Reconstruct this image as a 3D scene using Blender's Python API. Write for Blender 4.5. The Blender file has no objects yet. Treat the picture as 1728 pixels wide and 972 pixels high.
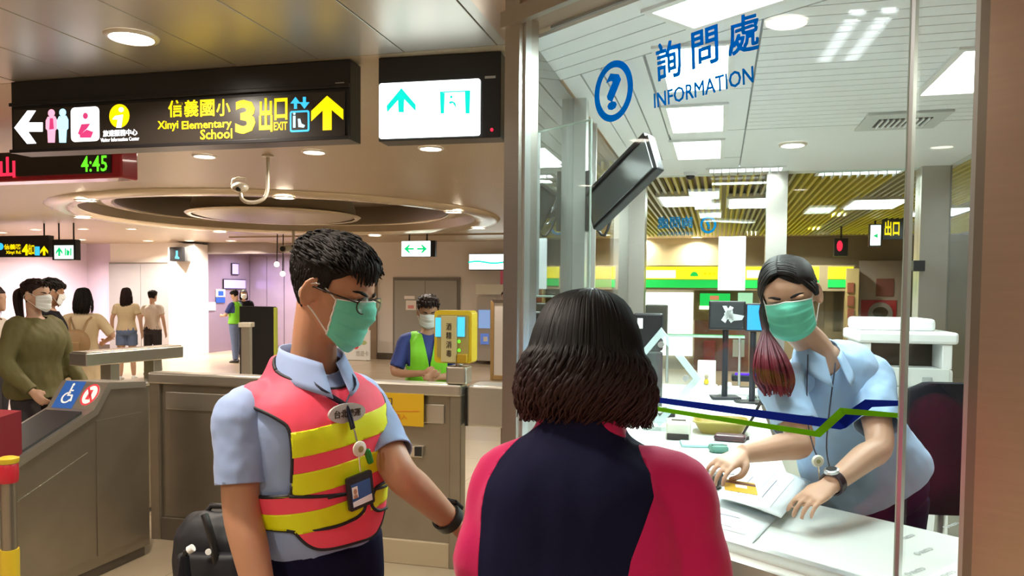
import bpy, bmesh, math, random
import numpy as np
from mathutils import Vector, Matrix, noise as mnoise

# ------------------------------------------------------------------ camera, world, exposure
SC = bpy.context.scene
COL = SC.collection
F_PX, PP_X, PP_Y = 1300.0, 864.0, 549.0
CAM_POS = Vector((0, 0, 1.57))
CAM_ROT = (Matrix.Rotation(math.radians(90 - 2.4), 4, 'X') @ Matrix.Rotation(math.radians(0.5), 4, 'Z'))
cam_data = bpy.data.cameras.new('camera')
cam_data.sensor_width = 36.0
cam_data.lens = 36.0 * F_PX / 1728.0
cam_data.shift_y = (PP_Y - 486.0) / 1728.0
cam_data.clip_start = 0.05
cam = bpy.data.objects.new('camera', cam_data)
cam.matrix_world = Matrix.Translation(CAM_POS) @ CAM_ROT
COL.objects.link(cam)
SC.camera = cam
SC.view_settings.view_transform = 'Standard'
SC.view_settings.look = 'None'
SC.view_settings.gamma = 1.0
SC.view_settings.use_curve_mapping = False
SC.view_settings.exposure = 0.35
world = bpy.data.worlds.new('world')
SC.world = world
world.use_nodes = True
world.node_tree.nodes['Background'].inputs[0].default_value = (0.9, 0.82, 0.75, 1)
world.node_tree.nodes['Background'].inputs[1].default_value = 0.12
LAMP_W = 26.0        # hall downlights
TROFFER_W = 12.5     # booth troffers
LAMP_COL = (1.0, 0.88, 0.74)
BOOTH_COL = (0.86, 1.0, 0.98)

# ------------------------------------------------------------------ layout helpers (metres; photo pixels 1728x972 give directions)
R3 = CAM_ROT.to_3x3()
def ray(px, py):
    return R3 @ Vector(((px - PP_X) / F_PX, -(py - PP_Y) / F_PX, -1.0))
def at(px, py, Y):
    d = ray(px, py)
    return CAM_POS + d * (Y / d.y)
def onz(px, py, z):
    d = ray(px, py)
    return CAM_POS + d * ((z - CAM_POS.z) / d.z)
def onplane(px, py, p, n):
    d = ray(px, py)
    return CAM_POS + d * ((p - CAM_POS).dot(n) / d.dot(n))
def V3(x, y, z): return Vector((x, y, z))
UZ = V3(0, 0, 1)
A15 = math.radians(15)
U = V3(math.cos(A15), -math.sin(A15), 0)      # across the hall
VV = V3(math.sin(A15), math.cos(A15), 0)      # along the hall
def frame(o, x, y=None, z=None):
    """matrix with local X = x, local Z = z (default up)"""
    x = x.normalized()
    z = (z or UZ).normalized() if y is None else x.cross(y.normalized())
    y = z.cross(x).normalized()
    m = Matrix((x, y, z)).transposed().to_4x4()
    m.translation = o
    return m
RND = random.Random(7)

# ------------------------------------------------------------------ materials
MATS = {}
def mat(name, col, rough=0.5, metal=0.0, var=0.0, vscale=8.0, bump=0.0, bscale=60.0, emit=None, estr=0.0, spec=0.5,
        stretch=None, coat=0.0, sheen=0.0, sss=0.0, alpha=1.0):
    if name in MATS: return MATS[name]
    m = bpy.data.materials.new(name); m.use_nodes = True
    nt = m.node_tree; b = nt.nodes['Principled BSDF']
    b.inputs['Base Color'].default_value = (*col, 1)
    b.inputs['Roughness'].default_value = rough
    b.inputs['Metallic'].default_value = metal
    b.inputs['Specular IOR Level'].default_value = spec
    b.inputs['Coat Weight'].default_value = coat
    b.inputs['Sheen Weight'].default_value = sheen
    if sss:
        b.inputs['Subsurface Weight'].default_value = sss
        b.inputs['Subsurface Radius'].default_value = (0.01, 0.004, 0.002)
    if emit is not None:
        b.inputs['Emission Color'].default_value = (*emit, 1)
        b.inputs['Emission Strength'].default_value = estr
    if var or bump:
        tc = nt.nodes.new('ShaderNodeTexCoord'); mp = nt.nodes.new('ShaderNodeMapping')
        nt.links.new(tc.outputs['Object'], mp.inputs[0])
        if stretch: mp.inputs['Scale'].default_value = stretch
        if var:
            n = nt.nodes.new('ShaderNodeTexNoise'); n.inputs['Scale'].default_value = vscale; n.inputs['Detail'].default_value = 5
            nt.links.new(mp.outputs[0], n.inputs['Vector'])
            mx = nt.nodes.new('ShaderNodeMix'); mx.data_type = 'RGBA'
            mx.inputs[6].default_value = (*[max(0, c * (1 - var)) for c in col], 1)
            mx.inputs[7].default_value = (*[min(1, c * (1 + var)) for c in col], 1)
            nt.links.new(n.outputs[0], mx.inputs[0]); nt.links.new(mx.outputs[2], b.inputs['Base Color'])
        if bump:
            n2 = nt.nodes.new('ShaderNodeTexNoise'); n2.inputs['Scale'].default_value = bscale; n2.inputs['Detail'].default_value = 4
            nt.links.new(mp.outputs[0], n2.inputs['Vector'])
            bp = nt.nodes.new('ShaderNodeBump'); bp.inputs['Strength'].default_value = bump; bp.inputs['Distance'].default_value = 0.01
            nt.links.new(n2.outputs[0], bp.inputs['Height']); nt.links.new(bp.outputs[0], b.inputs['Normal'])
    MATS[name] = m
    return m
def glow(name, col, strength):
    """something that gives off light: sign faces, lamp diffusers, screens"""
    return mat(name, tuple(0.5 * c for c in col), 0.5, emit=col, estr=strength)
def glass_mat(name, tint=(1, 1, 1), refl=1.0, ior=1.45, rough=0.0, haze=0.0):
    if name in MATS: return MATS[name]
    m = bpy.data.materials.new(name); m.use_nodes = True; nt = m.node_tree; nt.nodes.clear()
    out = nt.nodes.new('ShaderNodeOutputMaterial'); tr = nt.nodes.new('ShaderNodeBsdfTransparent')
    tr.inputs[0].default_value = (*tint, 1)
    gl = nt.nodes.new('ShaderNodeBsdfGlossy'); gl.inputs['Roughness'].default_value = rough
    # Schlick reflectance, the same from both faces of the thin pane
    r0 = ((ior - 1) / (ior + 1)) ** 2
    lw = nt.nodes.new('ShaderNodeLayerWeight'); lw.inputs[0].default_value = 0.5
    pw5 = nt.nodes.new('ShaderNodeMath'); pw5.operation = 'POWER'; pw5.inputs[1].default_value = 5.0
    mul = nt.nodes.new('ShaderNodeMath'); mul.operation = 'MULTIPLY_ADD'; mul.inputs[1].default_value = (1 - r0) * refl; mul.inputs[2].default_value = r0 * refl
    mx = nt.nodes.new('ShaderNodeMixShader')
    nt.links.new(lw.outputs['Facing'], pw5.inputs[0]); nt.links.new(pw5.outputs[0], mul.inputs[0]); nt.links.new(mul.outputs[0], mx.inputs[0])
    nt.links.new(tr.outputs[0], mx.inputs[1]); nt.links.new(gl.outputs[0], mx.inputs[2])
    last = mx
    if haze:
        df = nt.nodes.new('ShaderNodeBsdfDiffuse'); df.inputs[0].default_value = (0.85, 0.95, 0.95, 1)
        m2 = nt.nodes.new('ShaderNodeMixShader'); m2.inputs[0].default_value = haze
        nt.links.new(mx.outputs[0], m2.inputs[1]); nt.links.new(df.outputs[0], m2.inputs[2]); last = m2
    nt.links.new(last.outputs[0], out.inputs[0])
    MATS[name] = m
    return m

def vinyl(name, col, trans=0.6):
    """thin coloured film: part of the light behind it comes through"""
    if name in MATS: return MATS[name]
    m = bpy.data.materials.new(name); m.use_nodes = True; nt = m.node_tree; nt.nodes.clear()
    out = nt.nodes.new('ShaderNodeOutputMaterial'); d = nt.nodes.new('ShaderNodeBsdfDiffuse'); t = nt.nodes.new('ShaderNodeBsdfTranslucent'); mx = nt.nodes.new('ShaderNodeMixShader')
    d.inputs[0].default_value = (*col, 1); t.inputs[0].default_value = (*col, 1); mx.inputs[0].default_value = trans
    nt.links.new(d.outputs[0], mx.inputs[1]); nt.links.new(t.outputs[0], mx.inputs[2]); nt.links.new(mx.outputs[0], out.inputs[0])
    MATS[name] = m; return m

# ------------------------------------------------------------------ mesh building
class MB:
    def __init__(self): self.v = []; self.f = []
    def add(self, vs, fs):
        o = len(self.v); self.v += [Vector(p) for p in vs]; self.f += [tuple(i + o for i in f) for f in fs]; return self
    def box(self, c, s, m=None):
        x, y, z = (k / 2 for k in s)
        vs = [V3(a, b, d) for a in (-x, x) for b in (-y, y) for d in (-z, z)]
        c = Vector(c)
        vs = [(m @ (p + c)) if m is not None else p + c for p in vs]
        return self.add(vs, [(0,1,3,2),(4,6,7,5),(0,4,5,1),(2,3,7,6),(0,2,6,4),(1,5,7,3)])
    def bbox(self, c, s, b, m=None):
        """box with bevelled edges"""
        bm = bmesh.new(); bmesh.ops.create_cube(bm, size=1.0)
        for v in bm.verts: v.co = V3(v.co.x * s[0], v.co.y * s[1], v.co.z * s[2])
        bmesh.ops.bevel(bm, geom=list(bm.edges), offset=b, segments=2, affect='EDGES', profile=0.5)
        bm.verts.ensure_lookup_table(); c = Vector(c)
        vs = [(m @ (v.co + c)) if m is not None else v.co + c for v in bm.verts]
        fs = [[v.index for v in f.verts] for f in bm.faces]; bm.free()
        return self.add(vs, fs)
    def prism(self, poly, h0, h1, m=None):
        """poly in local XY extruded along local Z from h0 to h1"""
        n = len(poly)
        vs = [V3(p[0], p[1], h0) for p in poly] + [V3(p[0], p[1], h1) for p in poly]
        if m is not None: vs = [m @ p for p in vs]
        fs = [tuple(reversed(range(n))), tuple(range(n, 2 * n))] + [(i, (i + 1) % n, n + (i + 1) % n, n + i) for i in range(n)]
        return self.add(vs, fs)
    def tube(self, pts, rad, n=10, caps=True, flat=1.0, ref=None):
        pts = [Vector(p) for p in pts]
        if not isinstance(rad, (list, tuple)): rad = [rad] * len(pts)
        vs = []; fs = []
        prev = None
        for i, p in enumerate(pts):
            t = (pts[min(i + 1, len(pts) - 1)] - pts[max(i - 1, 0)]).normalized()
            if prev is None:
                a = Vector(ref) if ref is not None else (UZ if abs(t.z) < 0.9 else V3(1, 0, 0))
                x = (a - t * a.dot(t)).normalized()
            else:
                x = (prev - t * prev.dot(t)).normalized()
            prev = x; y = t.cross(x)
            for k in range(n):
                a = 2 * math.pi * k / n
                vs.append(p + x * (math.cos(a) * rad[i]) + y * (math.sin(a) * rad[i] * flat))
        m = len(pts)
        for i in range(m - 1):
            for k in range(n):
                fs.append((i*n+k, i*n+(k+1)%n, (i+1)*n+(k+1)%n, (i+1)*n+k))
        if caps:
            fs.append(tuple(reversed(range(n)))); fs.append(tuple(range((m-1)*n, m*n)))
        return self.add(vs, fs)
    def rings(self, rings, caps=True):
        n = len(rings[0]); vs = [p for r in rings for p in r]; fs = []
        for i in range(len(rings) - 1):
            for k in range(n):
                fs.append((i*n+k, i*n+(k+1)%n, (i+1)*n+(k+1)%n, (i+1)*n+k))
        if caps:
            fs.append(tuple(reversed(range(n)))); fs.append(tuple(range((len(rings)-1)*n, len(rings)*n)))
        return self.add(vs, fs)
    def ell(self, c, r, m=None, nu=16, nv=10):
        vs = []; fs = []; c = Vector(c)
        for j in range(nv + 1):
            th = math.pi * j / nv
            for i in range(nu):
                ph = 2 * math.pi * i / nu
                p = V3(r[0]*math.sin(th)*math.cos(ph), r[1]*math.sin(th)*math.sin(ph), r[2]*math.cos(th)) + c
                vs.append(m @ p if m is not None else p)
        for j in range(nv):
            for i in range(nu):
                fs.append((j*nu+i, (j+1)*nu+i, (j+1)*nu+(i+1)%nu, j*nu+(i+1)%nu))
        return self.add(vs, fs)
    def lathe(self, prof, m=None, n=24, caps=True):
        rs = []
        for r, z in prof:
            ring = [V3(r*math.cos(2*math.pi*k/n), r*math.sin(2*math.pi*k/n), z) for k in range(n)]
            rs.append([m @ p for p in ring] if m is not None else ring)
        return self.rings(rs, caps)
    def grid(self, fn, nu, nv):
        vs = [fn(i / nu, j / nv) for j in range(nv + 1) for i in range(nu + 1)]
        fs = [(j*(nu+1)+i, j*(nu+1)+i+1, (j+1)*(nu+1)+i+1, (j+1)*(nu+1)+i) for j in range(nv) for i in range(nu)]
        return self.add(vs, fs)
    def build(self, name, m, parent=None, smooth=None, solid=0.0):
        return mesh_obj(name, self.v, self.f, m, parent, smooth, solid)

def mesh_obj(name, vs, fs, m, parent=None, smooth=None, solid=0.0):
    me = bpy.data.meshes.new(name)
    me.from_pydata([tuple(p) for p in vs], [], [tuple(f) for f in fs])
    bm = bmesh.new(); bm.from_mesh(me)
    bmesh.ops.recalc_face_normals(bm, faces=bm.faces); bm.to_mesh(me); bm.free()
    if m is not None: me.materials.append(m)
    o = bpy.data.objects.new(name, me); COL.objects.link(o)
    if smooth is not None:
        me.polygons.foreach_set('use_smooth', [True] * len(me.polygons))
        if smooth < 179:
            me.set_sharp_from_angle(angle=math.radians(smooth))
    if solid:
        md = o.modifiers.new('solid', 'SOLIDIFY'); md.thickness = solid; md.offset = 0.0
    if parent is not None: attach(o, parent)
    else: recenter(o)
    return o
def recenter(o):
    """put a top-level mesh's origin at the middle of its base"""
    me = o.data
    co = np.empty(len(me.vertices) * 3); me.vertices.foreach_get('co', co); co = co.reshape(-1, 3)
    lo, hi = co.min(0), co.max(0)
    c = np.array([(lo[0] + hi[0]) / 2, (lo[1] + hi[1]) / 2, lo[2]])
    me.vertices.foreach_set('co', (co - c).ravel()); o.location = Vector(c)
def world_of(o):
    m = Matrix.LocRotScale(o.location, o.rotation_euler, o.scale)
    if o.parent is not None: return world_of(o.parent) @ o.matrix_parent_inverse @ m
    return m
def attach(o, p):
    """world-built mesh becomes a child: bake the coordinates into the parent's frame"""
    o.data.transform(world_of(p).inverted()); o.parent = p
def tag(o, label, cat, group=None, kind=None):
    if label: o['label'] = label
    if cat: o['category'] = cat
    if group: o['group'] = group
    if kind: o['kind'] = kind
    return o
def thing(name, label, cat, loc, rz=0.0, group=None):
    o = bpy.data.objects.new(name, None); COL.objects.link(o)
    o.empty_display_size = 0.1
    o.location = loc; o.rotation_euler = (0, 0, rz)
    return tag(o, label, cat, group)
def struct(name, mb, m, smooth=None, parent=None):
    o = mb.build(name, m, parent, smooth)
    if parent is None: o['kind'] = 'structure'
    return o
def copy_tree(o, parent=None):
    c = o.copy(); COL.objects.link(c); c.parent = parent
    for ch in [k for k in COL.objects if k.parent == o]: copy_tree(ch, c)
    return c

# ------------------------------------------------------------------ text and flat marks
_probe = {}
def text_geo(body, size=1.0, bold=0.0, extrude=0.0008, align='CENTER', space=1.0, shear=0.0):
    cu = bpy.data.curves.new('lettering', 'FONT')
    cu.body = body; cu.size = size; cu.align_x = align; cu.align_y = 'CENTER'
    cu.offset = bold * size; cu.extrude = extrude; cu.resolution_u = 2; cu.space_character = space; cu.shear = shear
    o = bpy.data.objects.new('lettering', cu); COL.objects.link(o)
    dg = bpy.context.evaluated_depsgraph_get()
    me = bpy.data.meshes.new_from_object(o.evaluated_get(dg))
    vs = [v.co.copy() for v in me.vertices]; fs = [tuple(p.vertices) for p in me.polygons]
    bpy.data.objects.remove(o); bpy.data.curves.remove(cu); bpy.data.meshes.remove(me)
    return vs, fs
def text(name, body, m, mt, parent=None, fit=None, bold=0.0, extrude=0.0008, space=1.0):
    """fit=(w,h): scaled to that width and height, centred on matrix m (X right, Y up, Z out)"""
    vs, fs = text_geo(body, 1.0, bold, extrude, 'CENTER', space)
    xs = [v.x for v in vs]; ys = [v.y for v in vs]
    cx, cy = (min(xs) + max(xs)) / 2, (min(ys) + max(ys)) / 2
    w, h = max(xs) - min(xs), max(ys) - min(ys)
    sx = fit[0] / w if fit[0] else fit[1] / h
    sy = fit[1] / h if fit[1] else sx
    vs = [m @ V3((v.x - cx) * sx, (v.y - cy) * sy, v.z) for v in vs]
    return mesh_obj(name, vs, fs, mt, parent)
def flat(name, polys, m, mt, parent=None, t=0.0012, z=0.0):
    mb = MB()
    for p in polys: mb.prism(p, z, z + t, m)
    return mb.build(name, mt, parent)
def rrect(x0, y0, x1, y1, r, n=5):
    out = []
    for cx, cy, a0 in ((x1-r, y1-r, 0), (x0+r, y1-r, 90), (x0+r, y0+r, 180), (x1-r, y0+r, 270)):
        for k in range(n + 1):
            a = math.radians(a0 + 90 * k / n); out.append((cx + r*math.cos(a), cy + r*math.sin(a)))
    return out
def circ(cx, cy, rx, ry=None, n=24, a0=0, a1=360):
    ry = ry or rx
    full = abs(a1 - a0) >= 360
    return [(cx + rx*math.cos(math.radians(a0 + (a1-a0)*k/(n if full else n-1))), cy + ry*math.sin(math.radians(a0 + (a1-a0)*k/(n if full else n-1)))) for k in range(n)]
def ring_polys(cx, cy, rx, ry, w, n=32):
    out = []
    for k in range(n):
        a, b = 2*math.pi*k/n, 2*math.pi*(k+1)/n
        out.append([(cx+(rx-w)*math.cos(a), cy+(ry-w)*math.sin(a)), (cx+rx*math.cos(a), cy+ry*math.sin(a)),
                    (cx+rx*math.cos(b), cy+ry*math.sin(b)), (cx+(rx-w)*math.cos(b), cy+(ry-w)*math.sin(b))])
    return out
def arrow_up(cx, cy, w, h, st=0.30, hd=0.52):
    """arrow pointing up with chevron head (concave), as convex pieces"""
    x, y = w / 2, h / 2; t = w * st / 2; k = h * 0.30
    return [[(cx - t, cy - y), (cx + t, cy - y), (cx + t, cy + y - k*0.9), (cx - t, cy + y - k*0.9)],
            [(cx, cy + y), (cx - x, cy + y - h*hd), (cx - x, cy + y - h*hd - k), (cx, cy + y - k)],
            [(cx, cy + y), (cx, cy + y - k), (cx + x, cy + y - h*hd - k), (cx + x, cy + y - h*hd)]]
def rot_polys(polys, cx, cy, deg):
    a = math.radians(deg); c, s = math.cos(a), math.sin(a)
    return [[(cx + (x-cx)*c - (y-cy)*s, cy + (x-cx)*s + (y-cy)*c) for x, y in p] for p in polys]

# ------------------------------------------------------------------ remeshing and cutting of organic forms
def remesh(mb, voxel=0.01, smooth=4, fac=0.5):
    me = bpy.data.meshes.new('tmp'); me.from_pydata([tuple(p) for p in mb.v], [], mb.f)
    bm = bmesh.new(); bm.from_mesh(me); bmesh.ops.recalc_face_normals(bm, faces=bm.faces); bm.to_mesh(me); bm.free()
    o = bpy.data.objects.new('tmp', me); COL.objects.link(o)
    md = o.modifiers.new('r', 'REMESH'); md.mode = 'VOXEL'; md.voxel_size = voxel
    if smooth:
        sm = o.modifiers.new('s', 'SMOOTH'); sm.iterations = smooth; sm.factor = fac
    dg = bpy.context.evaluated_depsgraph_get()
    ev = bpy.data.meshes.new_from_object(o.evaluated_get(dg))
    n = len(ev.vertices); co = np.empty(n * 3); ev.vertices.foreach_get('co', co); co = co.reshape(-1, 3)
    fs = [tuple(p.vertices) for p in ev.polygons]
    bpy.data.objects.remove(o); bpy.data.meshes.remove(me); bpy.data.meshes.remove(ev)
    return co, fs
def vnormals(co, fs):
    nr = np.zeros_like(co)
    q = np.array([f if len(f) == 4 else (f[0], f[1], f[2], f[2]) for f in fs if len(f) in (3, 4)])
    fn = np.cross(co[q[:, 2]] - co[q[:, 0]], co[q[:, 3]] - co[q[:, 1]])
    tri = q[:, 2] == q[:, 3]
    if tri.any(): fn[tri] = np.cross(co[q[tri, 1]] - co[q[tri, 0]], co[q[tri, 2]] - co[q[tri, 0]])
    for k in range(4): np.add.at(nr, q[:, k], fn)
    return nr / np.maximum(np.linalg.norm(nr, axis=1, keepdims=True), 1e-12)
def clip(co, fs, s, want_edges=False):
    """keep where s > 0, cutting faces exactly along s = 0"""
    newv = []; vid = {}; cut = {}; out = []; segs = []
    def V(i):
        if i not in vid: vid[i] = len(newv); newv.append(co[i])
        return vid[i]
    def E(i, j):
        k = (i, j) if i < j else (j, i)
        if k not in cut:
            t = s[k[0]] / (s[k[0]] - s[k[1]]); cut[k] = len(newv); newv.append(co[k[0]] * (1 - t) + co[k[1]] * t)
        return cut[k]
    pos = s > 0
    for f in fs:
        p = [pos[i] for i in f]
        if all(p): out.append(tuple(V(i) for i in f)); continue
        if not any(p): continue
        poly = []; ends = []
        for a in range(len(f)):
            i, j = f[a], f[(a + 1) % len(f)]
            if pos[i]: poly.append(V(i))
            if pos[i] != pos[j]:
                e = E(i, j); poly.append(e); ends.append(e)
        if len(poly) >= 3: out.append(tuple(poly))
        if len(ends) == 2: segs.append(tuple(ends))
    co2 = np.array(newv) if newv else np.zeros((0, 3))
    return (co2, out, segs) if want_edges else (co2, out)
def chains(co, segs):
    adj = {}
    for a, b in segs: adj.setdefault(a, []).append(b); adj.setdefault(b, []).append(a)
    seen = set(); out = []
    starts = [k for k in adj if len(adj[k]) == 1] + list(adj)
    for s0 in starts:
        if s0 in seen: continue
        ch = [s0]; seen.add(s0); cur = s0
        while True:
            nx = [k for k in adj[cur] if k not in seen]
            if not nx: break
            cur = nx[0]; seen.add(cur); ch.append(cur)
        if len(ch) > 3:
            if s0 in adj[ch[-1]]: ch.append(s0)
            out.append([Vector(co[i]) for i in ch])
    return out
def smooth_line(pts, it=4):
    for _ in range(it):
        pts = [pts[0]] + [(pts[i-1] + pts[i] * 2 + pts[i+1]) / 4 for i in range(1, len(pts) - 1)] + [pts[-1]]
    return pts
def spline(pts, n=6):
    """Catmull-Rom through points (Vectors or tuples of any length)"""
    P = [np.array(p, float) for p in pts]; out = []
    for i in range(len(P) - 1):
        p0, p1, p2, p3 = P[max(i-1, 0)], P[i], P[i+1], P[min(i+2, len(P)-1)]
        for k in range(n):
            t = k / n
            out.append(0.5 * ((2*p1) + (-p0+p2)*t + (2*p0-5*p1+4*p2-p3)*t*t + (-p0+3*p1-3*p2+p3)*t**3))
    out.append(P[-1]); return out

# ================================================================== THE HALL
CEIL = 2.75
m_floor = mat('stone_floor', (0.50, 0.42, 0.30), 0.28, var=0.22, vscale=1.6)
m_metalceil = mat('satin_metal_ceiling', (0.50, 0.46, 0.41), 0.36, 0.55, var=0.10, vscale=1.2)
m_seam = mat('ceiling_joint', (0.78, 0.72, 0.62), 0.5)
m_tanceil = mat('tan_ceiling', (0.46, 0.37, 0.26), 0.38, 0.25, var=0.10, vscale=1.0)
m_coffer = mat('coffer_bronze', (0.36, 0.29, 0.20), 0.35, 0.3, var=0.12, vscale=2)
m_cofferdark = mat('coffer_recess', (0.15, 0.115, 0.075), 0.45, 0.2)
m_rim = mat('coffer_rim', (0.62, 0.53, 0.40), 0.25, 0.4)
m_white_wall = mat('white_panel_wall', (0.76, 0.71, 0.66), 0.3, var=0.06, vscale=1.3)
m_violet_lit_wall = mat('violet_lit_white_wall', (0.60, 0.50, 0.66), 0.28, var=0.10, vscale=1.1)  # white wall with the purple light on it mixed into the colour
m_brown_wall = mat('brown_wall', (0.36, 0.30, 0.20), 0.4, var=0.10, vscale=1.0)
m_dark = mat('dark_skirting', (0.10, 0.075, 0.055), 0.45)
m_greydoor = mat('grey_door', (0.36, 0.35, 0.31), 0.42, var=0.05, vscale=3)
m_liftdoor = mat('lift_door', (0.36, 0.35, 0.36), 0.36, 0.3, var=0.05, vscale=3)
m_frame_dark = mat('door_frame', (0.22, 0.20, 0.17), 0.4, 0.4)
m_steel = mat('brushed_steel', (0.60, 0.57, 0.52), 0.30, 0.95, var=0.08, vscale=14, stretch=(1, 1, 30), bump=0.04, bscale=30)
m_steel_dk = mat('worn_steel', (0.33, 0.29, 0.235), 0.32, 0.85, var=0.16, vscale=5, bump=0.03, bscale=40)
m_steel_lt = mat('bright_steel', (0.72, 0.68, 0.62), 0.22, 0.95)
m_bronze = mat('bronze_steel', (0.56, 0.41, 0.31), 0.33, 0.85, var=0.10, vscale=6, stretch=(1, 1, 14))
m_black = mat('black_plastic', (0.012, 0.011, 0.012), 0.4)
m_blackm = mat('black_metal', (0.02, 0.018, 0.02), 0.32, 0.3)
m_white = mat('white_plastic', (0.80, 0.81, 0.80), 0.4)
m_lamp = glow('lamp_glow', (1.0, 0.93, 0.80), 14)

W0 = V3(-4, 18.2, 0)
def onwall(px, py, off=0.0): return onplane(px, py, W0 - VV * off, VV)
def wallrect(px0, py0, px1, py1, off=0.0):
    """matrix (X across, Y up, Z out of the wall) at lower left corner, width, height"""
    a = onwall(px0, py1, off); b = onwall(px1, py1, off); c = onwall(px0, py0, off)
    return frame(V3(a.x, a.y, a.z), U, UZ), (b - a).dot(U), c.z - a.z
def wu(px, off=0.0): return (onwall(px, 500, off) - W0).dot(U)

# floor
fl = MB().box((-3, 7, -0.05), (40, 34, 0.1)); o = struct('floor', fl, m_floor)
o.location.z = -0.1
nt = m_floor.node_tree; b = nt.nodes['Principled BSDF']
br = nt.nodes.new('ShaderNodeTexBrick'); tc = nt.nodes.new('ShaderNodeTexCoord'); mp = nt.nodes.new('ShaderNodeMapping')
mp.inputs['Rotation'].default_value = (0, 0, A15)
nt.links.new(tc.outputs['Object'], mp.inputs[0]); nt.links.new(mp.outputs[0], br.inputs[0])
br.inputs['Scale'].default_value = 1.0; br.inputs['Brick Width'].default_value = 0.9; br.inputs['Row Height'].default_value = 0.9
br.inputs['Mortar Size'].default_value = 0.004; br.offset = 0.0
br.inputs['Color1'].default_value = (0.50, 0.40, 0.27, 1); br.inputs['Color2'].default_value = (0.40, 0.31, 0.21, 1); br.inputs['Mortar'].default_value = (0.22, 0.17, 0.11, 1)
nz = nt.nodes.new('ShaderNodeTexNoise'); nz.inputs['Scale'].default_value = 3.0; nz.inputs['Detail'].default_value = 6
mx = nt.nodes.new('ShaderNodeMix'); mx.data_type = 'RGBA'; mx.blend_type = 'MULTIPLY'; mx.inputs[0].default_value = 0.35
nt.links.new(mp.outputs[0], nz.inputs['Vector']); nt.links.new(br.outputs[0], mx.inputs[6]); nt.links.new(nz.outputs[0], mx.inputs[7])
nt.links.new(mx.outputs[2], b.inputs['Base Color'])

# near ceiling: satin metal strips running along the hall, each a panel
def uv(u, v, z): return U * u + VV * v + UZ * z
ceiling = struct('ceiling', MB().box((1.0, -2.2, CEIL + 0.045), (22, 11.6, 0.05), frame(V3(0, 0, 0), U)), m_seam)
pw, v0, v1 = 0.475, 0.9, 3.58
panel_me = None
for k in range(14):
    u0 = -5.32 + k * pw
    for (a, b2) in ((v0 - 1.8, v0), (v0, v1)):
        p = MB().bbox((u0 + pw / 2, (a + b2) / 2, CEIL + 0.010), (pw - 0.007, b2 - a - 0.006, 0.02), 0.002, frame(V3(0, 0, 0), U)).build('ceiling_panel', m_metalceil, ceiling)
# the rest of the near ceiling is the same metal beyond the frame
rest = MB()
for (u0, u1, a, b2) in ((-16, -5.32, -8, v1), (-5.32, 1.33, -8, v0 - 1.8), (1.33, 12, -8, v1)):
    rest.box(((u0 + u1) / 2, (a + b2) / 2, CEIL + 0.010), (u1 - u0, b2 - a, 0.02), frame(V3(0, 0, 0), U))
struct('ceiling_field', rest, m_metalceil)

# tan ceiling with a round coffer
CC = V3(-3.55, 12.3, 0); CR = 3.3
cu, cv = CC.dot(U), CC.dot(VV)
mbc = MB(); N = 64; half = 3.75
inn = []; outr = []
for k in range(N):
    a = 2 * math.pi * k / N; c, s = math.cos(a), math.sin(a)
    inn.append(uv(cu + (CR - 0.35) * c, cv + (CR - 0.35) * s, CEIL))
    q = half / max(abs(c), abs(s)); outr.append(uv(cu + q * c, cv + q * s, CEIL))
mbc.add(inn + outr, [(k, (k + 1) % N, N + (k + 1) % N, N + k) for k in range(N)])
for (u0, u1, a, b2) in ((-16.5, cu - half, v1, 19.5), (cu + half, 12, v1, 19.5), (cu - half, cu + half, v1, cv - half), (cu - half, cu + half, cv + half, 19.5)):
    mbc.add([uv(u0, a, CEIL), uv(u1, a, CEIL), uv(u1, b2, CEIL), uv(u0, b2, CEIL)], [(0, 1, 2, 3)])
tan = struct('ceiling_tan', mbc, m_tanceil)
md = tan.modifiers.new('solid', 'SOLIDIFY'); md.thickness = 0.03; md.offset = 1
# fine perforation as relief in the material
nt = m_tanceil.node_tree; b = nt.nodes['Principled BSDF']
tc = nt.nodes.new('ShaderNodeTexCoord'); vo = nt.nodes.new('ShaderNodeTexVoronoi'); vo.inputs['Scale'].default_value = 34; vo.inputs['Randomness'].default_value = 0.0
nt.links.new(tc.outputs['Object'], vo.inputs['Vector'])
bp = nt.nodes.new('ShaderNodeBump'); bp.inputs['Strength'].default_value = 0.15; bp.inputs['Distance'].default_value = 0.01
nt.links.new(vo.outputs['Distance'], bp.inputs['Height']); nt.links.new(bp.outputs[0], b.inputs['Normal'])
cm = Matrix.Translation(V3(CC.x, CC.y, 0))
coffer = thing('ceiling_coffer', 'round stepped bronze coffer recessed into the tan hall ceiling', 'ceiling coffer', V3(CC.x, CC.y, CEIL))
MB().lathe([(CR - 0.36, CEIL - 0.005), (CR - 0.30, CEIL - 0.05), (CR - 0.1, CEIL - 0.06), (CR + 0.02, CEIL - 0.03), (CR + 0.05, CEIL - 0.002)], cm, 72, caps=False).build('outer_rim', m_rim, coffer, 60)
MB().lathe([(CR - 0.36, CEIL - 0.005), (CR - 0.40, CEIL + 0.14), (2.62, CEIL + 0.16)], cm, 72, caps=False).build('cove', m_coffer, coffer, 60)
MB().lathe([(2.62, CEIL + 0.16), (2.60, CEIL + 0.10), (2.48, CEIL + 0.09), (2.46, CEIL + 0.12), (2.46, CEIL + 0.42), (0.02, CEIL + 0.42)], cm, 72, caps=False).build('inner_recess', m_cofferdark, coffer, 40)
MB().lathe([(2.66, CEIL + 0.13), (2.64, CEIL + 0.085), (2.52, CEIL + 0.075), (2.50, CEIL + 0.11)], cm, 72, caps=False).build('inner_rim', m_rim, coffer, 60)
dm = Matrix.Translation(V3(CC.x - 0.35, CC.y + 0.4, 0))
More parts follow.
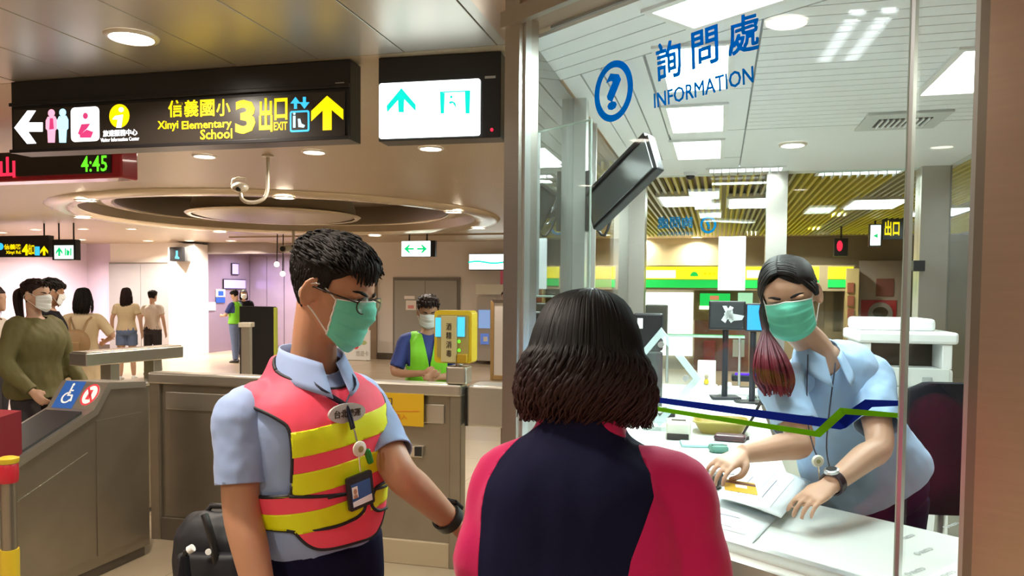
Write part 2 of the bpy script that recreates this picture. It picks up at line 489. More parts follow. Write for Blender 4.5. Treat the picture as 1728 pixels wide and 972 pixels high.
MB().lathe([(0.02, CEIL + 0.02), (1.15, CEIL + 0.02), (1.30, CEIL + 0.06), (1.30, CEIL + 0.16), (1.2, CEIL + 0.42)], dm, 48).build('hanging_disc', m_coffer, coffer, 40)
MB().lathe([(1.28, CEIL + 0.03), (1.34, CEIL + 0.02), (1.38, CEIL + 0.05), (1.33, CEIL + 0.08), (1.28, CEIL + 0.07)], dm, 48, caps=False).build('disc_rim', m_rim, coffer, 60)

# walls
def wall_piece(name, pa, pb, za, zb, m, off=0.0, th=0.2, parent=None):
    ua, ub = pa, pb
    mb = MB().box(((ua + ub) / 2, (za + zb) / 2, off - th / 2), (ub - ua, zb - za, th), frame(W0, U, UZ))
    return struct(name, mb, m, parent=parent)
uL, uR1, uR2 = wu(343), wu(503), wu(862)
wall_piece('wall_back_violet_lit', -16, wu(187), 0, CEIL, m_violet_lit_wall)
wall_piece('wall_back_white', wu(187), uL, 0, CEIL, m_white_wall)
wall_piece('wall_back', uR1, uR2, 0, CEIL, m_white_wall)
wall_piece('wall_back_shop', uR2, 16, 0, CEIL + 0.02, m_brown_wall)
wall_piece('trim_1', uL, uR1, onwall(420, 428).z, CEIL, mat('lintel', (0.30, 0.25, 0.25), 0.35, 0.3))
for i, (a, b2) in enumerate(((-16, uL), (uR1, uR2))):
    wall_piece('baseboard_%d' % i, a, b2, 0, 0.15, m_dark, 0.02, 0.02)
# recess lined with dark steel panels
m_recess = mat('recess_steel', (0.40, 0.33, 0.38), 0.25, 0.45, var=0.12, vscale=1.5)
rec = wall_piece('wall_recess', uL - 0.2, uR1 + 0.2, 0, CEIL, m_recess, -2.0, 0.1)
for k in range(5):
    ww = (uR1 - uL) / 5
    MB().bbox((uL + ww * (k + 0.5), 1.3, -1.985), (ww - 0.02, 2.4, 0.03), 0.004, frame(W0, U, UZ)).build('steel_panel', m_recess, rec)
for i, uu in enumerate((uL - 0.1, uR1 + 0.1)):
    struct('wall_return_%d' % i, MB().box((uu, 1.37, -1.1), (0.2, 2.75, 1.8), frame(W0, U, UZ)), m_recess)
struct('wall_side_left', MB().box((-16, 7, 1.4), (0.2, 30, 2.8), frame(V3(0, 0, 0), U)), m_violet_lit_wall)
struct('wall_side_right', MB().box((12.2, 7, 1.4), (0.2, 30, 2.8), frame(V3(0, 0, 0), U)), m_brown_wall)
struct('wall_rear', MB().box((0, -7.6, 1.4), (24, 0.2, 2.8), frame(V3(0, 0, 0), U)), m_white_wall)
# projecting white pier beside the lift
mw, w, h = wallrect(297, 430, 341, 600, 0.25)
struct('pillar_white', MB().box((w / 2, CEIL / 2 , 0), (w, CEIL, 0.5), mw), m_white_wall)

# lift doors
mw, w, h = wallrect(188, 443, 296, 600)
lift = struct('door_1', MB().box((w/2, h/2, 0.01), (w, h, 0.06), mw), m_frame_dark)
for k in (0, 1):
    MB().bbox((w * (0.25 + 0.5 * k), h/2 - 0.01, 0.045), (w/2 - 0.012, h - 0.05, 0.03), 0.004, mw).build('door_leaf', m_liftdoor, lift)
lift['label'] = 'wide grey lift doors in the white wall'
# service door
mw, w, h = wallrect(664, 468, 776, 607)
sd = struct('door_2', MB().box((w/2, h/2, 0.01), (w, h, 0.06), mw), m_frame_dark)
lw = w * 0.46
MB().bbox((0.05 + lw/2, h/2 - 0.02, 0.05), (lw, h - 0.10, 0.03), 0.004, mw).build('door_leaf', m_greydoor, sd)
MB().bbox((0.06 + lw + (w - lw - 0.12)/2, h/2 - 0.02, 0.05), (w - lw - 0.12, h - 0.10, 0.03), 0.004, mw).build('door_leaf', m_greydoor, sd)
m_notice = mat('paper_notice', (0.85, 0.80, 0.75), 0.6)
def wall_sheet(name, px0, py0, px1, py1, m, label, cat, off=0.08, parent=None, th=0.01, group=None):
    mw, w, h = wallrect(px0, py0, px1, py1, off)
    o = MB().bbox((w/2, h/2, 0), (w, h, th), min(th, w, h) * 0.3, mw).build(name, m, parent)
    if parent is None: tag(o, label, cat, group)
    return o, mw, w, h
o, mw, w, h = wall_sheet('door_notice', 685, 507, 702, 523, m_notice, 'small pale notice taped to the grey service door', 'notice')
m_pink = mat('faded_red_print', (0.75, 0.30, 0.28), 0.6)
flat('print', [[(w*.2, h*.15), (w*.8, h*.15), (w*.8, h*.5), (w*.2, h*.5)]], mw, m_pink, o, z=0.006)
MB().box((0, 0, 0.07), (0.25, 0.07, 0.01), frame(onwall(693, 502), U, UZ)).build('door_plate', m_notice, sd)

# ---------------------------------------------------------------- downlights
n_lamp = [0]
m_trim = mat('lamp_trim', (0.75, 0.70, 0.62), 0.35, 0.3)
lamp_proto = {}
def downlight(p, r=0.085, watts=LAMP_W, label='round recessed downlight in the tan hall ceiling', group='hall downlights', col=LAMP_COL, spread=150):
    t = thing('downlight', label, 'ceiling light', p, 0, group)
    key = round(r, 3)
    if key not in lamp_proto:
        a = MB().lathe([(r, -0.001), (r * 1.04, -0.012), (r * 1.22, -0.010), (r * 1.28, 0.0)], None, 20, caps=False)
        d = MB().lathe([(0.001, -0.004), (r * 0.6, -0.004), (r * 1.02, -0.002)], None, 20, caps=False)
        oa = mesh_obj('trim_ring', a.v, a.f, m_trim, t, 60); od = mesh_obj('diffuser', d.v, d.f, m_lamp, t, 60)
        oa.data.transform(Matrix.Translation(p)); od.data.transform(Matrix.Translation(p))
        lamp_proto[key] = (oa.data, od.data)
    else:
        for nm, me in zip(('trim_ring', 'diffuser'), lamp_proto[key]):
            k = bpy.data.objects.new(nm, me); COL.objects.link(k); k.parent = t
    if watts:
        li = bpy.data.lights.new('downlight_beam', 'AREA'); li.shape = 'DISK'; li.size = r * 1.8; li.energy = watts; li.color = col
        li.spread = math.radians(spread)
        lo = bpy.data.objects.new('downlight_beam', li); COL.objects.link(lo); lo.parent = t; lo.location = (0, 0, -0.02)
    return t
def lamp_px(px, py, **k): return downlight(onz(px, py, CEIL - 0.001), **k)
lamp_px(222, 62, r=0.095, label='large bright downlight in the satin metal ceiling before the direction sign', group=None)
for p, l in (((345, 263), 'downlight in the tan ceiling behind the direction sign near the curved pipe'), ((530, 256), 'downlight in the tan ceiling below the yellow up arrow'), ((727, 250), 'downlight in the tan ceiling below the white exit sign')):
    lamp_px(*p, label=l, group=None)
for p in ((173, 333), (3, 392), (60, 387), (140, 386), (222, 386)):
    lamp_px(*p, watts=LAMP_W * 1.8, label='small downlight in the tan ceiling beside the round coffer', group='downlights beside the coffer')
for p in ((136, 404), (250, 406), (320, 406), (390, 406), (464, 406), (617, 406), (738, 406), (819, 405)):
    lamp_px(*p, r=0.10, watts=LAMP_W * 3.4, label='small downlight in the row along the far wall', group='downlights along the far wall')
for p in ((932, 399), (1022, 396), (1083, 402), (1176, 400), (1268, 390), (1410, 354), (1373, 379), (1376, 391), (1595, 352)):
    lamp_px(*p, r=0.10, watts=LAMP_W * 1.6, label='small downlight in the slatted ceiling before the shop, seen through the booth', group='downlights before the shop')
for a in (20, 75, 130, 185, 235, 285, 330):
    p = V3(CC.x + (CR - 0.15) * math.cos(math.radians(a)), CC.y + (CR - 0.15) * math.sin(math.radians(a)), CEIL - 0.062)
    downlight(p, 0.11, LAMP_W * 0.7, 'small lamp set into the rim of the round coffer', 'coffer rim lamps')
# unseen downlights over and behind the viewer, added for fill light
for u in (-6.5, -4.0, -1.4, 1.4, 4.2):
    for v in (-4.0, -1.2, 1.2):
        downlight(uv(u, v, CEIL - 0.001), label='unseen downlight added over the hall for fill light', group='added fill downlights')
for u in (-7.0, 3.0, 6.0):
    downlight(uv(u, 5.0, CEIL - 0.001), label='unseen downlight added over the hall for fill light', group='added fill downlights')

for (px_, uu) in ((0, 0.35), (1, 0.75)):  # extra violet-tinted lamps added to brighten the recess
    downlight(W0 + U * (uL + (uR1 - uL) * uu) + VV * 1.0 + UZ * (CEIL - 0.001), 0.10, LAMP_W * 1.6, 'violet-white lamp added to brighten the dark recess', 'added recess lamps', (0.86, 0.74, 1.0))

# slatted yellow-green ceiling in front of the shop
m_slat = mat('yellow_slat', (0.80, 0.74, 0.05), 0.5, var=0.1, vscale=3)
m_slat2 = mat('olive_slat', (0.55, 0.55, 0.30), 0.4, var=0.1, vscale=3)
sc_ = thing('slatted_ceiling', 'yellow slatted ceiling in front of the shop, seen through the booth', 'slatted ceiling', uv(1.7, 12, CEIL - 0.08))
sl = None
for k in range(84):
    u0 = -1.3 + k * 0.072
    if sl is None:
        sl = MB().box((u0, 10.9, CEIL - 0.05), (0.026, 8.2, 0.07), frame(V3(0, 0, 0), U)).build('slat', m_slat, sc_)
    else:
        s2 = sl.copy(); COL.objects.link(s2); s2.location = sl.location + U * (0.072 * k)
        if k % 17 in (6, 7, 8, 9, 10): s2.data = sl.data.copy(); s2.data.materials[0] = m_slat2
# square ceiling lights among the slats
m_troff = glow('troffer_glow', (0.93, 1.0, 0.98), 7)
for (px, py, wh) in ((1158, 340, 'above the mirrored lettering'), (1272, 343, 'beside the middle steel post'), (1476, 345, 'above the small exit sign'), (1585, 358, 'behind the far steel post')):
    p = onz(px, py, CEIL - 0.11)
    t = thing('ceiling_light', 'oblong ceiling light among the yellow slats ' + wh, 'ceiling light', p, -A15, 'oblong lights before the shop')
    f_ = frame(p, U)
    MB().bbox((0, 0, 0.03), (0.62, 0.95, 0.06), 0.006, f_).build('housing', m_white, t)
    MB().bbox((0, 0, -0.005), (0.54, 0.86, 0.012), 0.003, f_).build('diffuser', m_troff, t)

# ================================================================== THE INFORMATION BOOTH
CT = 0.95                                        # counter height
BC = 2.41                                        # booth ceiling
GD = V3(-0.637, 0.771, 0).normalized()           # along the front glass, away from the viewer
GN = V3(GD.y, -GD.x, 0)                          # into the booth
G0 = V3(0.5446, 1.8422, 0)
def onglass(px, py, off=0.0): return onplane(px, py, G0 + GN * off, GN)
def gt(px, off=0.0): return (onglass(px, 600, off) - G0).dot(GD)
gA = G0 + GD * gt(879); gB = G0 + GD * gt(1646)
gA.z = gB.z = 0
def bA(u, v, z=0.0): return gA + U * u + VV * v + UZ * z      # booth coordinates from the front left corner
FG = frame(V3(0, 0, 0), -GD, UZ)                 # X to the right along the glass, Y up, Z towards the hall
def gm(px, py, off=0.0):
    m = FG.copy(); m.translation = onglass(px, py, off); return m
m_glass = glass_mat('clear_glass', (0.965, 0.985, 0.975), 0.9, 1.45)
m_glass_back = glass_mat('back_glass', (0.94, 0.98, 0.96), 0.6, 1.4)
m_acryl = glass_mat('clear_acrylic', (0.95, 0.98, 0.97), 1.3, 1.5, 0.02, 0.04)
m_frost = glass_mat('frosted_acrylic', (0.80, 0.92, 0.93), 1.0, 1.45, 0.15, 0.45)
m_edge = mat('glass_edge', (0.45, 0.58, 0.52), 0.2, 0.2)
m_alu = mat('aluminium', (0.70, 0.72, 0.70), 0.28, 0.85)
m_bc = mat('booth_ceiling_white', (0.82, 0.85, 0.86), 0.45)
m_bgap = mat('booth_ceiling_gap', (0.30, 0.31, 0.31), 0.6)
m_laminate = mat('white_laminate', (0.66, 0.69, 0.66), 0.35, var=0.02, vscale=4)
m_cream = mat('cream_laminate', (0.72, 0.70, 0.60), 0.45)
m_blue = vinyl('blue_vinyl', (0.0, 0.22, 0.52), 0.5)
m_navy = vinyl('navy_vinyl', (0.012, 0.03, 0.32), 0.4)
m_green = vinyl('green_vinyl', (0.16, 0.45, 0.01), 0.4)

tA, tB, tM = gt(884), gt(1640), gt(1527)
# posts and header
def post(name, pts, z0, z1, m):
    return struct(name, MB().prism([(p.x, p.y) for p in pts], z0, z1), m)
def gp(t, n): return G0 + GD * t + GN * n
struct('pillar_booth_corner', MB().prism([(p.x, p.y) for p in (gp(gt(884), -0.03), gp(gt(860) , -0.03), gp(gt(860), 0.05), gp(gt(884), 0.05))], 0, 2.75), m_steel)
# broad bronze steel column on the near side, with a bright jamb
pc = [gp(gt(1662), -0.03), gp(gt(1662) - 0.75, -0.03), gp(gt(1662) - 0.75, 0.35), gp(gt(1662), 0.35)]
struct('pillar_booth_bronze', MB().prism([(p.x, p.y) for p in pc], 0, 2.75), m_bronze)
pc = [gp(gt(1640), -0.012), gp(gt(1662) - 0.004, -0.012), gp(gt(1662) - 0.004, 0.35), gp(gt(1640), 0.35)]
jamb = struct('pillar_booth_jamb', MB().prism([(p.x, p.y) for p in pc], 0, 2.75), m_steel_dk)
# header above the glass
hd = struct('wall_booth_header', MB().prism([(p.x, p.y) for p in (gp(gt(858), -0.02), gp(gt(1662), -0.02), gp(gt(1662), 0.10), gp(gt(858), 0.10))], BC + 0.02, 2.75), m_bronze)
MB().prism([(p.x, p.y) for p in (gp(gt(858), -0.045), gp(gt(1662), -0.045), gp(gt(1662), -0.02), gp(gt(858), -0.02))], BC + 0.0, BC + 0.05).build('header_lip', m_steel, hd)
MB().prism([(p.x, p.y) for p in (gp(gt(858), -0.035), gp(gt(1662), -0.035), gp(gt(1662), -0.02), gp(gt(858), -0.02))], BC + 0.10, BC + 0.13).build('header_rib', m_steel, hd)
# bronze soffit panel beside the header
e0 = onz(862, 73, CEIL); e1 = onz(809, 0, CEIL)
sof = [e0 + VV * 0.6, e1 - VV * 1.2, e1 - VV * 1.2 + U * 2.2, gp(gt(1662) - 0.3, 0.0), gp(gt(860), 0.0)]
struct('ceiling_soffit', MB().prism([(p.x, p.y) for p in sof], CEIL - 0.03, CEIL - 0.004), m_bronze)

# front glass
win = struct('window_1', MB().prism([(p.x, p.y) for p in (gp(tA, -0.006), gp(tM + 0.008, -0.006), gp(tM + 0.008, 0.006), gp(tA, 0.006))], CT + 0.02, BC + 0.02), m_glass)
win['label'] = 'large clear front pane of the booth with blue lettering'
win2 = struct('window_2', MB().prism([(p.x, p.y) for p in (gp(tM - 0.010, -0.006), gp(tB, -0.006), gp(tB, 0.006), gp(tM - 0.010, 0.006))], CT + 0.02, BC + 0.02), m_glass)
def strip(name, t0, t1, n0, n1, z0, z1, m, par):
    return MB().prism([(p.x, p.y) for p in (gp(t0, n0), gp(t1, n0), gp(t1, n1), gp(t0, n1))], z0, z1).build(name, m, par)
strip('edge_trim', tM + 0.004, tM - 0.004, -0.008, 0.008, CT, BC + 0.02, m_alu, win)
strip('gasket', tM + 0.0065, tM + 0.004, -0.009, 0.009, CT, BC + 0.02, m_edge, win)
strip('edge_trim', tA + 0.002, tA - 0.010, -0.012, 0.012, CT, BC + 0.02, m_alu, win)
strip('bottom_channel', tA, tB, -0.014, 0.014, CT, CT + 0.025, m_alu, win)
strip('edge_trim', tB + 0.008, tB, -0.012, 0.012, CT, BC + 0.02, m_alu, win2)

# lettering and stripe stuck to the glass
def glass_poly(pts, off=-0.0068):
    return [((onglass(x, y, off) - G0).dot(-GD), onglass(x, y, off).z) for x, y in pts]
FG0 = frame(V3(G0.x, G0.y, 0), -GD, UZ)
def glass_flat(name, polys, m, off=-0.0068):
    mm = FG0.copy(); mm.translation = V3(G0.x, G0.y, 0) + GN * off
    return flat(name, [glass_poly(p, off) for p in polys], mm, m, win, t=0.0006)
def glass_text(name, body, quad, m, bold=0.0, off=-0.0068, heavy=0.0):
    """lettering fitted to the four corners bl, br, tl (picture) on the pane"""
    bl, br, tl = (onglass(*q, off) for q in quad)
    x, y = br - bl, tl - bl
    vs, fs = text_geo(body, 1.0, bold, 0.0006)
    if heavy:        # one solid glyph with evenly thickened strokes
        mb = MB()
        for dx, dy in ((-1, -1), (1, -1), (1, 1), (-1, 1)):
            mb.add([V3(v.x + dx * heavy, v.y + dy * heavy, 0.03 if v.z > 0 else -0.03) for v in vs], fs)
        co, fs = remesh(mb, 0.0075, 1)
        vs = [V3(p[0], p[1], p[2] * 0.02) for p in co]
    xs = [v.x for v in vs]; ys = [v.y for v in vs]; x0, x1, y0, y1 = min(xs), max(xs), min(ys), max(ys)
    vs = [bl + x * ((v.x - x0) / (x1 - x0)) + y * ((v.y - y0) / (y1 - y0)) - GN * v.z for v in vs]
    return mesh_obj(name, vs, fs, m, win)
glass_text('lettering', '詢', ((1109, 139), (1151, 127), (1106, 76)), m_blue, 0.0, heavy=0.0155)
glass_text('lettering', '問', ((1168, 118), (1213, 104), (1166, 56)), m_blue, 0.0, heavy=0.0155)
glass_text('lettering', '處', ((1229, 96), (1281, 83), (1229, 32)), m_blue, 0.0, heavy=0.0155)
glass_text('lettering', 'INFORMATION', ((1104, 183), (1272, 139), (1103, 158)), m_blue, 0.0, heavy=0.010)
cq = onglass(1035, 154, -0.0068)
qm = FG.copy(); qm.translation = cq
rx = (onglass(1066, 154) - onglass(1003, 154)).length / 2; ry = (onglass(1035, 103).z - onglass(1035, 205).z) / 2
flat('emblem_ring', ring_polys(0, 0, rx, ry, rx * 0.26, 40), qm, m_blue, win, t=0.0006)
text('emblem_mark', '?', qm, m_blue, win, fit=(rx * 0.78, ry * 1.22), bold=0.03, extrude=0.0005)
glass_flat('blue_stripe', [[(1093, 668), (1093, 677), (1418, 725), (1410, 708)], [(1410, 708), (1418, 725), (1428, 722), (1460, 676)],
    [(1410, 708), (1428, 722), (1473, 686), (1460, 674)], [(1460, 674), (1471, 687), (1516, 685), (1516, 676)]], m_navy)
glass_flat('green_stripe', [[(1093, 684), (1093, 691), (1384, 738), (1376, 727)], [(1376, 727), (1384, 738), (1427, 699), (1418, 688)],
    [(1418, 688), (1424, 699), (1516, 705), (1516, 697)]], m_green, -0.0072)

# side wall of the booth: brushed steel panel, bright post, side pane, corner post
LV = (V3(0.845, 5.54, 0) - gA).dot(VV)           # length of the side
def bprism(name, u0, u1, v0, v1, z0, z1, m, par=None, kind=True):
    mb = MB().box(((u0+u1)/2, (v0+v1)/2, (z0+z1)/2), (u1-u0, v1-v0, z1-z0), frame(gA, U))
    return struct(name, mb, m, parent=par) if kind else mb.build(name, m, par)
w0_ = bprism('window_7', -0.02, -0.008, 0.06, 0.92, 0.9, BC, glass_mat('smoked_side_glass', (0.62, 0.64, 0.56), 1.5, 1.6))
bprism('bottom_rail', -0.035, 0.01, 0.06, 0.92, 0.86, 0.9, m_alu, w0_)
bprism('edge_trim', -0.03, 0.008, 0.06, 0.085, 0.9, BC, m_steel, w0_)
bprism('wall_booth_side', -0.03, 0.0, 0.06, 0.92, 0, 0.86, m_steel_dk)
bprism('pillar_booth_side', -0.04, 0.045, 0.92, 0.985, 0, BC, m_alu)
w3 = bprism('window_3', -0.02, -0.008, 0.985, LV - 0.1, 0.9, BC, m_glass_back)
bprism('bottom_rail', -0.035, 0.01, 0.985, LV - 0.1, 0.86, 0.9, m_alu, w3)
bprism('mullion', -0.03, 0.012, 1.42, 1.44, 0.9, BC, m_alu, w3)
bprism('wall_booth_side_low', -0.03, 0.0, 0.985, LV - 0.1, 0, 0.86, m_cream)
bprism('pillar_booth_back', -0.08, 0.10, LV - 0.1, LV + 0.06, 0, BC + 0.3, m_steel)
# back wall of the booth
BO = bA(0, LV)
def onback(px, py, off=0.0): return onplane(px, py, BO - VV * off, VV)
def bu(px, off=0.0): return (onback(px, 500, off) - BO).dot(U)
FB = frame(V3(0, 0, 0), U, UZ)
u1_, u2_ = bu(1307), bu(1565)
hw = (bu(1325) - bu(1290)) / 2
for i, (a, b_) in enumerate(((0.10, u1_ - hw), (u1_ + hw, u2_ - hw))):
    wn = bprism('window_%d' % (4 + i), a, b_, LV, LV + 0.012, 0.9, BC, m_glass_back)
    bprism('bottom_rail', a, b_, LV - 0.02, LV + 0.03, 0.86, 0.9, m_alu, wn)
    bprism('wall_booth_back_low_%d' % i, a, b_, LV, LV + 0.03, 0, 0.86, m_cream)
    if i == 0: wb = wn
bprism('pillar_booth_back_middle', u1_ - hw, u1_ + hw, LV - 0.03, LV + 0.07, 0, BC + 0.3, m_steel)
bprism('pillar_booth_far', u2_ - hw, u2_ + hw * 1.6, LV - 0.06, LV + 0.10, 0, BC + 0.3, m_steel)
ur = u2_ + hw * 1.6
wn = bprism('window_6', ur - 0.012, ur, LV - 3.2, LV - 0.06, 0.9, BC, m_glass_back)
bprism('wall_booth_right_low', ur - 0.03, ur, LV - 3.2, LV - 0.06, 0, 0.9, m_cream)
bprism('mullion', ur - 0.04, ur, LV - 0.75, LV - 0.70, 0.9, BC, m_alu, wn)
# mirrored lettering on the back pane, readable from outside
bm_ = frame(onback(1139, 375, 0.0) + VV * 0.016, -U, UZ)
text('lettering', '詢問處', bm_, m_blue, wb, fit=((bu(1170) - bu(1110)), onback(1139, 363).z - onback(1139, 384).z), bold=0.015)
bm2 = frame(onback(1139, 394, 0.0) + VV * 0.016, -U, UZ)
text('lettering', 'INFORMATION', bm2, m_blue, wb, fit=((bu(1170) - bu(1112)), 0.026))
bm3 = frame(onback(1195, 379, 0.0) + VV * 0.016, -U, UZ)
flat('emblem_ring', ring_polys(0, 0, 0.055, 0.06, 0.016, 28), bm3, m_blue, wb)
text('emblem_mark', '?', bm3, m_blue, wb, fit=(0.035, 0.06), bold=0.03)

# booth floor platform
bprism('floor_booth', 0.0, ur - 0.03, 0.95, LV, 0.0, 0.10, mat('booth_floor', (0.30, 0.28, 0.25), 0.5))

# booth ceiling: slab, planks, troffers
def clip_poly(poly, p, n):
    out = []
    for i in range(len(poly)):
        a, b_ = poly[i], poly[(i + 1) % len(poly)]
        da, db = (a - p).dot(n), (b_ - p).dot(n)
        if da >= 0: out.append(a)
        if (da >= 0) != (db >= 0): out.append(a + (b_ - a) * (da / (da - db)))
    return out
gRight = gp(gt(1662), 0.10)
slab_poly = [gp(tA, 0.10), bA(-0.06, LV + 0.12), bA(ur + 0.05, LV + 0.12), bA(ur + 0.05, LV - 3.2), gp(gt(1662) - 0.3, 0.10)]
bceil = struct('ceiling_booth', MB().prism([(p.x, p.y) for p in slab_poly], BC + 0.012, BC + 0.30), m_bgap)
def plank(poly, name='ceiling_plank'):
    for (p, n) in ((gp(0, 0.11), GN), (bA(-0.03, 0), U)):
        poly = clip_poly(poly, p, n)
    if len(poly) >= 3:
        return MB().prism([(p.x, p.y) for p in poly], BC, BC + 0.0125).build(name, m_bc, bceil)
FZ = 0.50                                          # depth of the plank field along the front
for k in range(4):
    n0 = 0.11 + k * 0.10
    plank([gp(tA + 0.6, n0), gp(gt(1662), n0), gp(gt(1662), n0 + 0.094), gp(tA + 0.6, n0 + 0.094)])
def zone(polys, clipn=FZ + 0.012):
    for q in polys:
        q = clip_poly(q, gp(0, clipn), GN)
        if len(q) >= 3: MB().prism([(p.x, p.y) for p in q], BC, BC + 0.0125).build('ceiling_plank', m_bc, bceil)
zone([[bA(0.0 + k * 0.085, 0.1), bA(0.078 + k * 0.085, 0.1), bA(0.078 + k * 0.085, 2.55), bA(0.0 + k * 0.085, 2.55)] for k in range(4)])
zone([[bA(0.344, 0.1 + k * 0.8167), bA(0.72, 0.1 + k * 0.8167), bA(0.72, 0.908 + k * 0.8167), bA(0.344, 0.908 + k * 0.8167)] for k in range(3)])
zone([[bA(0.728, -0.9 + k * 0.085), bA(ur, -0.9 + k * 0.085), bA(ur, -0.821 + k * 0.085), bA(0.728, -0.821 + k * 0.085)] for k in range(31)][:])
zone([[bA(-0.05, 2.56), bA(0.72, 2.56), bA(0.72, LV + 0.11), bA(-0.05, LV + 0.11)], [bA(0.728, 1.742), bA(ur + 0.04, 1.742), bA(ur + 0.04, LV + 0.11), bA(0.728, LV + 0.11)]])

m_louvre = mat('louvre_metal', (0.75, 0.76, 0.78), 0.2, 0.8)
def troffer(c, along, length, width, label, watts, group=None, louvre=False):
    t = thing('troffer', label, 'ceiling light', V3(c.x, c.y, BC), 0, group)
    f_ = frame(V3(c.x, c.y, BC), along)
    fr = MB()
    for sx in (-1, 1): fr.box((sx * (length/2 + 0.012), 0, -0.004), (0.024, width + 0.048, 0.012), f_)
    for sy in (-1, 1): fr.box((0, sy * (width/2 + 0.012), -0.004), (length, 0.024, 0.012), f_)
    fr.build('frame', m_white, t)
    MB().box((0, 0, -0.003), (length, width, 0.006), f_).build('diffuser', m_troff, t)
    if louvre:
        for k in range(9):
            MB().box(((k - 4) * length / 9, 0, -0.02), (0.008, width, 0.03), f_).build('louvre', m_louvre, t)
    if watts:
        li = bpy.data.lights.new('troffer_beam', 'AREA'); li.shape = 'RECTANGLE'; li.size = length * 0.95; li.size_y = width * 0.95
        li.energy = watts; li.color = BOOTH_COL
        lo = bpy.data.objects.new('troffer_beam', li); COL.objects.link(lo); lo.parent = t
        lo.matrix_basis = frame(V3(0, 0, -0.03 if not louvre else -0.045), along)
    return t
for (px, ya, yb, wpx, lab) in ((1174, 76, 149, 106, 'bright ceiling troffer behind the blue lettering'), (1175, 177, 220, 88, 'bright ceiling troffer below the blue INFORMATION word'), (1178, 236, 266, 74, 'smallest bright troffer, beside the tilted monitor')):
    a, b_ = onz(px, ya, BC), onz(px, yb, BC)
    w = (onz(px + wpx/2, (ya+yb)/2, BC) - onz(px - wpx/2, (ya+yb)/2, BC)).length
    troffer((a + b_) / 2, VV, (b_ - a).length, w, lab, TROFFER_W)
troffer(onz(1290, -22, BC), GD, 0.62, 0.20, 'bright troffer above the front pane, set parallel to the glass', TROFFER_W)
troffer(onz(1258, 285, BC), U, 0.46, 0.13, 'slim louvred troffer by the middle post of the back glazing', TROFFER_W * 0.6, None, True)
troffer(onz(1449, 290, BC), U, 0.50, 0.11, 'slim louvred troffer above the copier', TROFFER_W * 0.6, None, True)
troffer(onz(1650, 120, BC), VV, 0.6, 0.25, 'bright troffer beside the bronze column inside the booth', TROFFER_W)
downlight(onz(1338, 243, BC - 0.001), 0.06, 12, 'small round downlight in the white booth ceiling', None, BOOTH_COL)
# air vent
c = onz(1522, 202, BC)
vt = thing('air_vent', 'square white ventilation grille in the booth ceiling', 'air vent', c)
f_ = frame(c, U)
MB().bbox((0, 0, -0.006), (0.36, 0.36, 0.012), 0.003, f_).build('frame', mat('vent_grey', (0.55, 0.58, 0.55), 0.5), vt)
MB().box((0, 0, -0.013), (0.23, 0.17, 0.004), f_).build('opening', m_black, vt)
for k in range(9): MB().box((-0.1 + k * 0.025, 0, -0.017), (0.008, 0.17, 0.01), f_).build('slat', m_bc, vt)
c = onz(1640, 40, BC)
# dome camera at the far ceiling edge
c = onz(1165, 291, BC)
dc = thing('dome_camera', 'small dark dome camera under the booth ceiling edge', 'camera', c)
MB().lathe([(0.045, 0.0), (0.045, -0.02), (0.03, -0.024)], Matrix.Translation(c), 16).build('base', m_white, dc, 40)
MB().ell((0, 0, -0.02), (0.032, 0.032, 0.03), Matrix.Translation(c), 14, 8).build('dome', m_black, dc, 180)

# linear louvred light of the hall whose mirror image falls on the pane
def mirror_hit(px, py):
    p = onglass(px, py); d = (p - CAM_POS).normalized(); r = d - GN * (2 * d.dot(GN))
    return p + r * ((CEIL - 0.02 - p.z) / r.z)
a, b_ = mirror_hit(1478, 5), mirror_hit(1415, 92)
if (a - b_).length < 6:
    c = (a + b_) / 2
    t = thing('linear_light', 'long louvred fluorescent fitting in the satin metal ceiling', 'ceiling light', c)
    f_ = frame(c, b_ - a); L = (b_ - a).length
    MB().bbox((0, 0, 0.008), (L, 0.24, 0.05), 0.004, f_).build('housing', m_white, t)
    for sy in (-1, 1):
        MB().box((0, sy * 0.06, -0.020), (L - 0.04, 0.05, 0.012), f_).build('tube', glow('tube_glow', (0.9, 0.95, 1.0), 16), t)
    for k in range(8): MB().box((-L/2 + L*(k+0.5)/8, 0, -0.03), (0.01, 0.22, 0.03), f_).build('louvre', m_louvre, t)

# ---------------------------------------------------------------- counter and desk
E_ = bA(0.85, 0); inner = clip_poly
nIn = 0.55
# inner corner of the L: desk edge meets counter edge
k_ = (gp(0, nIn) - E_); den = VV.dot(GN); s_in = k_.dot(GN) / den
IC = E_ + VV * s_in
top = [gp(tB + 0.012, -0.06), gp(tA - 0.012, -0.06), gp(tA - 0.012, 0.02), bA(0.055, 0.10), bA(0.055, LV - 0.15), bA(0.85, LV - 0.15), IC, gp(gt(1500) , nIn), gp(gt(1500), 0.80), gp(tB + 0.012, 0.80)]
counter = thing('counter', 'white service counter with a long side desk behind the glass', 'counter', V3(G0.x, G0.y, 0))
MB().prism([(p.x, p.y) for p in top], CT - 0.035, CT).build('countertop', m_laminate, counter)
strip('front_edge', tB + 0.012, tA - 0.012, -0.072, -0.06, CT - 0.05, CT + 0.004, m_alu, counter)
fr = MB().prism([(p.x, p.y) for p in (gp(tB + 0.012, -0.02), gp(tA - 0.012, -0.02), gp(tA - 0.012, 0.02), gp(tB + 0.012, 0.02))], 0, CT - 0.035)
fr.build('front_panel', m_steel_dk, counter)
MB().prism([(p.x, p.y) for p in (E_ + VV * (s_in + 0.55) - U * 0.02, E_ + VV * (LV - 0.2) - U * 0.02, E_ + VV * (LV - 0.2), E_ + VV * (s_in + 0.55))], 0.1, CT - 0.035).build('side_panel', m_cream, counter)
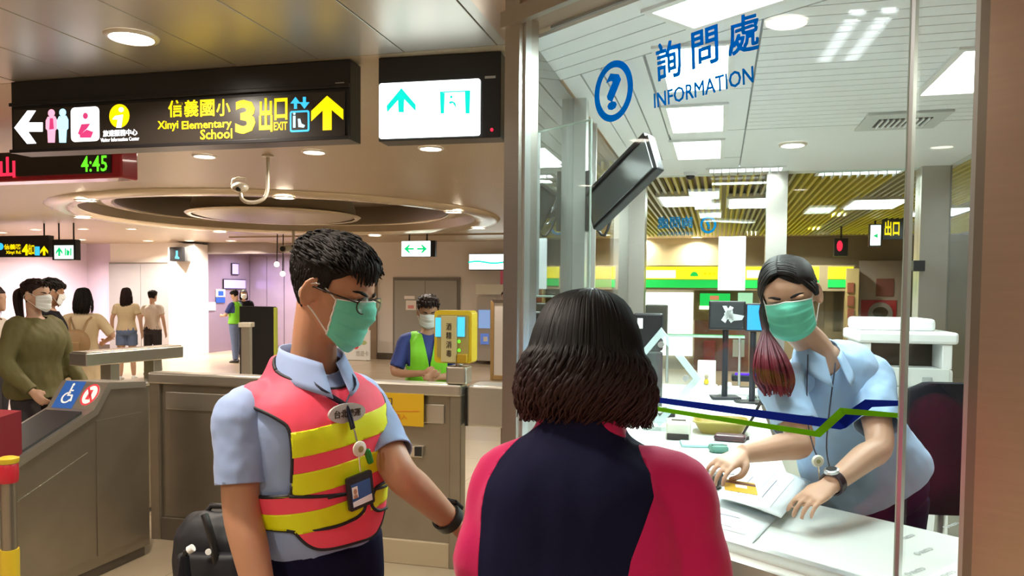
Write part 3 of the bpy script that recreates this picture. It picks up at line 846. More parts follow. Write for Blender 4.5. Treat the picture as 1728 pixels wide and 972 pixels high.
MB().prism([(p.x, p.y) for p in (E_ + VV * (s_in + 0.55) - U * 0.40, E_ + VV * (s_in + 0.57) - U * 0.40, E_ + VV * (s_in + 0.57), E_ + VV * (s_in + 0.55))], 0.1, CT - 0.035).build('end_panel', m_cream, counter)

# ================================================================== SIGNS
m_signblk = mat('sign_face_black', (0.030, 0.024, 0.020), 0.28, spec=0.6)
m_sigcase = mat('sign_case', (0.012, 0.012, 0.013), 0.35)
g_white = glow('sign_white', (0.95, 0.97, 1.0), 1.7)
g_yellow = glow('sign_yellow', (1.0, 0.72, 0.0), 1.0)
g_pink = glow('sign_pink', (1.0, 0.42, 0.58), 1.0)
g_magenta = glow('sign_magenta', (0.72, 0.05, 0.20), 0.8)
g_sky = glow('sign_sky', (0.45, 0.82, 1.0), 1.2)
g_blue = glow('sign_blue', (0.04, 0.50, 0.90), 1.0)
g_teal = glow('sign_teal', (0.0, 0.75, 0.62), 0.9)
g_exit = glow('exit_white', (0.90, 1.0, 0.97), 2.6)
g_red = glow('led_red', (1.0, 0.02, 0.06), 1.3)
g_green = glow('led_green', (0.12, 0.75, 0.02), 1.1)
g_exitgreen = glow('arrow_green', (0.0, 0.60, 0.18), 0.9)

class Board:
    """a flat board whose marks are given as picture points on its plane"""
    def __init__(s, o, xdir): s.o = o; s.x = xdir.normalized(); s.n = s.x.cross(UZ); s.m = frame(o, s.x, UZ)
    def p(s, px, py):
        q = onplane(px, py, s.o, s.n) - s.o
        return (q.dot(s.x), q.z)
    def poly(s, pts): return [s.p(*q) for q in pts]
    def rect(s, x0, y0, x1, y1):
        a, b = s.p(x0, (y0+y1)/2), s.p(x1, (y0+y1)/2); c, d = s.p((x0+x1)/2, y1), s.p((x0+x1)/2, y0)
        return a[0], c[1], b[0], d[1]
    def flat(s, name, polys, m, par, z=0.0, t=0.0015):
        return flat(name, [s.poly(q) for q in polys], s.m, m, par, t, z)
    def disc(s, name, cx, cy, rx, ry, m, par, z=0.0, n=24):
        x0, y0, x1, y1 = s.rect(cx - rx, cy - ry, cx + rx, cy + ry)
        return flat(name, [circ((x0+x1)/2, (y0+y1)/2, (x1-x0)/2, (y1-y0)/2, n)], s.m, m, par, 0.0015, z)
    def text(s, name, body, x0, y0, x1, y1, m, par, z=0.0, bold=0.0):
        a = s.rect(x0, y0, x1, y1)
        mm = s.m @ Matrix.Translation(V3((a[0]+a[2])/2, (a[1]+a[3])/2, z + 0.001))
        return text(name, body, mm, m, par, fit=(a[2]-a[0], a[3]-a[1]), bold=bold)
    def box(s, name, x0, y0, x1, y1, z0, z1, m, par, b=0.003):
        a = s.rect(x0, y0, x1, y1)
        return MB().bbox(((a[0]+a[2])/2, (a[1]+a[3])/2, (z0+z1)/2), (a[2]-a[0], a[3]-a[1], abs(z1-z0)), b, s.m).build(name, m, par)

SR, SL = onz(590, 98, CEIL), onz(17, 137, CEIL)
SD = (SR - SL).normalized()
B1 = Board(SL, SD)
sg = thing('direction_sign', 'long black hanging direction sign with white arrow, pictograms and yellow exit 3 lettering', 'sign', V3((SL.x+SR.x)/2, (SL.y+SR.y)/2, 2.3))
L_, bz = (SR - SL).length, onplane(300, 247, SL, B1.n).z
MB().bbox((L_/2, (bz - CEIL)/2 - 0.002, -0.07), (L_, CEIL - bz - 0.004, 0.13), 0.004, B1.m).build('case', m_sigcase, sg)
fb = onplane(300, 165, SL, B1.n).z - CEIL
MB().bbox((L_/2, (bz - CEIL + fb)/2, 0.0), (L_ - 0.05, fb - (bz - CEIL) - 0.03, 0.008), 0.002, B1.m).build('face', m_signblk, sg)
MB().bbox((L_/2, fb + 0.012, 0.004), (L_, 0.02, 0.02), 0.003, B1.m).build('face_trim', m_blackm, sg)
MB().bbox((L_/2, bz - CEIL + 0.008, 0.004), (L_, 0.02, 0.02), 0.003, B1.m).build('face_trim', m_blackm, sg)
Z = 0.0045
B1.flat('left_arrow', [[(25.5,216),(47.7,187),(61.7,187),(49.4,206)], [(40,207),(73.2,207),(73.2,222.5),(40,222.5)], [(25.5,216),(49.4,223.4),(62.6,242.3),(47,243)], [(25.5,216),(49.4,206),(49.4,223.4)]], g_white, sg, Z)
def person_icon(cx, y0, h, w, m):
    o_ = B1.flat('pictogram', [[(cx-w*.32, y0+h*.22), (cx+w*.32, y0+h*.20), (cx+w*.5, y0+h*.32), (cx+w*.5, y0+h*.58), (cx+w*.33, y0+h*.64), (cx-w*.33, y0+h*.64), (cx-w*.5, y0+h*.58), (cx-w*.5, y0+h*.34)],
        [(cx-w*.36, y0+h*.6), (cx+w*.36, y0+h*.6), (cx+w*.30, y0+h), (cx-w*.30, y0+h)]], m, sg, Z)
    B1.disc('pictogram_head', cx, y0 + h*.11, w*.30, h*.115, m, sg, Z); return o_
person_icon(88, 185, 56, 19, g_pink)
B1.flat('pictogram_dress', [[(86, 200), (91, 200), (92.5, 218), (85, 219)]], g_magenta, sg, Z + 0.0016)
person_icon(107, 184, 57, 19, g_sky)
a = B1.rect(121, 181, 168.7, 239)
flat('nursing_tile', [rrect(*a, 0.025)], B1.m, g_white, sg, 0.0015, Z)
B1.disc('nursing_head', 145.7, 196, 4.2, 5.4, g_magenta, sg, Z + 0.0016)
B1.flat('nursing_figure', [[(139, 210), (154, 209), (148, 218), (136, 228), (133, 226)], [(136, 228), (148, 219), (159, 223), (155, 233), (137, 233)]], g_magenta, sg, Z + 0.0016)
B1.disc('visitor_disc', 202.5, 196, 17, 20, g_yellow, sg, Z)
B1.disc('visitor_dot', 206, 185.5, 4, 4, g_white, sg, Z + 0.0016)
B1.flat('visitor_mark', [[(191, 202), (196, 196), (209, 194), (208, 200), (199, 202)], [(201, 198), (209, 194), (206, 216), (198, 216)]], g_white, sg, Z + 0.0016)
B1.text('lettering', '旅遊服務中心', 175, 219, 233, 230, g_white, sg, Z, 0.01)
B1.text('lettering', 'Visitor Information Center', 171, 232, 236, 238.5, g_white, sg, Z)
for i_, c_ in enumerate('信義國小'): B1.text('lettering', c_, 285 + 27 * i_, 169.5 - 0.6 * i_, 309 + 27 * i_, 198 - 0.6 * i_, g_yellow, sg, Z, 0.018)
B1.text('lettering', 'Xinyi', 267, 204, 302, 222, g_yellow, sg, Z, 0.015)
B1.text('lettering', 'Elementary', 308, 203, 392, 221, g_yellow, sg, Z, 0.015)
B1.text('lettering', 'School', 339, 218, 393, 235, g_yellow, sg, Z, 0.015)
B1.text('lettering', '3', 398, 169, 432, 226, g_yellow, sg, Z, 0.04)
B1.text('lettering', '出', 438, 166, 461, 223, g_yellow, sg, Z, 0.03)
B1.text('lettering', '口', 464, 166, 486, 203, g_yellow, sg, Z, 0.03)
B1.text('lettering', 'EXIT', 463, 206, 486, 220, g_yellow, sg, Z, 0.02)
a = B1.rect(490, 187, 523, 223)
flat('lift_tile', [rrect(*a, 0.012)], B1.m, g_blue, sg, 0.0015, Z)
b_ = (a[0]+0.010, a[1]+0.010, a[2]-0.010, a[3]-0.010)
flat('lift_tile_inner', [rrect(*b_, 0.006)], B1.m, m_signblk, sg, 0.0012, Z + 0.0014)
B1.flat('lift_figures', [[(496, 196), (500, 196), (500, 216), (496, 216)], [(504, 201), (508, 201), (510, 209), (516, 212), (514, 216), (505, 215)]], g_sky, sg, Z + 0.003)
B1.disc('lift_figure_head', 498, 192.5, 2, 2, g_sky, sg, Z + 0.003, 10)
B1.flat('lift_arrows', [[(497, 174), (502, 174), (502, 184), (497, 184)], [(491, 175), (499.5, 164), (508, 175)], [(512, 164), (517, 164), (517, 174), (512, 174)], [(506, 173), (523, 173), (514.5, 184)]], g_blue, sg, Z)
x0, y0, x1, y1 = B1.rect(526, 162, 580, 220)
flat('up_arrow', arrow_up((x0+x1)/2, (y0+y1)/2, x1-x0, y1-y0, 0.28, 0.42), B1.m, g_yellow, sg, 0.0015, Z)
B1.text('maker_plate', '▬▬▬', 566, 139, 581, 143, mat('grey_print', (0.5, 0.5, 0.5), 0.5), sg, 0.0)

B2 = Board(onz(638, 97, CEIL), onz(845, 85, CEIL) - onz(638, 97, CEIL))
ex = thing('exit_sign', 'black hanging light box with glowing white face and teal up arrow', 'exit sign', onz(740, 90, CEIL) - UZ * 0.4)
L2 = (onz(845, 85, CEIL) - onz(638, 97, CEIL)).length; bz2 = onplane(740, 235, B2.o, B2.n).z - CEIL
MB().bbox((L2/2, bz2/2 - 0.001, -0.07), (L2, -bz2 - 0.002, 0.13), 0.004, B2.m).build('case', m_sigcase, ex)
q = B2.poly([(640, 233), (810, 230), (812, 133), (640, 141)])
MB().prism(rrect(q[0][0], (q[0][1]+q[1][1])/2, q[1][0], (q[2][1]+q[3][1])/2, 0.012), -0.004, 0.004, B2.m).build('lit_face', g_exit, ex)
B2.flat('arrow', [[(678, 149), (653, 179), (654, 190), (678, 163)], [(678, 149), (678, 163), (702, 188), (702, 177)], [(672, 160), (683, 160), (682, 190), (673, 190)]], g_teal, ex, 0.0045)
B2.flat('doorway_mark', [[(743, 157), (751, 157), (750, 192), (744, 192)], [(785, 155), (794, 155), (793, 192), (786, 192)], [(743, 155), (794, 153), (794, 155), (743, 157)], [(764, 171), (769, 174), (771, 183), (766, 177)], [(758, 172), (764, 171), (765, 174), (759, 176)]], g_teal, ex, 0.0045)
B2.disc('running_figure_head', 762, 164, 2.2, 2.6, g_teal, ex, 0.0045, 10)
B2.disc('indicator', 830, 219, 2.5, 3, g_red, ex, 0.0, 10)
B2.text('maker_plate', '▬▬▬', 818, 128, 836, 132, mat('grey_print', (0.5, 0.5, 0.5), 0.5), ex, -0.003)

# red train-time display hanging behind
B3 = Board(at(0, 280, 6.0), U)
led = thing('train_display', 'red framed LED train display reading 4:45', 'display', at(60, 305, 6.1))
x0, y0, x1, y1 = B3.rect(-160, 256, 204, 306)
m_redcase = mat('red_case', (0.42, 0.012, 0.03), 0.22, coat=0.6)
MB().bbox(((x0+x1)/2, (y0+y1)/2, -0.09), (x1-x0, y1-y0, 0.17), 0.012, B3.m).build('case', m_redcase, led)
xa, ya, xb, yb = B3.rect(-150, 258, 188, 298)
MB().bbox(((xa+xb)/2, (ya+yb)/2, 0.0), (xb-xa, yb-ya, 0.012), 0.003, B3.m).build('screen', m_signblk, led)
B3.text('lettering', '象', -28, 265, -4, 301, g_red, led, 0.006, 0.02)
B3.text('lettering', '山', 1, 265, 27, 300, g_red, led, 0.006, 0.035)
B3.text('lettering', '4:45', 138, 263, 182, 290, g_green, led, 0.006, 0.012)
for s_ in (0.15, 0.85):
    pt = B3.m @ V3(x0 + (x1-x0)*s_, y1 - 0.01, -0.09)
    MB().tube([pt, V3(pt.x, pt.y, CEIL)], 0.012, 8).build('hanger', m_blackm, led)

# far direction sign and exit sign
B4 = Board(at(40, 415, 14.0), U)
fs = thing('direction_sign', 'small far black hanging sign with yellow exit 4 lettering', 'sign', at(30, 433, 14))
B4.box('case', -60, 398, 82, 434, -0.12, 0.0, m_sigcase, fs)
B4.text('lettering', '信義路', 7, 412, 36, 421, g_yellow, fs, 0.001, 0.02)
B4.text('lettering', 'Xinyi Rd.', 10, 423, 36, 430, g_yellow, fs, 0.001, 0.02)
B4.text('lettering', '4', 37, 412, 48, 431, g_yellow, fs, 0.001, 0.04)
B4.text('lettering', '出口', 48, 412, 58, 430, g_yellow, fs, 0.001, 0.02)
B4.flat('lift_tile', [[(59, 416), (67, 416), (67, 431), (59, 431)]], g_blue, fs, 0.001)
x0, y0, x1, y1 = B4.rect(68, 415, 81, 431)
flat('up_arrow', arrow_up((x0+x1)/2, (y0+y1)/2, x1-x0, y1-y0), B4.m, g_yellow, fs, 0.002, 0.001)
B4.disc('visitor_disc', 1, 416, 5, 6, g_blue, fs, 0.001, 12)
for px in (-20, 70):
    pt = onplane(px, 399, B4.o, B4.n) + VV * 0.06
    MB().tube([pt, V3(pt.x, pt.y, CEIL)], 0.014, 8).build('hanger', m_blackm, fs)
fe = thing('exit_sign', 'small far hanging exit sign with white face and green arrow beside the exit 4 sign', 'exit sign', at(108, 438, 14))
B4.box('case', 88, 404, 127, 439, -0.12, 0.0, m_sigcase, fe)
B4.box('lit_face', 92, 414, 124, 437, -0.002, 0.006, glow('exit_face_far', (0.80, 1.0, 0.88), 1.1), fe, 0.002)
x0, y0, x1, y1 = B4.rect(95, 417, 106, 432)
flat('arrow', arrow_up((x0+x1)/2, (y0+y1)/2, x1-x0, y1-y0), B4.m, g_exitgreen, fe, 0.002, 0.0065)
B4.flat('doorway_mark', [[(110, 419), (112, 419), (112, 431), (110, 431)], [(119, 419), (121, 419), (121, 431), (119, 431)], [(113, 421), (118, 424), (117, 431), (113, 431)]], g_exitgreen, fe, 0.0065)
for px in (95, 120):
    pt = onplane(px, 405, B4.o, B4.n) + VV * 0.06
    MB().tube([pt, V3(pt.x, pt.y, CEIL)], 0.014, 8).build('hanger', m_blackm, fe)
# accessible toilet sign on the pier
B5 = Board(onwall(300, 430, 0.72), U)
ac = thing('accessible_sign', 'small black box sign with glowing blue wheelchair figure on the white pier', 'sign', onwall(299, 441, 0.6))
B5.box('case', 286, 417, 312, 441, -0.21, 0.0, m_sigcase, ac)
B5.flat('wheelchair_mark', [[(297, 423), (300, 423), (300, 433), (297, 433)], [(297, 430), (303, 435), (302, 437), (295, 436)]], g_blue, ac, 0.001)
# two-way sign
B6 = Board(at(702, 420, 15.0), U)
tw = thing('two_way_sign', 'small hanging white sign with green double-headed arrow above the service door', 'exit sign', at(702, 432, 15))
B6.box('case', 678, 406, 734, 433, -0.10, -0.005, m_sigcase, tw)
B6.box('lit_face', 678, 407, 726, 432.5, -0.006, 0.006, g_exit, tw)
B6.flat('arrows', [[(686, 418.5), (699, 418.5), (699, 421.5), (686, 421.5)], [(682, 420), (690, 413), (693, 413), (688, 420)], [(682, 420), (688, 420), (693, 427), (690, 427)],
                   [(704, 418.5), (717, 418.5), (717, 421.5), (704, 421.5)], [(721, 420), (713, 427), (710, 427), (715, 420)], [(721, 420), (715, 420), (710, 413), (713, 413)]], g_exitgreen, tw, 0.0065)
for px in (689, 719):
    pt = onplane(px, 407, B6.o, B6.n) + VV * 0.05
    MB().tube([pt, V3(pt.x, pt.y, CEIL)], 0.016, 8).build('hanger', m_blackm, tw)

# ================================================================== CEILING FITTINGS
YP = onz(452, 262, CEIL).y
pp = [onz(452, 262, CEIL)] + [at(x, y, YP) for x, y in ((452, 300), (451, 322), (445, 335), (432, 341), (418, 341), (409, 336), (406, 326))]
pipe = thing('camera_pipe', 'pale curved pipe bracket with round camera hanging from the tan ceiling', 'camera bracket', pp[0])
m_pale = mat('pale_enamel', (0.62, 0.56, 0.46), 0.3, 0.3)
MB().tube([Vector(p) for p in spline(pp, 4)], 0.017, 10).build('pipe', m_pale, pipe, 60)
MB().lathe([(0.05, 0), (0.05, -0.012), (0.02, -0.02)], Matrix.Translation(pp[0]), 18).build('flange', m_pale, pipe, 40)
hc = at(405, 316, YP)
MB().ell((0, 0, 0), (0.075, 0.06, 0.045), Matrix.Translation(hc), 18, 10).build('camera_head', m_pale, pipe, 180)
MB().ell((0, -0.03, -0.012), (0.032, 0.03, 0.03), Matrix.Translation(hc), 14, 8).build('lens', m_black, pipe, 180)
MB().tube([at(391, 312, YP), at(393, 303, YP), at(402, 300, YP), at(415, 302, YP)], 0.010, 8).build('guard', m_pale, pipe, 60)
# wall camera and spotlights in the recess
cb = thing('bullet_camera', 'pale bullet camera hanging near the dark recess', 'camera', at(490, 413, 15))
MB().tube([at(477, 420, 14.7), at(500, 420, 15.2)], 0.07, 14).build('body', m_pale, cb, 40)
MB().tube([at(476.5, 420, 14.66), at(478, 420, 14.72)], 0.05, 12).build('lens', m_black, cb, 40)
MB().tube([at(495, 416, 15.1), V3(at(495, 416, 15.1).x, 15.1, CEIL)], 0.03, 8).build('stem', m_pale, cb, 60)
for (px, py, l) in ((467, 446, 'small lit spotlight above a second one by the recess'), (477, 462, 'small lit spotlight below another one by the recess')):
    c = at(px, py, 15.5)
    sp = thing('spotlight', l, 'spotlight', c)
    MB().ell((0, 0, 0), (0.055, 0.055, 0.055), Matrix.Translation(c), 12, 8).build('bulb', glow('spot_glow', (1, 0.85, 0.6), 2.5), sp, 180)
    MB().tube([c, V3(c.x, c.y + 0.05, CEIL)], 0.012, 6).build('rod', m_blackm, sp)

# ================================================================== TICKET GATES
GF = onz(253, 935, 0); GF.z = 0
gate = thing('ticket_gate', 'brushed steel ticket gate with sloping reader, wheelchair sticker and no-entry sticker', 'ticket gate', GF - VV * 0.5 - U * 0.14)
GM = frame(GF, -VV, UZ)          # X towards the viewer along the gate, Y up, Z = (-VV) x up
side = 1 if (GM.to_3x3() @ V3(0, 0, 1)).dot(U) > 0 else -1
def gx(pts, z0, z1): return MB().prism(pts, z0 * side, z1 * side, GM)
prof = [(0, 0.06), (0, 1.0), (0.05, 1.02), (0.30, 1.02), (0.40, 0.89), (0.93, 0.695), (1.0, 0.65), (1.03, 0.56), (1.03, 0.06)]
gx(prof, -0.28, 0.0).build('body', m_steel_dk, gate, 30)
gx([(0.02, 0), (1.0, 0), (1.0, 0.07), (0.02, 0.07)], -0.26, -0.02).build('kick_plate', m_dark, gate)
gx([(0.06, 0.12), (0.40, 0.12), (0.40, 0.86), (0.06, 0.86)], 0, 0.006).build('side_panel', m_steel_dk, gate)
gx([(0.46, 0.12), (0.97, 0.12), (0.97, 0.52), (0.46, 0.70)], 0, 0.006).build('side_panel', m_steel_dk, gate)
gx([(0.03, 1.0), (0.30, 1.02), (0.395, 0.895), (0.93, 0.695), (0.935, 0.735), (0.42, 0.925), (0.315, 1.06), (0.03, 1.035)], -0.30, 0.012).build('top_cover', m_steel, gate, 30)
def gslope(x): return 0.925 + (0.735 - 0.925) * (x - 0.42) / 0.515
gx([(0.47, gslope(0.47)), (0.88, gslope(0.88)), (0.88, gslope(0.88) + 0.014), (0.47, gslope(0.47) + 0.014)], -0.26, -0.02).build('reader_pad', m_black, gate)
# stickers on the sloping cover
sx = (GM.to_3x3() @ V3(0.42 - 0.315, 0.925 - 1.06, 0)).normalized()
sp0 = GM @ V3(0.317, 1.058, -0.27 * side)
stm = frame(sp0, U, -sx)
m_stblue = mat('sticker_blue', (0.02, 0.10, 0.40), 0.4); m_stwhite = mat('sticker_white', (0.85, 0.85, 0.85), 0.5); m_stred = mat('sticker_red', (0.65, 0.05, 0.07), 0.4)
stp = flat('wheelchair_sticker', [[(0.0, 0.0), (0.135, 0.0), (0.135, -0.17), (0, -0.17)]], stm, m_stblue, gate, 0.001, 0.0005)
flat('wheelchair_mark', ring_polys(0.066, -0.105, 0.034, 0.036, 0.010, 20)[4:19] + [[(0.058, -0.03), (0.068, -0.03), (0.070, -0.09), (0.060, -0.09)], [(0.06, -0.055), (0.085, -0.055), (0.085, -0.064), (0.06, -0.064)], [(0.06, -0.085), (0.095, -0.085), (0.095, -0.094), (0.06, -0.094)], [(0.088, -0.09), (0.097, -0.087), (0.108, -0.125), (0.098, -0.128)]] + [circ(0.064, -0.022, 0.008, 0.009, 10)], stm, m_stwhite, stp, 0.0008, 0.0016)
st2 = flat('no_entry_sticker', [circ(0.205, -0.08, 0.052, 0.068, 26)], stm, m_stwhite, gate, 0.001, 0.0005)
flat('no_entry_mark', ring_polys(0.205, -0.08, 0.052, 0.068, 0.011, 26) + [[(0.172, -0.045), (0.18, -0.035), (0.24, -0.115), (0.232, -0.125)], [(0.195, -0.05), (0.212, -0.05), (0.215, -0.11), (0.19, -0.11)]], stm, m_stred, st2, 0.0008, 0.0016)

# second gate unit behind with its rail
g2 = thing('ticket_gate', 'low steel gate unit carrying a flat handrail on two uprights', 'ticket gate', at(200, 700, 5.5))
g2.location.z = 0
ra, rb = at(131, 607, 5.0), at(296, 594, 5.75)
rd = (rb - ra); rd.z = 0; rdn = rd.normalized(); rl = rd.length
RM = frame(V3(ra.x, ra.y, 0), rdn, UZ)
MB().bbox((rl/2, ra.z, 0.0), (rl, 0.085, 0.16), 0.006, RM).build('handrail', m_steel, g2)
MB().bbox((rl/2, ra.z + 0.045, 0.0), (rl * 0.98, 0.012, 0.14), 0.004, RM).build('rail_top', m_steel_lt, g2)
for f_ in (0.30, 0.74):
    MB().bbox((rl * f_, (ra.z + 0.90)/2, 0.0), (0.07, ra.z - 0.90, 0.10), 0.004, RM).build('upright', m_steel, g2)
MB().bbox((rl/2, 0.48, 0.0), (rl * 1.05, 0.90, 0.24), 0.02, RM).build('body', m_steel_dk, g2)
MB().bbox((rl/2, 0.915, 0.0), (rl * 1.07, 0.03, 0.26), 0.01, RM).build('top_cover', m_steel, g2)

# steel fence across the hall
F0, F1 = onz(262, 905, 0), onz(782, 958, 0)
FD = (F1 - F0).normalized(); FL = (F1 - F0).length
FM = frame(F0, FD, UZ)
fence = thing('steel_fence', 'steel panel fence with yellow entry sticker between the gate and the booth', 'fence', (F0 + F1) / 2)
nb = 3; FH = 1.02
for k in range(nb + 1):
    MB().bbox((0.04 + (FL - 0.08) * k / nb, FH/2, 0), (0.07, FH, 0.09), 0.006, FM).build('post', m_steel_dk, fence)
MB().bbox((FL/2, FH + 0.0, 0), (FL, 0.07, 0.12), 0.012, FM).build('top_rail', m_steel, fence)
for k in range(nb):
    w = (FL - 0.08) / nb; cx = 0.04 + w * (k + 0.5)
    MB().bbox((cx, 0.565, 0), (w - 0.07, 0.85, 0.04), 0.004, FM).build('panel', m_steel_dk, fence)
    MB().bbox((cx, 0.88, 0.024), (w - 0.14, 0.11, 0.012), 0.004, FM).build('panel_band', m_steel, fence)
    MB().bbox((cx, 0.07, 0.01), (w - 0.07, 0.14, 0.06), 0.004, FM).build('kick_plate', m_dark if k == 0 else mat('tan_plinth', (0.42, 0.33, 0.22), 0.4), fence)
BF = Board(F0, FD); 
m_ystick = mat('sticker_yellow', (0.62, 0.36, 0.01), 0.4); m_ink = mat('dark_ink', (0.05, 0.035, 0.02), 0.5); m_orange = mat('orange_ink', (0.62, 0.16, 0.01), 0.5)
st = BF.box('entry_sticker', 622, 661, 721, 715, 0.052, 0.060, m_ystick, fence, 0.001)
BF.text('lettering', '出入口', 627, 667, 669, 680, m_ink, st, 0.0602, 0.01)
BF.text('lettering', 'No Ticket', 630, 682, 672, 688, m_ink, st, 0.0602)
BF.flat('print_line', [[(628, 691), (714, 691), (714, 692.2), (628, 692.2)]], m_orange, st, 0.0602)
BF.text('lettering', '請勿進入', 650, 695, 694, 704, m_orange, st, 0.0602)
BF.text('lettering', 'Do not enter', 650, 706, 684, 711, m_orange, st, 0.0602)
sl_ = BF.box('card_slot', 672, 750, 718, 768, 0.02, 0.05, m_steel_lt, fence, 0.004)
BF.box('slot_mouth', 705, 751, 717, 767, 0.046, 0.054, m_black, sl_, 0.002)
# barrier unit by the booth
bu_ = thing('barrier_unit', 'short steel barrier box beside the booth corner post', 'gate barrier', at(830, 900, 4.15))
bu_.location.z = 0
BB = Board(at(786, 690, 4.3), U)
BB.box('box', 788, 652, 866, 722, -0.22, 0.0, m_steel, bu_, 0.012)
BB.box('end_cap', 782, 655, 789, 720, -0.20, -0.02, m_black, bu_, 0.004)
x0, y0, x1, y1 = BB.rect(842, 722, 880, 722.5)
MB().bbox(((x0+x1)/2, (y0 - BB.o.z*0)/2 - BB.o.z/2, -0.11), (x1-x0, BB.o.z + y0 - 0.0, 0.16), 0.006, BB.m).build('pedestal', m_steel_dk, bu_)

# yellow dispenser on its pole
B7 = Board(at(764, 570, 4.30), U)
ds = thing('dispenser', 'yellow hand sanitiser dispenser with two blue screens on a short pole', 'dispenser', at(774, 640, 4.35))
m_yel = mat('yellow_plastic', (0.62, 0.43, 0.02), 0.35)
x0, y0, x1, y1 = B7.rect(733, 524, 796, 613)
MB().prism(rrect(x0, y0, x1, y1, 0.022), -0.10, 0.0, B7.m).build('body', m_yel, ds, 40)
MB().prism(rrect(x0 + 0.018, y0 + 0.03, x1 - 0.018, y1 - 0.025, 0.012), 0.0, 0.006, B7.m).build('front_plate', mat('olive_plate', (0.34, 0.27, 0.08), 0.4), ds)
B7.box('text_plate', 746, 533, 772, 611, 0.006, 0.020, mat('beige_plate', (0.50, 0.42, 0.20), 0.4), ds, 0.003)
for i, ch in enumerate('酒精消毒'):
    B7.text('lettering', ch, 755, 545 + i * 15, 764, 557 + i * 15, m_ink, ds, 0.0202, 0.01)
B7.box('screen', 736, 536, 745, 568, 0.006, 0.014, glow('screen_blue', (0.05, 0.45, 1.0), 1.1), ds, 0.002)
B7.box('screen', 773, 535, 785, 568, 0.006, 0.014, glow('screen_blue', (0.05, 0.45, 1.0), 1.1), ds, 0.002)
for y in (576, 591): B7.disc('indicator', 775.5, y, 2.6, 3, g_green, ds, 0.008, 12)
B7.box('drip_lip', 774, 597, 790, 612, 0.0, 0.03, mat('dark_yellow', (0.40, 0.24, 0.01), 0.4), ds, 0.004)
pt = B7.m @ V3((x0 + x1)/2 + 0.02, y0 + 0.01, -0.05)
MB().tube([pt, V3(pt.x, pt.y, 1.09)], 0.022, 14).build('pole', m_steel_lt, ds, 40)
MB().bbox((0, 0, 0), (0.12, 0.11, 0.10), 0.01, frame(V3(pt.x, pt.y, 1.057 + 0.05), U)).build('base', m_steel, ds)

# stanchion and red cover at the picture's edge
st0 = at(14, 800, 2.75); stz = st0.z
sn = thing('stanchion', 'steel queue post with red belt head and yellow ring', 'queue post', V3(st0.x, st0.y, 0))
sm_ = Matrix.Translation(V3(st0.x, st0.y, 0))
MB().lathe([(0.16, 0), (0.16, 0.012), (0.05, 0.03), (0.028, 0.04)], sm_, 28).build('base', m_steel_dk, sn, 40)
MB().lathe([(0.026, 0.03), (0.026, stz - 0.02)], sm_, 18).build('pole', m_steel_dk, sn, 40)
MB().lathe([(0.030, stz - 0.03), (0.033, stz - 0.02), (0.033, stz + 0.035), (0.030, stz + 0.04)], sm_, 20).build('belt_head', mat('red_plastic', (0.50, 0.015, 0.03), 0.35), sn, 40)
MB().lathe([(0.033, stz + 0.04), (0.036, stz + 0.045), (0.036, stz + 0.058), (0.02, stz + 0.064)], sm_, 20).build('ring', m_yel, sn, 40)
MB().lathe([(0.030, 0.42), (0.031, 0.43), (0.031, 0.62), (0.030, 0.63)], sm_, 20).build('sleeve', m_yel, sn, 40)
pcv = at(-30, 722, 3.1)
cv = thing('gate_cover', 'dark red sloping gate cover at the edge of the gate row', 'gate cover', V3(pcv.x - 0.1, pcv.y, 0))
CM = frame(V3(pcv.x, pcv.y, 0), -VV, UZ)
MB().prism([(-0.1, pcv.z + 0.06), (-0.1, pcv.z - 0.12), (0.35, pcv.z - 0.30), (0.42, pcv.z - 0.22), (0.05, pcv.z + 0.04)], -0.09, 0.13, CM).build('cover', mat('dark_red_plastic', (0.20, 0.008, 0.018), 0.4), cv, 30)
MB().prism([(-0.05, 0), (0.4, 0), (0.4, pcv.z - 0.32), (-0.05, pcv.z - 0.14)], -0.08, 0.08, CM).build('body', m_steel_dk, cv)

# ================================================================== FAR FURNITURE
bb = thing('notice_stand', 'tall black board on feet with a lime edge, standing behind the officer', 'notice stand', at(434, 560, 8.6))
bb.location.z = 0
B8 = Board(at(434, 560, 8.6), U)
x0, y0, x1, y1 = B8.rect(404, 517, 462, 600)
MB().bbox(((x0+x1)/2, (y1 - B8.o.z + 0.05)/2, -0.03), (x1-x0, y1 + B8.o.z - 0.05, 0.06), 0.006, B8.m).build('board', m_black, bb)
MB().bbox((x1 + 0.012, (y1 - B8.o.z + 0.05)/2, -0.02), (0.024, y1 + B8.o.z - 0.07, 0.05), 0.004, B8.m).build('edge', mat('lime_edge', (0.45, 0.50, 0.06), 0.4), bb)
for s_ in (x0 + 0.05, x1 - 0.05): MB().bbox((s_, -B8.o.z + 0.02, -0.03), (0.05, 0.04, 0.4), 0.004, B8.m).build('foot', m_blackm, bb)
# slim pedestal in front of it
pd = at(416, 548, 8.0)
pe = thing('pedestal', 'slim pale pedestal before the black board', 'pedestal', V3(pd.x, pd.y, 0))
MB().bbox((0, 0, pd.z), (0.13, 0.13, 0.05), 0.008, Matrix.Translation(V3(pd.x, pd.y, 0))).build('top', m_pale, pe)
MB().bbox((0, 0, pd.z/2), (0.09, 0.09, pd.z - 0.02), 0.008, Matrix.Translation(V3(pd.x, pd.y, 0))).build('column', m_steel, pe)
MB().bbox((0, 0, 0.015), (0.24, 0.24, 0.03), 0.008, Matrix.Translation(V3(pd.x, pd.y, 0))).build('base', m_steel_dk, pe)
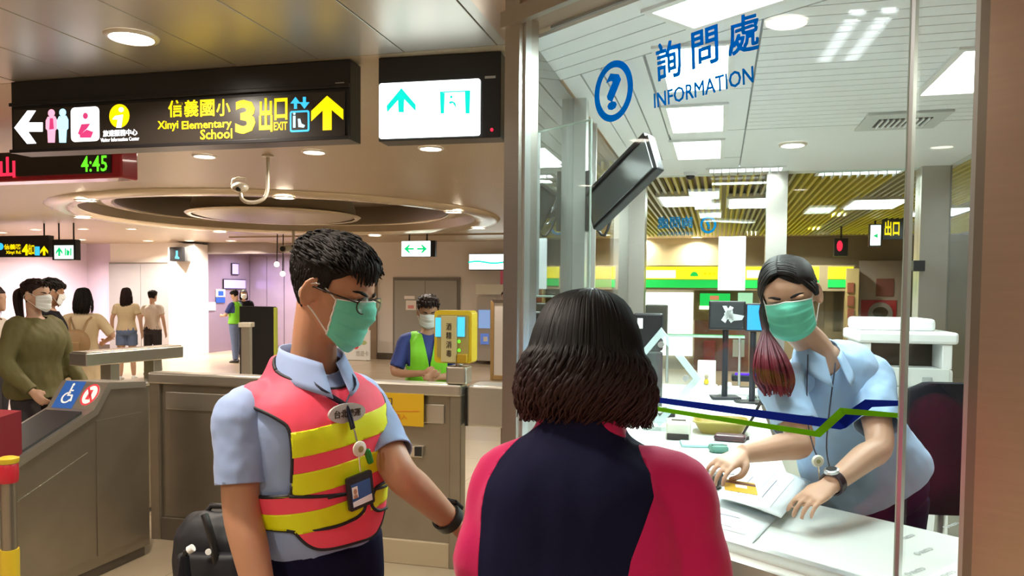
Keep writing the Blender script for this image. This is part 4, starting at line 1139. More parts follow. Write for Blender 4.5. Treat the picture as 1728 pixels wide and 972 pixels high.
# notices and glass in the recess
BRc = Board(W0 + U * (uL + 0.012), VV)          # the side wall of the recess that faces the hall
def rsheet(name, px0, py0, px1, py1, m, label, cat):
    o = BRc.box(name, px0, py0, px1, py1, 0.0, 0.02, m, None, 0.003); tag(o, label, cat); return o
o = rsheet('restroom_notice', 364, 488, 379, 501, m_stwhite, 'square white notice with dark pictogram in the recess', 'notice')
BRc.flat('pictogram', [[(367, 491), (376, 491), (376, 499), (367, 499)]], m_stblue, o, 0.0205)
rsheet('blue_notice', 364, 502, 379, 511, m_stblue, 'small blue notice below the square pictogram notice', 'notice')
rsheet('wall_notice', 350, 510, 363, 524, m_notice, 'pale notice low on the recess wall', 'notice')
# violet-lit wall pictograms
o, mw, w, h = wall_sheet('wall_pictogram', 106, 484, 115, 504, m_stblue, 'tiny dark wheelchair pictogram on the violet-lit wall', 'pictogram', 0.01)
o, mw, w, h = wall_sheet('wall_pictogram', 119, 491, 125, 501, m_stblue, 'tiny second pictogram beside the wheelchair one on the violet-lit wall', 'pictogram', 0.01)
# ad screen glowing purple at the end of the violet-lit wall
g_purp = glow('purple_screen', (0.72, 0.50, 1.0), 3.0)
o, mw, w, h = wall_sheet('advert_screen', -30, 436, 36, 492, m_sigcase, 'purple glowing advert screen on the violet-lit wall', 'screen', 0.06, th=0.10)
MB().bbox((w/2, h/2, 0.055), (w - 0.08, h - 0.08, 0.01), 0.003, mw).build('lit_face', g_purp, o)
# glowing panels standing in for violet reflections on the recess steel
for (x0, y0, x1, y1, l) in ((376, 471, 414, 488, 'wide glowing panel imitating a violet reflection on the recess side wall'), (390, 444, 402, 464, 'small glowing panel imitating a violet reflection high on the recess side wall')):
    o = rsheet('glow_panel', x0, y0, x1, y1, m_sigcase, l, 'light box')
    BRc.box('lit_face', x0 + 1, y0 + 1.5, x1 - 1, y1 - 1.5, 0.018, 0.026, glow('violet_reflection', (0.55, 0.42, 0.9), 0.9), o, 0.002)
# poster board behind the officer's shoulder
pb = thing('poster_board', 'white standing poster with small red and green emblem by the service door', 'poster', onwall(600, 607, 0.5))
pb.location.z = 0
mw, w, h = wallrect(566, 556, 625, 606, 0.5)
MB().bbox((w/2, h/2, 0), (w, h, 0.04), 0.005, mw).build('board', m_white, pb)
flat('emblem', [circ(w*0.60, h*0.46, 0.07, 0.07, 14)], mw, m_stred, pb, 0.002, 0.021)
flat('emblem', [circ(w*0.82, h*0.58, 0.08, 0.05, 14)], mw, mat('pale_green_print', (0.45, 0.55, 0.25), 0.5), pb, 0.002, 0.021)
text('lettering', '悠遊卡', mw @ Matrix.Translation(V3(w*0.78, h*0.22, 0.022)), mat('grey_ink', (0.35, 0.33, 0.30), 0.5), pb, fit=(w*0.36, 0.12))
MB().bbox((w/2, -mw.translation.z + 0.0 + mw.translation.z/2, 0), (w*0.8, mw.translation.z, 0.10), 0.004, mw).build('stand', m_steel_dk, pb)
struct('trim_2', MB().box(((wu(637)+wu(625))/2, 1.0, 0.03), (wu(637)-wu(625), 2.0, 0.06), frame(W0, U, UZ)), mat('brown_trim', (0.28, 0.20, 0.13), 0.4))
# ticket machine
tm = thing('ticket_machine', 'grey ticket machine with blue screens set into the far wall', 'ticket machine', onwall(818, 607, 0.3))
tm.location.z = 0
mw, w, h = wallrect(803, 500, 836, 609, 0.45); zb = mw.translation.z
MB().bbox((w/2, (h - 0)/2, -0.2), (w, h, 0.40), 0.02, mw).build('body', mat('machine_grey', (0.50, 0.46, 0.41), 0.4, 0.3), tm)
B9 = Board(onwall(803, 607, 0.45), U)
B9.box('screen', 808, 523, 827, 554, 0.0, 0.02, glow('machine_screen', (0.22, 0.35, 0.62), 0.7), tm)
B9.box('screen', 811, 563, 825, 581, 0.0, 0.02, glow('machine_blue', (0.10, 0.18, 0.50), 0.6), tm)
B9.box('receipt', 816, 568, 823, 576, 0.02, 0.03, m_stwhite, tm)
B9.box('header', 803, 480, 862, 497, -0.1, 0.02, m_cream, tm)
o, mw, w, h = wall_sheet('light_sign', 792, 428, 866, 456, m_sigcase, 'long glowing white panel with green wave above the ticket machine', 'light panel', 0.2, th=0.12)
MB().bbox((w/2, h/2, 0.065), (w - 0.04, h - 0.04, 0.01), 0.003, mw).build('lit_face', g_exit, o)
flat('green_wave', [[(w*k/8, h*(.42 + .06*math.sin(k))), (w*(k+1)/8, h*(.42 + .06*math.sin(k+1))), (w*(k+1)/8, h*(.52 + .06*math.sin(k+1))), (w*k/8, h*(.52 + .06*math.sin(k)))] for k in range(8)], mw, g_teal, o, 0.002, 0.071)
o, mw, w, h = wall_sheet('pink_sign', 844, 457, 868, 482, mat('pink_sheet', (0.80, 0.16, 0.28), 0.5), 'pink square sign above the ticket machine', 'sign', 0.25)
# wooden framed partition
pt_ = thing('partition_board', 'white partition board in a light wooden frame by the booth post', 'partition', at(850, 640, 13.8))
pt_.location.z = 0
BPt = Board(at(850, 600, 13.8), U)
zb = -BPt.o.z
x0, y0, x1, y1 = BPt.rect(832, 508, 890, 520)
m_wood = mat('pale_wood', (0.42, 0.26, 0.10), 0.5, var=0.15, vscale=5, stretch=(1, 1, 8))
MB().bbox(((x0+x1)/2, (y1+zb)/2, 0), (x1-x0, y1-zb-0.04, 0.05), 0.006, BPt.m).build('panel', m_white_wall, pt_)
for (cx, cy, sx_, sy_) in (((x0), (y1+zb)/2, 0.06, y1-zb), (x1, (y1+zb)/2, 0.06, y1-zb), ((x0+x1)/2, y1, x1-x0, 0.06), ((x0+x1)/2, zb+0.05, x1-x0, 0.08)):
    MB().bbox((cx, cy, 0.01), (sx_, sy_, 0.08), 0.006, BPt.m).build('frame_rail', m_wood if cy != y1 else m_dark, pt_)

# ================================================================== PEOPLE: toolkit
def sm(x, a, b):
    t = min(1.0, max(0.0, (x - a) / (b - a))); return t * t * (3 - 2 * t)
def sup(t, e):
    c, s = math.cos(t), math.sin(t)
    return math.copysign(abs(c) ** (2 / e), c), math.copysign(abs(s) ** (2 / e), s)
def sect(c, r, f, hw, yf, yb, n=24, e=2.4):
    """one body cross-section: half width hw along r, front yf and back yb along f"""
    out = []
    for k in range(n):
        x, y = sup(2 * math.pi * k / n, e)
        out.append(c + r * (x * hw) + f * (y * (yf if y > 0 else yb)))
    return out
HEADS = [(0.000, .022, .090, .050), (.012, .037, .097, .015), (.035, .051, .097, -.020), (.060, .059, .096, -.050), (.085, .065, .094, -.072), (.108, .069, .090, -.086),
         (.132, .073, .096, -.094), (.160, .075, .094, -.097), (.185, .070, .080, -.092), (.205, .057, .058, -.076), (.219, .036, .032, -.048), (.226, .012, .010, -.015)]
def head_mb(mb, M, s=1.0, nose=True, ears=True):
    rs = []
    for z, hw, yf, yb in [tuple(p) for p in spline(HEADS, 2)]:
        c = V3(0, (yf + yb) / 2, z); h = (yf - yb) / 2
        rs.append([M @ (p * s) for p in sect(c, V3(1, 0, 0), V3(0, 1, 0), hw, h, h, 28, 2.25)])
    mb.rings(rs)
    if nose:
        for c, r in (((0, .098, .088), (.011, .014, .010)), ((0, .096, .100), (.009, .012, .016)), ((-.010, .094, .083), (.008, .009, .007)), ((.010, .094, .083), (.008, .009, .007)),
                     ((-.030, .086, .126), (.024, .012, .008)), ((.030, .086, .126), (.024, .012, .008)), ((-.038, .070, .088), (.020, .020, .016)), ((.038, .070, .088), (.020, .020, .016))):
            mb.ell(Vector(c) * s, [k * s for k in r], M, 12, 8)
    if ears:
        for sx in (-1, 1):
            me = M @ Matrix.Translation(V3(sx * .079, -.008, .104) * s) @ Matrix.Rotation(sx * 0.45, 4, 'Z') @ Matrix.Rotation(-0.15, 4, 'X')
            mb.ell((0, .004 * s, 0), (.007 * s, .018 * s, .030 * s), me, 14, 10)
            mb.tube([me @ (V3(sx * .005, -.019 * math.cos(a) + .002, .033 * math.sin(a)) * s) for a in [k * 0.3 - 1.5 for k in range(13)]], .0055 * s, 6)
            mb.ell((sx * .002 * s, .004 * s, -.026 * s), (.006 * s, .010 * s, .012 * s), me, 10, 8)
def headframe(ear_mid, fwd, up, s=1.0):
    f = fwd.normalized(); r = f.cross(up).normalized(); u = r.cross(f)
    M = Matrix((r, f, u)).transposed().to_4x4()
    M.translation = ear_mid - (M.to_3x3() @ V3(0, 0, .103 * s))
    return M
def limb(mb, pts, rads, n=12, sub=5):
    q = spline([(*p, r) for p, r in zip(pts, rads)], sub)
    mb.tube([V3(*k[:3]) for k in q], [float(k[3]) for k in q], n)
def hand(mb, wrist, d, pn, ts, curl=0.6, s=1.0, spread=0.0, thumb=0.5):
    """palm, four fingers and a thumb; d along the hand, pn out of the palm, ts sign of the thumb side along d x pn"""
    d = d.normalized(); pn = (pn - d * pn.dot(d)).normalized(); sd = d.cross(pn) * ts
    P = lambda a, b, c: wrist + (d * a + sd * b + pn * c) * s
    rings = []
    for a, w, t in ((-.01, .026, .020), (.02, .033, .017), (.05, .040, .015), (.08, .041, .013), (.092, .036, .010)):
        rings.append(sect(P(a, 0, 0), sd, pn, w * s, t * s, t * s, 14, 2.6))
    mb.rings(rings)
    tips = []
    for i, (b, L, r) in enumerate(((.032, .070, .0080), (.011, .078, .0082), (-.011, .072, .0080), (-.032, .056, .0072))):
        p = V3(.086, b, 0); a = 0.10 + curl * 0.35; pts = [V3(.06, b * .95, 0), p.copy()]
        yaw = (spread + .07) * (b / .03)
        for k, fr in enumerate((.42, .32, .26)):
            p = p + V3(math.cos(a) * math.cos(yaw), math.sin(yaw), math.sin(a)) * (L * fr); pts.append(p.copy()); a += curl * (0.75 + 0.08 * i)
        w = [P(*q) for q in pts]; limb(mb, w, [r * s * k for k in (1.05, 1.05, .98, .92, .74)], 9, 4); tips.append(w[-1])
    tp = [V3(.015, .022, .004), V3(.040, .046, .012), V3(.066, .056 - .012 * thumb, .020 + .012 * thumb), V3(.090, .052 - .034 * thumb, .024 + .020 * thumb)]
    w = [P(*q) for q in tp]; limb(mb, w, [.013 * s, .0115 * s, .0100 * s, .0075 * s], 9, 4); tips.append(w[-1])
    return tips

class Spine:
    """torso frame running from crotch (f=0) to neck base (f=1)"""
    def __init__(s, hip, chest, r_hip, r_sh, bow=0.0):
        s.a, s.b = Vector(hip), Vector(chest); s.ra, s.rb = r_hip.normalized(), r_sh.normalized(); s.bow = bow
    def at(s, f):
        ax = (s.b - s.a).normalized(); r = s.ra.lerp(s.rb, min(1, max(0, f))); r = (r - ax * r.dot(ax)).normalized(); fw = ax.cross(r)
        return s.a.lerp(s.b, f) - fw * (s.bow * math.sin(math.pi * min(1, max(0, f)))), r, fw
    def loft(s, mb, secs, n=28, e=2.4, grow=0.0):
        rs = []
        for f, hw, yf, yb in [tuple(p) for p in spline(secs, 3)]:
            c, r, fw = s.at(f); rs.append(sect(c, r, fw, hw + grow, yf + grow, yb + grow, n, e))
        mb.rings(rs)
    def coords(s, co):
        """per vertex: f along, a to the person's right, b forward"""
        ax = (s.b - s.a); L = ax.length; ax = ax / L
        P = co - np.array(s.a); f = P @ np.array(ax) / L
        c0, r0, f0 = s.at(0.0); c1, r1, f1 = s.at(1.0)
        t = np.clip(f, 0, 1)[:, None]
        R = np.array(r0) * (1 - t) + np.array(r1) * t; R /= np.linalg.norm(R, axis=1, keepdims=True)
        W = np.cross(np.array(ax), R)
        return f, (P * R).sum(1), (P * W).sum(1)
TORSO_M = [(-.02, .150, .10, .11), (.10, .168, .105, .125), (.30, .150, .105, .105), (.45, .150, .110, .100), (.62, .163, .122, .115), (.78, .172, .122, .120), (.90, .150, .095, .105), (.97, .090, .070, .075), (1.03, .062, .058, .062)]
TORSO_F = [(-.02, .150, .10, .11), (.10, .170, .10, .125), (.30, .142, .095, .100), (.45, .130, .095, .090), (.62, .143, .118, .100), (.76, .152, .120, .105), (.90, .130, .085, .095), (.97, .080, .062, .068), (1.03, .055, .052, .056)]
def body_obj(name, co, fs, m, parent, smooth=180):
    return mesh_obj(name, co, fs, m, parent, smooth)
def wrinkle(co, fs, amp=0.004, sc=9.0, seed=0.0, stretch=(1, 1, 0.45)):
    nr = vnormals(co, fs)
    d = np.array([mnoise.fractal(Vector((p[0]*sc*stretch[0] + seed, p[1]*sc*stretch[1], p[2]*sc*stretch[2])), 0.8, 2.0, 3) for p in co])
    return co + nr * (d * amp)[:, None]
def curls(mb, starts, r0, n=5):
    for pts in starts: mb.tube(pts, [r0 * (1 - 0.85 * (k / (len(pts) - 1)) ** 2) for k in range(len(pts))], n, caps=True)

m_skin = mat('skin_warm', (0.50, 0.25, 0.145), 0.5, sss=0.12, var=0.06, vscale=20)
m_skin2 = mat('skin_fair', (0.60, 0.36, 0.25), 0.5, sss=0.12, var=0.06, vscale=20)
m_skin3 = mat('skin_tan', (0.42, 0.22, 0.13), 0.5, var=0.06, vscale=20)
m_hair = mat('black_hair', (0.010, 0.007, 0.006), 0.62, spec=0.25, var=0.3, vscale=60)
m_mask = mat('mask_green', (0.15, 0.66, 0.50), 0.7, var=0.05, vscale=40, bump=0.10, bscale=300)
m_maskw = mat('mask_white', (0.78, 0.80, 0.80), 0.7)
m_elastic = mat('elastic', (0.80, 0.78, 0.74), 0.6)
m_eye = mat('eye_white', (0.70, 0.66, 0.62), 0.25); m_iris = mat('iris', (0.02, 0.012, 0.01), 0.2)
m_shirt = mat('pale_blue_shirt', (0.30, 0.40, 0.66), 0.75, var=0.05, vscale=30, bump=0.06, bscale=500, sheen=0.1)
m_shirt2 = mat('clerk_blue_shirt', (0.34, 0.51, 0.76), 0.75, var=0.05, vscale=30, bump=0.06, bscale=500, sheen=0.1)
m_vest = mat('pink_vest', (0.95, 0.075, 0.14), 0.65, var=0.04, vscale=10, bump=0.05, bscale=400)
m_band = mat('yellow_band', (0.78, 0.84, 0.0), 0.55, var=0.05, vscale=14)
m_pipe = mat('black_piping', (0.012, 0.010, 0.014), 0.6)
m_navy_cl = mat('navy_cloth', (0.008, 0.008, 0.032), 0.85, spec=0.12, var=0.12, vscale=14, bump=0.05, bscale=300)
m_blackcl = mat('black_cloth', (0.010, 0.009, 0.012), 0.85, spec=0.12, var=0.1, vscale=14)
m_pinkcl = mat('pink_sleeve', (0.55, 0.008, 0.105), 0.75, spec=0.2, var=0.05, vscale=10, bump=0.05, bscale=300, sheen=0.2)

def mask_obj(M, s, parent, m, name='face_mask', tilt=0.0):
    mb = MB(); nu, nv = 28, 36
    def fn(u, v):
        th = (u - 0.5) * 2 * math.radians(74); c, sn = math.cos(th), math.sin(th)
        z = -0.012 + v * 0.132 * (1 - 0.10 * abs(u - 0.5) * 2) + 0.012 * (abs(u - 0.5) * 2) ** 1.5 * (1 - v) * 3.0
        front = 0.098 + 0.018 * math.exp(-((z - .086) / .028) ** 2) * max(0, c) ** 5 - 0.020 * sm(0.022 - z, 0, 0.034)
        hw = 0.070
        y = 0.022 + (front - 0.022) * max(0.0, c) ** 0.85
        pl = (v * 3.6 + 0.3) % 1.0
        pleat = 0.0045 * (pl if pl < 0.8 else (1 - pl) * 4) * max(0.0, c) ** 0.5 * (1 if 0.12 < v < 0.9 else 0.3)
        return M @ (V3(sn * hw * (1 + pleat), y + 0.006 + pleat, z) * s)
    mb.grid(fn, nu, nv)
    o = mb.build(name, m, parent, 180, 0.0016)
    ed = MB(); pts = [fn(0, k / nv) for k in range(nv + 1)] 
    for u in (0.0, 1.0): ed.tube([fn(u, k / nv) for k in range(nv + 1)], 0.0022 * s, 6)
    ed.tube([fn(k / nu, 1.0) for k in range(nu + 1)], 0.0018 * s, 6)
    o2 = ed.build('edge_binding', m_elastic, o, 180)
    for sx, u in ((-1, 0.0), (1, 1.0)):
        e = MB(); ear = M @ (V3(sx * .088, -.022, .112) * s); ear2 = M @ (V3(sx * .085, -.026, .088) * s)
        e.tube([Vector(q) for q in spline([fn(u, 0.97), M @ (V3(sx * .080, .012, .128) * s), ear, ear2, M @ (V3(sx * .078, .010, .066) * s), fn(u, 0.05)], 5)], 0.0017 * s, 6)
        e.build('ear_loop', m_elastic, o, 180)
    return o
def eyes(M, s, parent, openv=1.0, brow=True, hairm=None):
    for sx in (-1, 1):
        c = V3(sx * .031, .086, .111)
        e = MB().ell(c * s, (.0135 * s, .0075 * s, .0062 * s * openv), M, 14, 8).build('eye', m_eye, parent, 180)
        MB().ell((c + V3(0, .0052, 0)) * s, (.0062 * s, .0035 * s, .0058 * s * openv), M, 12, 8).build('iris', m_iris, e, 180)
        li = MB(); li.tube([M @ ((c + V3(k * .0150, .0065 - abs(k) ** 2 * .006, .0062 * openv * (1 - k * k) + .0005)) * s) for k in (-1, -.6, -.2, .2, .6, 1)], .0016 * s, 5)
        li.build('eyelid', hairm or m_hair, e, 180)
        if brow:
            b = MB(); b.tube([M @ (V3(sx * (.014 + k * .038), .0985 - k * k * .020, .128 + .006 * math.sin(k * 2.2)) * s) for k in (0, .25, .5, .75, 1)], [.0028 * s, .0042 * s, .0042 * s, .003 * s, .001 * s], 6, flat=0.6)
            b.build('eyebrow', hairm or m_hair, parent, 180)

def short_hair(M, s, parent, m, seed=1, fringe=0.5, n=420, vol=1.0, part=0.0, r=.0036):
    """cap of short hair that follows the skull, plus combed locks"""
    rr = random.Random(seed)
    hm = MB(); head_mb(hm, Matrix.Identity(4), 1.0, False, False)
    co, fs = remesh(hm, 0.006, 4)
    nr = vnormals(co, fs)
    x, y, z = co[:, 0], co[:, 1], co[:, 2]
    front = 0.178 - 0.018 * np.clip((np.abs(x) - .035) / .03, 0, 1)
    side = np.where(y > 0.030, front, 0.0)
    tt = np.clip((0.060 - y) / 0.050, 0, 1)                      # temple to ear
    mid = front * (1 - tt) + 0.130 * tt
    tb = np.clip((0.005 - y) / 0.045, 0, 1)                      # behind the ear down to the nape
    line = np.where(y > 0.010, mid, 0.130 * (1 - tb) + 0.040 * tb)
    sb_ = (y > 0.006) & (y < 0.030)                              # sideburn
    line = np.where(sb_, np.minimum(line, 0.112), line)
    topk = np.clip((z - 0.11) / 0.09, 0, 1)
    off = (0.005 + 0.019 * topk * vol) * (0.85 + 0.3 * np.array([mnoise.noise(Vector(p) * 40) for p in co]))
    off *= np.clip((z - line) / 0.025, 0.12, 1)
    c2, f2 = clip(co + nr * off[:, None], fs, z - line)
    mb = MB(); mb.add([M @ (Vector(p) * s) for p in c2], f2)
    keep = np.where((z > line + .012))[0]
    for _ in range(n):
        i = keep[rr.randrange(len(keep))]
        p = Vector(co[i]) + Vector(nr[i]) * (off[i] * 0.75); top = z[i] > .165
        t = Vector((rr.uniform(-.35, .35) + x[i] * 5 + part * .5, 0.9 if top else -0.25, -0.1 if top else -1.0))
        nn = Vector(nr[i]); t = (t - nn * t.dot(nn) * 0.95).normalized(); L = rr.uniform(.016, .030) * (1.3 if top else 0.62)
        pts = [p + t * (L * k / 4) + nn * (0.007 * math.sin(k / 4 * 2.4)) * vol * (1 if top else 0.12) for k in range(5)]
        mb.tube([M @ (q * s) for q in pts], [r * s * (1 - 0.85 * (k / 4) ** 2) for k in range(5)], 5)
    for k in range(int(60 * fringe)):
        a = rr.uniform(-1, 1); x0 = a * .058
        p = V3(x0, .066 - a * a * .028, .206 - rr.random() * .014); L = .040 * rr.uniform(.6, 1.1) * (0.5 + 0.5 * fringe) * (1 + .5 * part * a)
        pts = [p + V3(part * .028 * (j / 4), .040 * math.sin(j / 4 * 1.5), -L * (j / 4) ** 1.6 + .010 * math.sin(j * .8)) for j in range(5)]
        mb.tube([M @ (q * s) for q in pts], [r * 1.5 * s * (1 - 0.8 * (j / 4) ** 2) for j in range(5)], 5)
    return mb.build('hair', m, parent, 180)

def long_hair(M, s, parent, m, length=0.30, width=1.0, seed=3, strands=900, wave=0.006, face_open=True, back=1.0, up=None):
    """hair mass parted on the crown falling to the shoulders, built of locks over a core"""
    rr = random.Random(seed); mb = MB(); core = MB()
    Ri = M.to_3x3().inverted(); dn = (Ri @ V3(0, 0, -1))
    rs = []
    for z, hw, yf, yb in [tuple(p) for p in spline([h for h in HEADS if h[0] >= .085], 2)]:
        g = .004
        lim = (.02 if face_open and z < .150 else yf)
        yf2 = min(yf, lim if z < .150 else yf) + (g if z >= .150 else 0.0)
        c = V3(0, (yf2 + yb - g) / 2, z + (.010 if z > .2 else 0)); h = (yf2 - yb + g) / 2
        rs.append([p for p in sect(c, V3(1, 0, 0), V3(0, 1, 0), (hw + g) * (1 + (width - 1) * .5), h, h, 26, 2.2)])
    core.rings([[M @ (p * s) for p in r] for r in rs])
    low = []
    for k in range(7):
        t = k / 6; w = (.070 + .016 * math.sin(t * 2.6)) * width * (1 - 0.10 * t)
        c = V3(0, -.036 * back, .125) + dn * (length * .84 * t)
        low.append([M @ (p * s) for p in sect(c, V3(1, 0, 0), V3(0, 1, 0), w, .045, .056, 24, 2.2)])
    core.rings(low)
    co, fs = remesh(core, 0.007 * s, 6)
    mb.add([Vector(p) for p in co], fs)
    for _ in range(strands):
        a = rr.uniform(0, 2 * math.pi); ca, sa = math.cos(a), math.sin(a)
        if sa > 0.30 and face_open: continue
        top = rr.uniform(.05, 1.0); lay = rr.uniform(-.003, .006)
        hw = (.080 + lay) * (1 + (width - 1) * .55); yb = .104 + lay
        fl = 1.0 if sa < 0 else .5
        p0 = V3(ca * .020 * top + .012, sa * .045 * top - .005, .2415 - .004 * top + lay)
        p1 = V3(ca * hw * .66, sa * yb * .66 * (1 if sa < 0 else .8) - .004, .223 + lay); p1b = V3(ca * hw * .95, sa * yb * .93 * fl - .004, .182)
        p2 = V3(ca * hw * 1.08, sa * yb * 1.02 * fl - .004, .135)
        pts = [p0, p1, p1b, p2]; L = length * rr.uniform(.80, 1.06); ph = rr.uniform(0, 6.28); n_ = 6
        for k in range(1, n_ + 1):
            t = k / n_; q = p2 + dn * (L * .92 * t) + V3(ca * (.010 + .050 * (width - 1)) * math.sin(t * 2.3), sa * .018 * math.sin(t * 2.4) * back, 0)
            q += V3(math.sin(ph + t * 9) * wave, math.cos(ph + t * 8) * wave, 0) * (0.3 + t) - V3(ca, sa, 0) * (.012 * t * t)
            pts.append(q)
        q = [Vector(k) for k in spline(pts, 3)]
        mb.tube([M @ (k * s) for k in q], [(.0040 if i < len(q) * .72 else .0040 * (1 - (i / len(q) - .72) * 3.2)) * s for i in range(len(q))], 4)
    return mb.build('hair', m, parent, 180)

def parted_hair(M, s, parent, m, seed=2, n=900, px=.012):
    """smooth hair parted on the crown and drawn back over the ears"""
    rr = random.Random(seed); hm = MB(); head_mb(hm, Matrix.Identity(4), 1.0, False, False); co, fs = remesh(hm, .006, 4); nr = vnormals(co, fs)
    x, y, z = co[:, 0], co[:, 1], co[:, 2]
    tt = np.clip((0.070 - y) / 0.055, 0, 1); fr = 0.190 - 0.030 * np.clip(np.abs(x - px) / .055, 0, 1)
    tb = np.clip((0.008 - y) / 0.05, 0, 1); line = np.where(y > .012, fr * (1 - tt) + .128 * tt, .128 * (1 - tb) + .045 * tb)
    c2, f2 = clip(co + nr * (.008 * np.clip((z - line) / .02, .2, 1))[:, None], fs, z - line)
    mb = MB(); mb.add([M @ (Vector(p) * s) for p in c2], f2)
    for _ in range(n):
        y0 = rr.uniform(-.085, .078); sg = rr.choice((-1, 1)); hz = .232 - ((y0 + .005) / .105) ** 2 * .050; ro = rr.uniform(.002, .009)
        end = rr.uniform(.75, 1.0); pts = []
        for k in range(7):
            ph = (k / 6) * math.radians(100) * end; yy = y0 - .045 * (k / 6) ** 1.6 * (1 if y0 > -.03 else .3) + .016 * math.sin(k / 6 * 3.1) * (1 if y0 > .03 else 0)
            wd = (.078 + ro) * math.sqrt(max(.15, 1 - ((yy + .002) / .118) ** 2)); zc = .120
            pts.append(V3(px * (1 - k / 6) + sg * wd * math.sin(ph) ** .9 if k else px, yy, zc + (hz + ro * .5 - zc) * math.cos(ph)))
        q = [Vector(k) for k in spline(pts, 3)]
        mb.tube([M @ (k * s) for k in q], [.0034 * s * (1 if i < len(q) * .8 else .5) for i in range(len(q))], 4)
    return mb.build('hair', m, parent, 180)

# ================================================================== PERSON: officer in the pink vest
def legs(mb, hipR, hipL, feetR, feetL, r=(.085, .075, .055, .050, .040), z0=0.0):
    for h, f in ((hipR, feetR), (hipL, feetL)):
        h, f = Vector(h), Vector(f); kn = h.lerp(f, 0.52) + V3(0, 0, 0)
        limb(mb, [h, h.lerp(kn, .5), kn, kn.lerp(f, .45), f + UZ * .07], [r[0], r[1], r[2], r[3], r[4]], 14, 4)
def shoe(parent, foot, fw, m, s=1.0, name='shoe'):
    fw = V3(fw.x, fw.y, 0).normalized(); rt = fw.cross(UZ); mb = MB(); rs = []
    for a, w, h in ((-.085, .028, .05), (-.06, .037, .075), (0, .038, .080), (.06, .044, .055), (.12, .044, .042), (.165, .028, .030)):
        c = foot + fw * (a * s) + UZ * (h / 2 * s + .002); rs.append(sect(c, rt, UZ, w * s, h / 2 * s, h / 2 * s, 14, 2.6))
    mb.rings(rs); return mb.build(name, m, parent, 60)

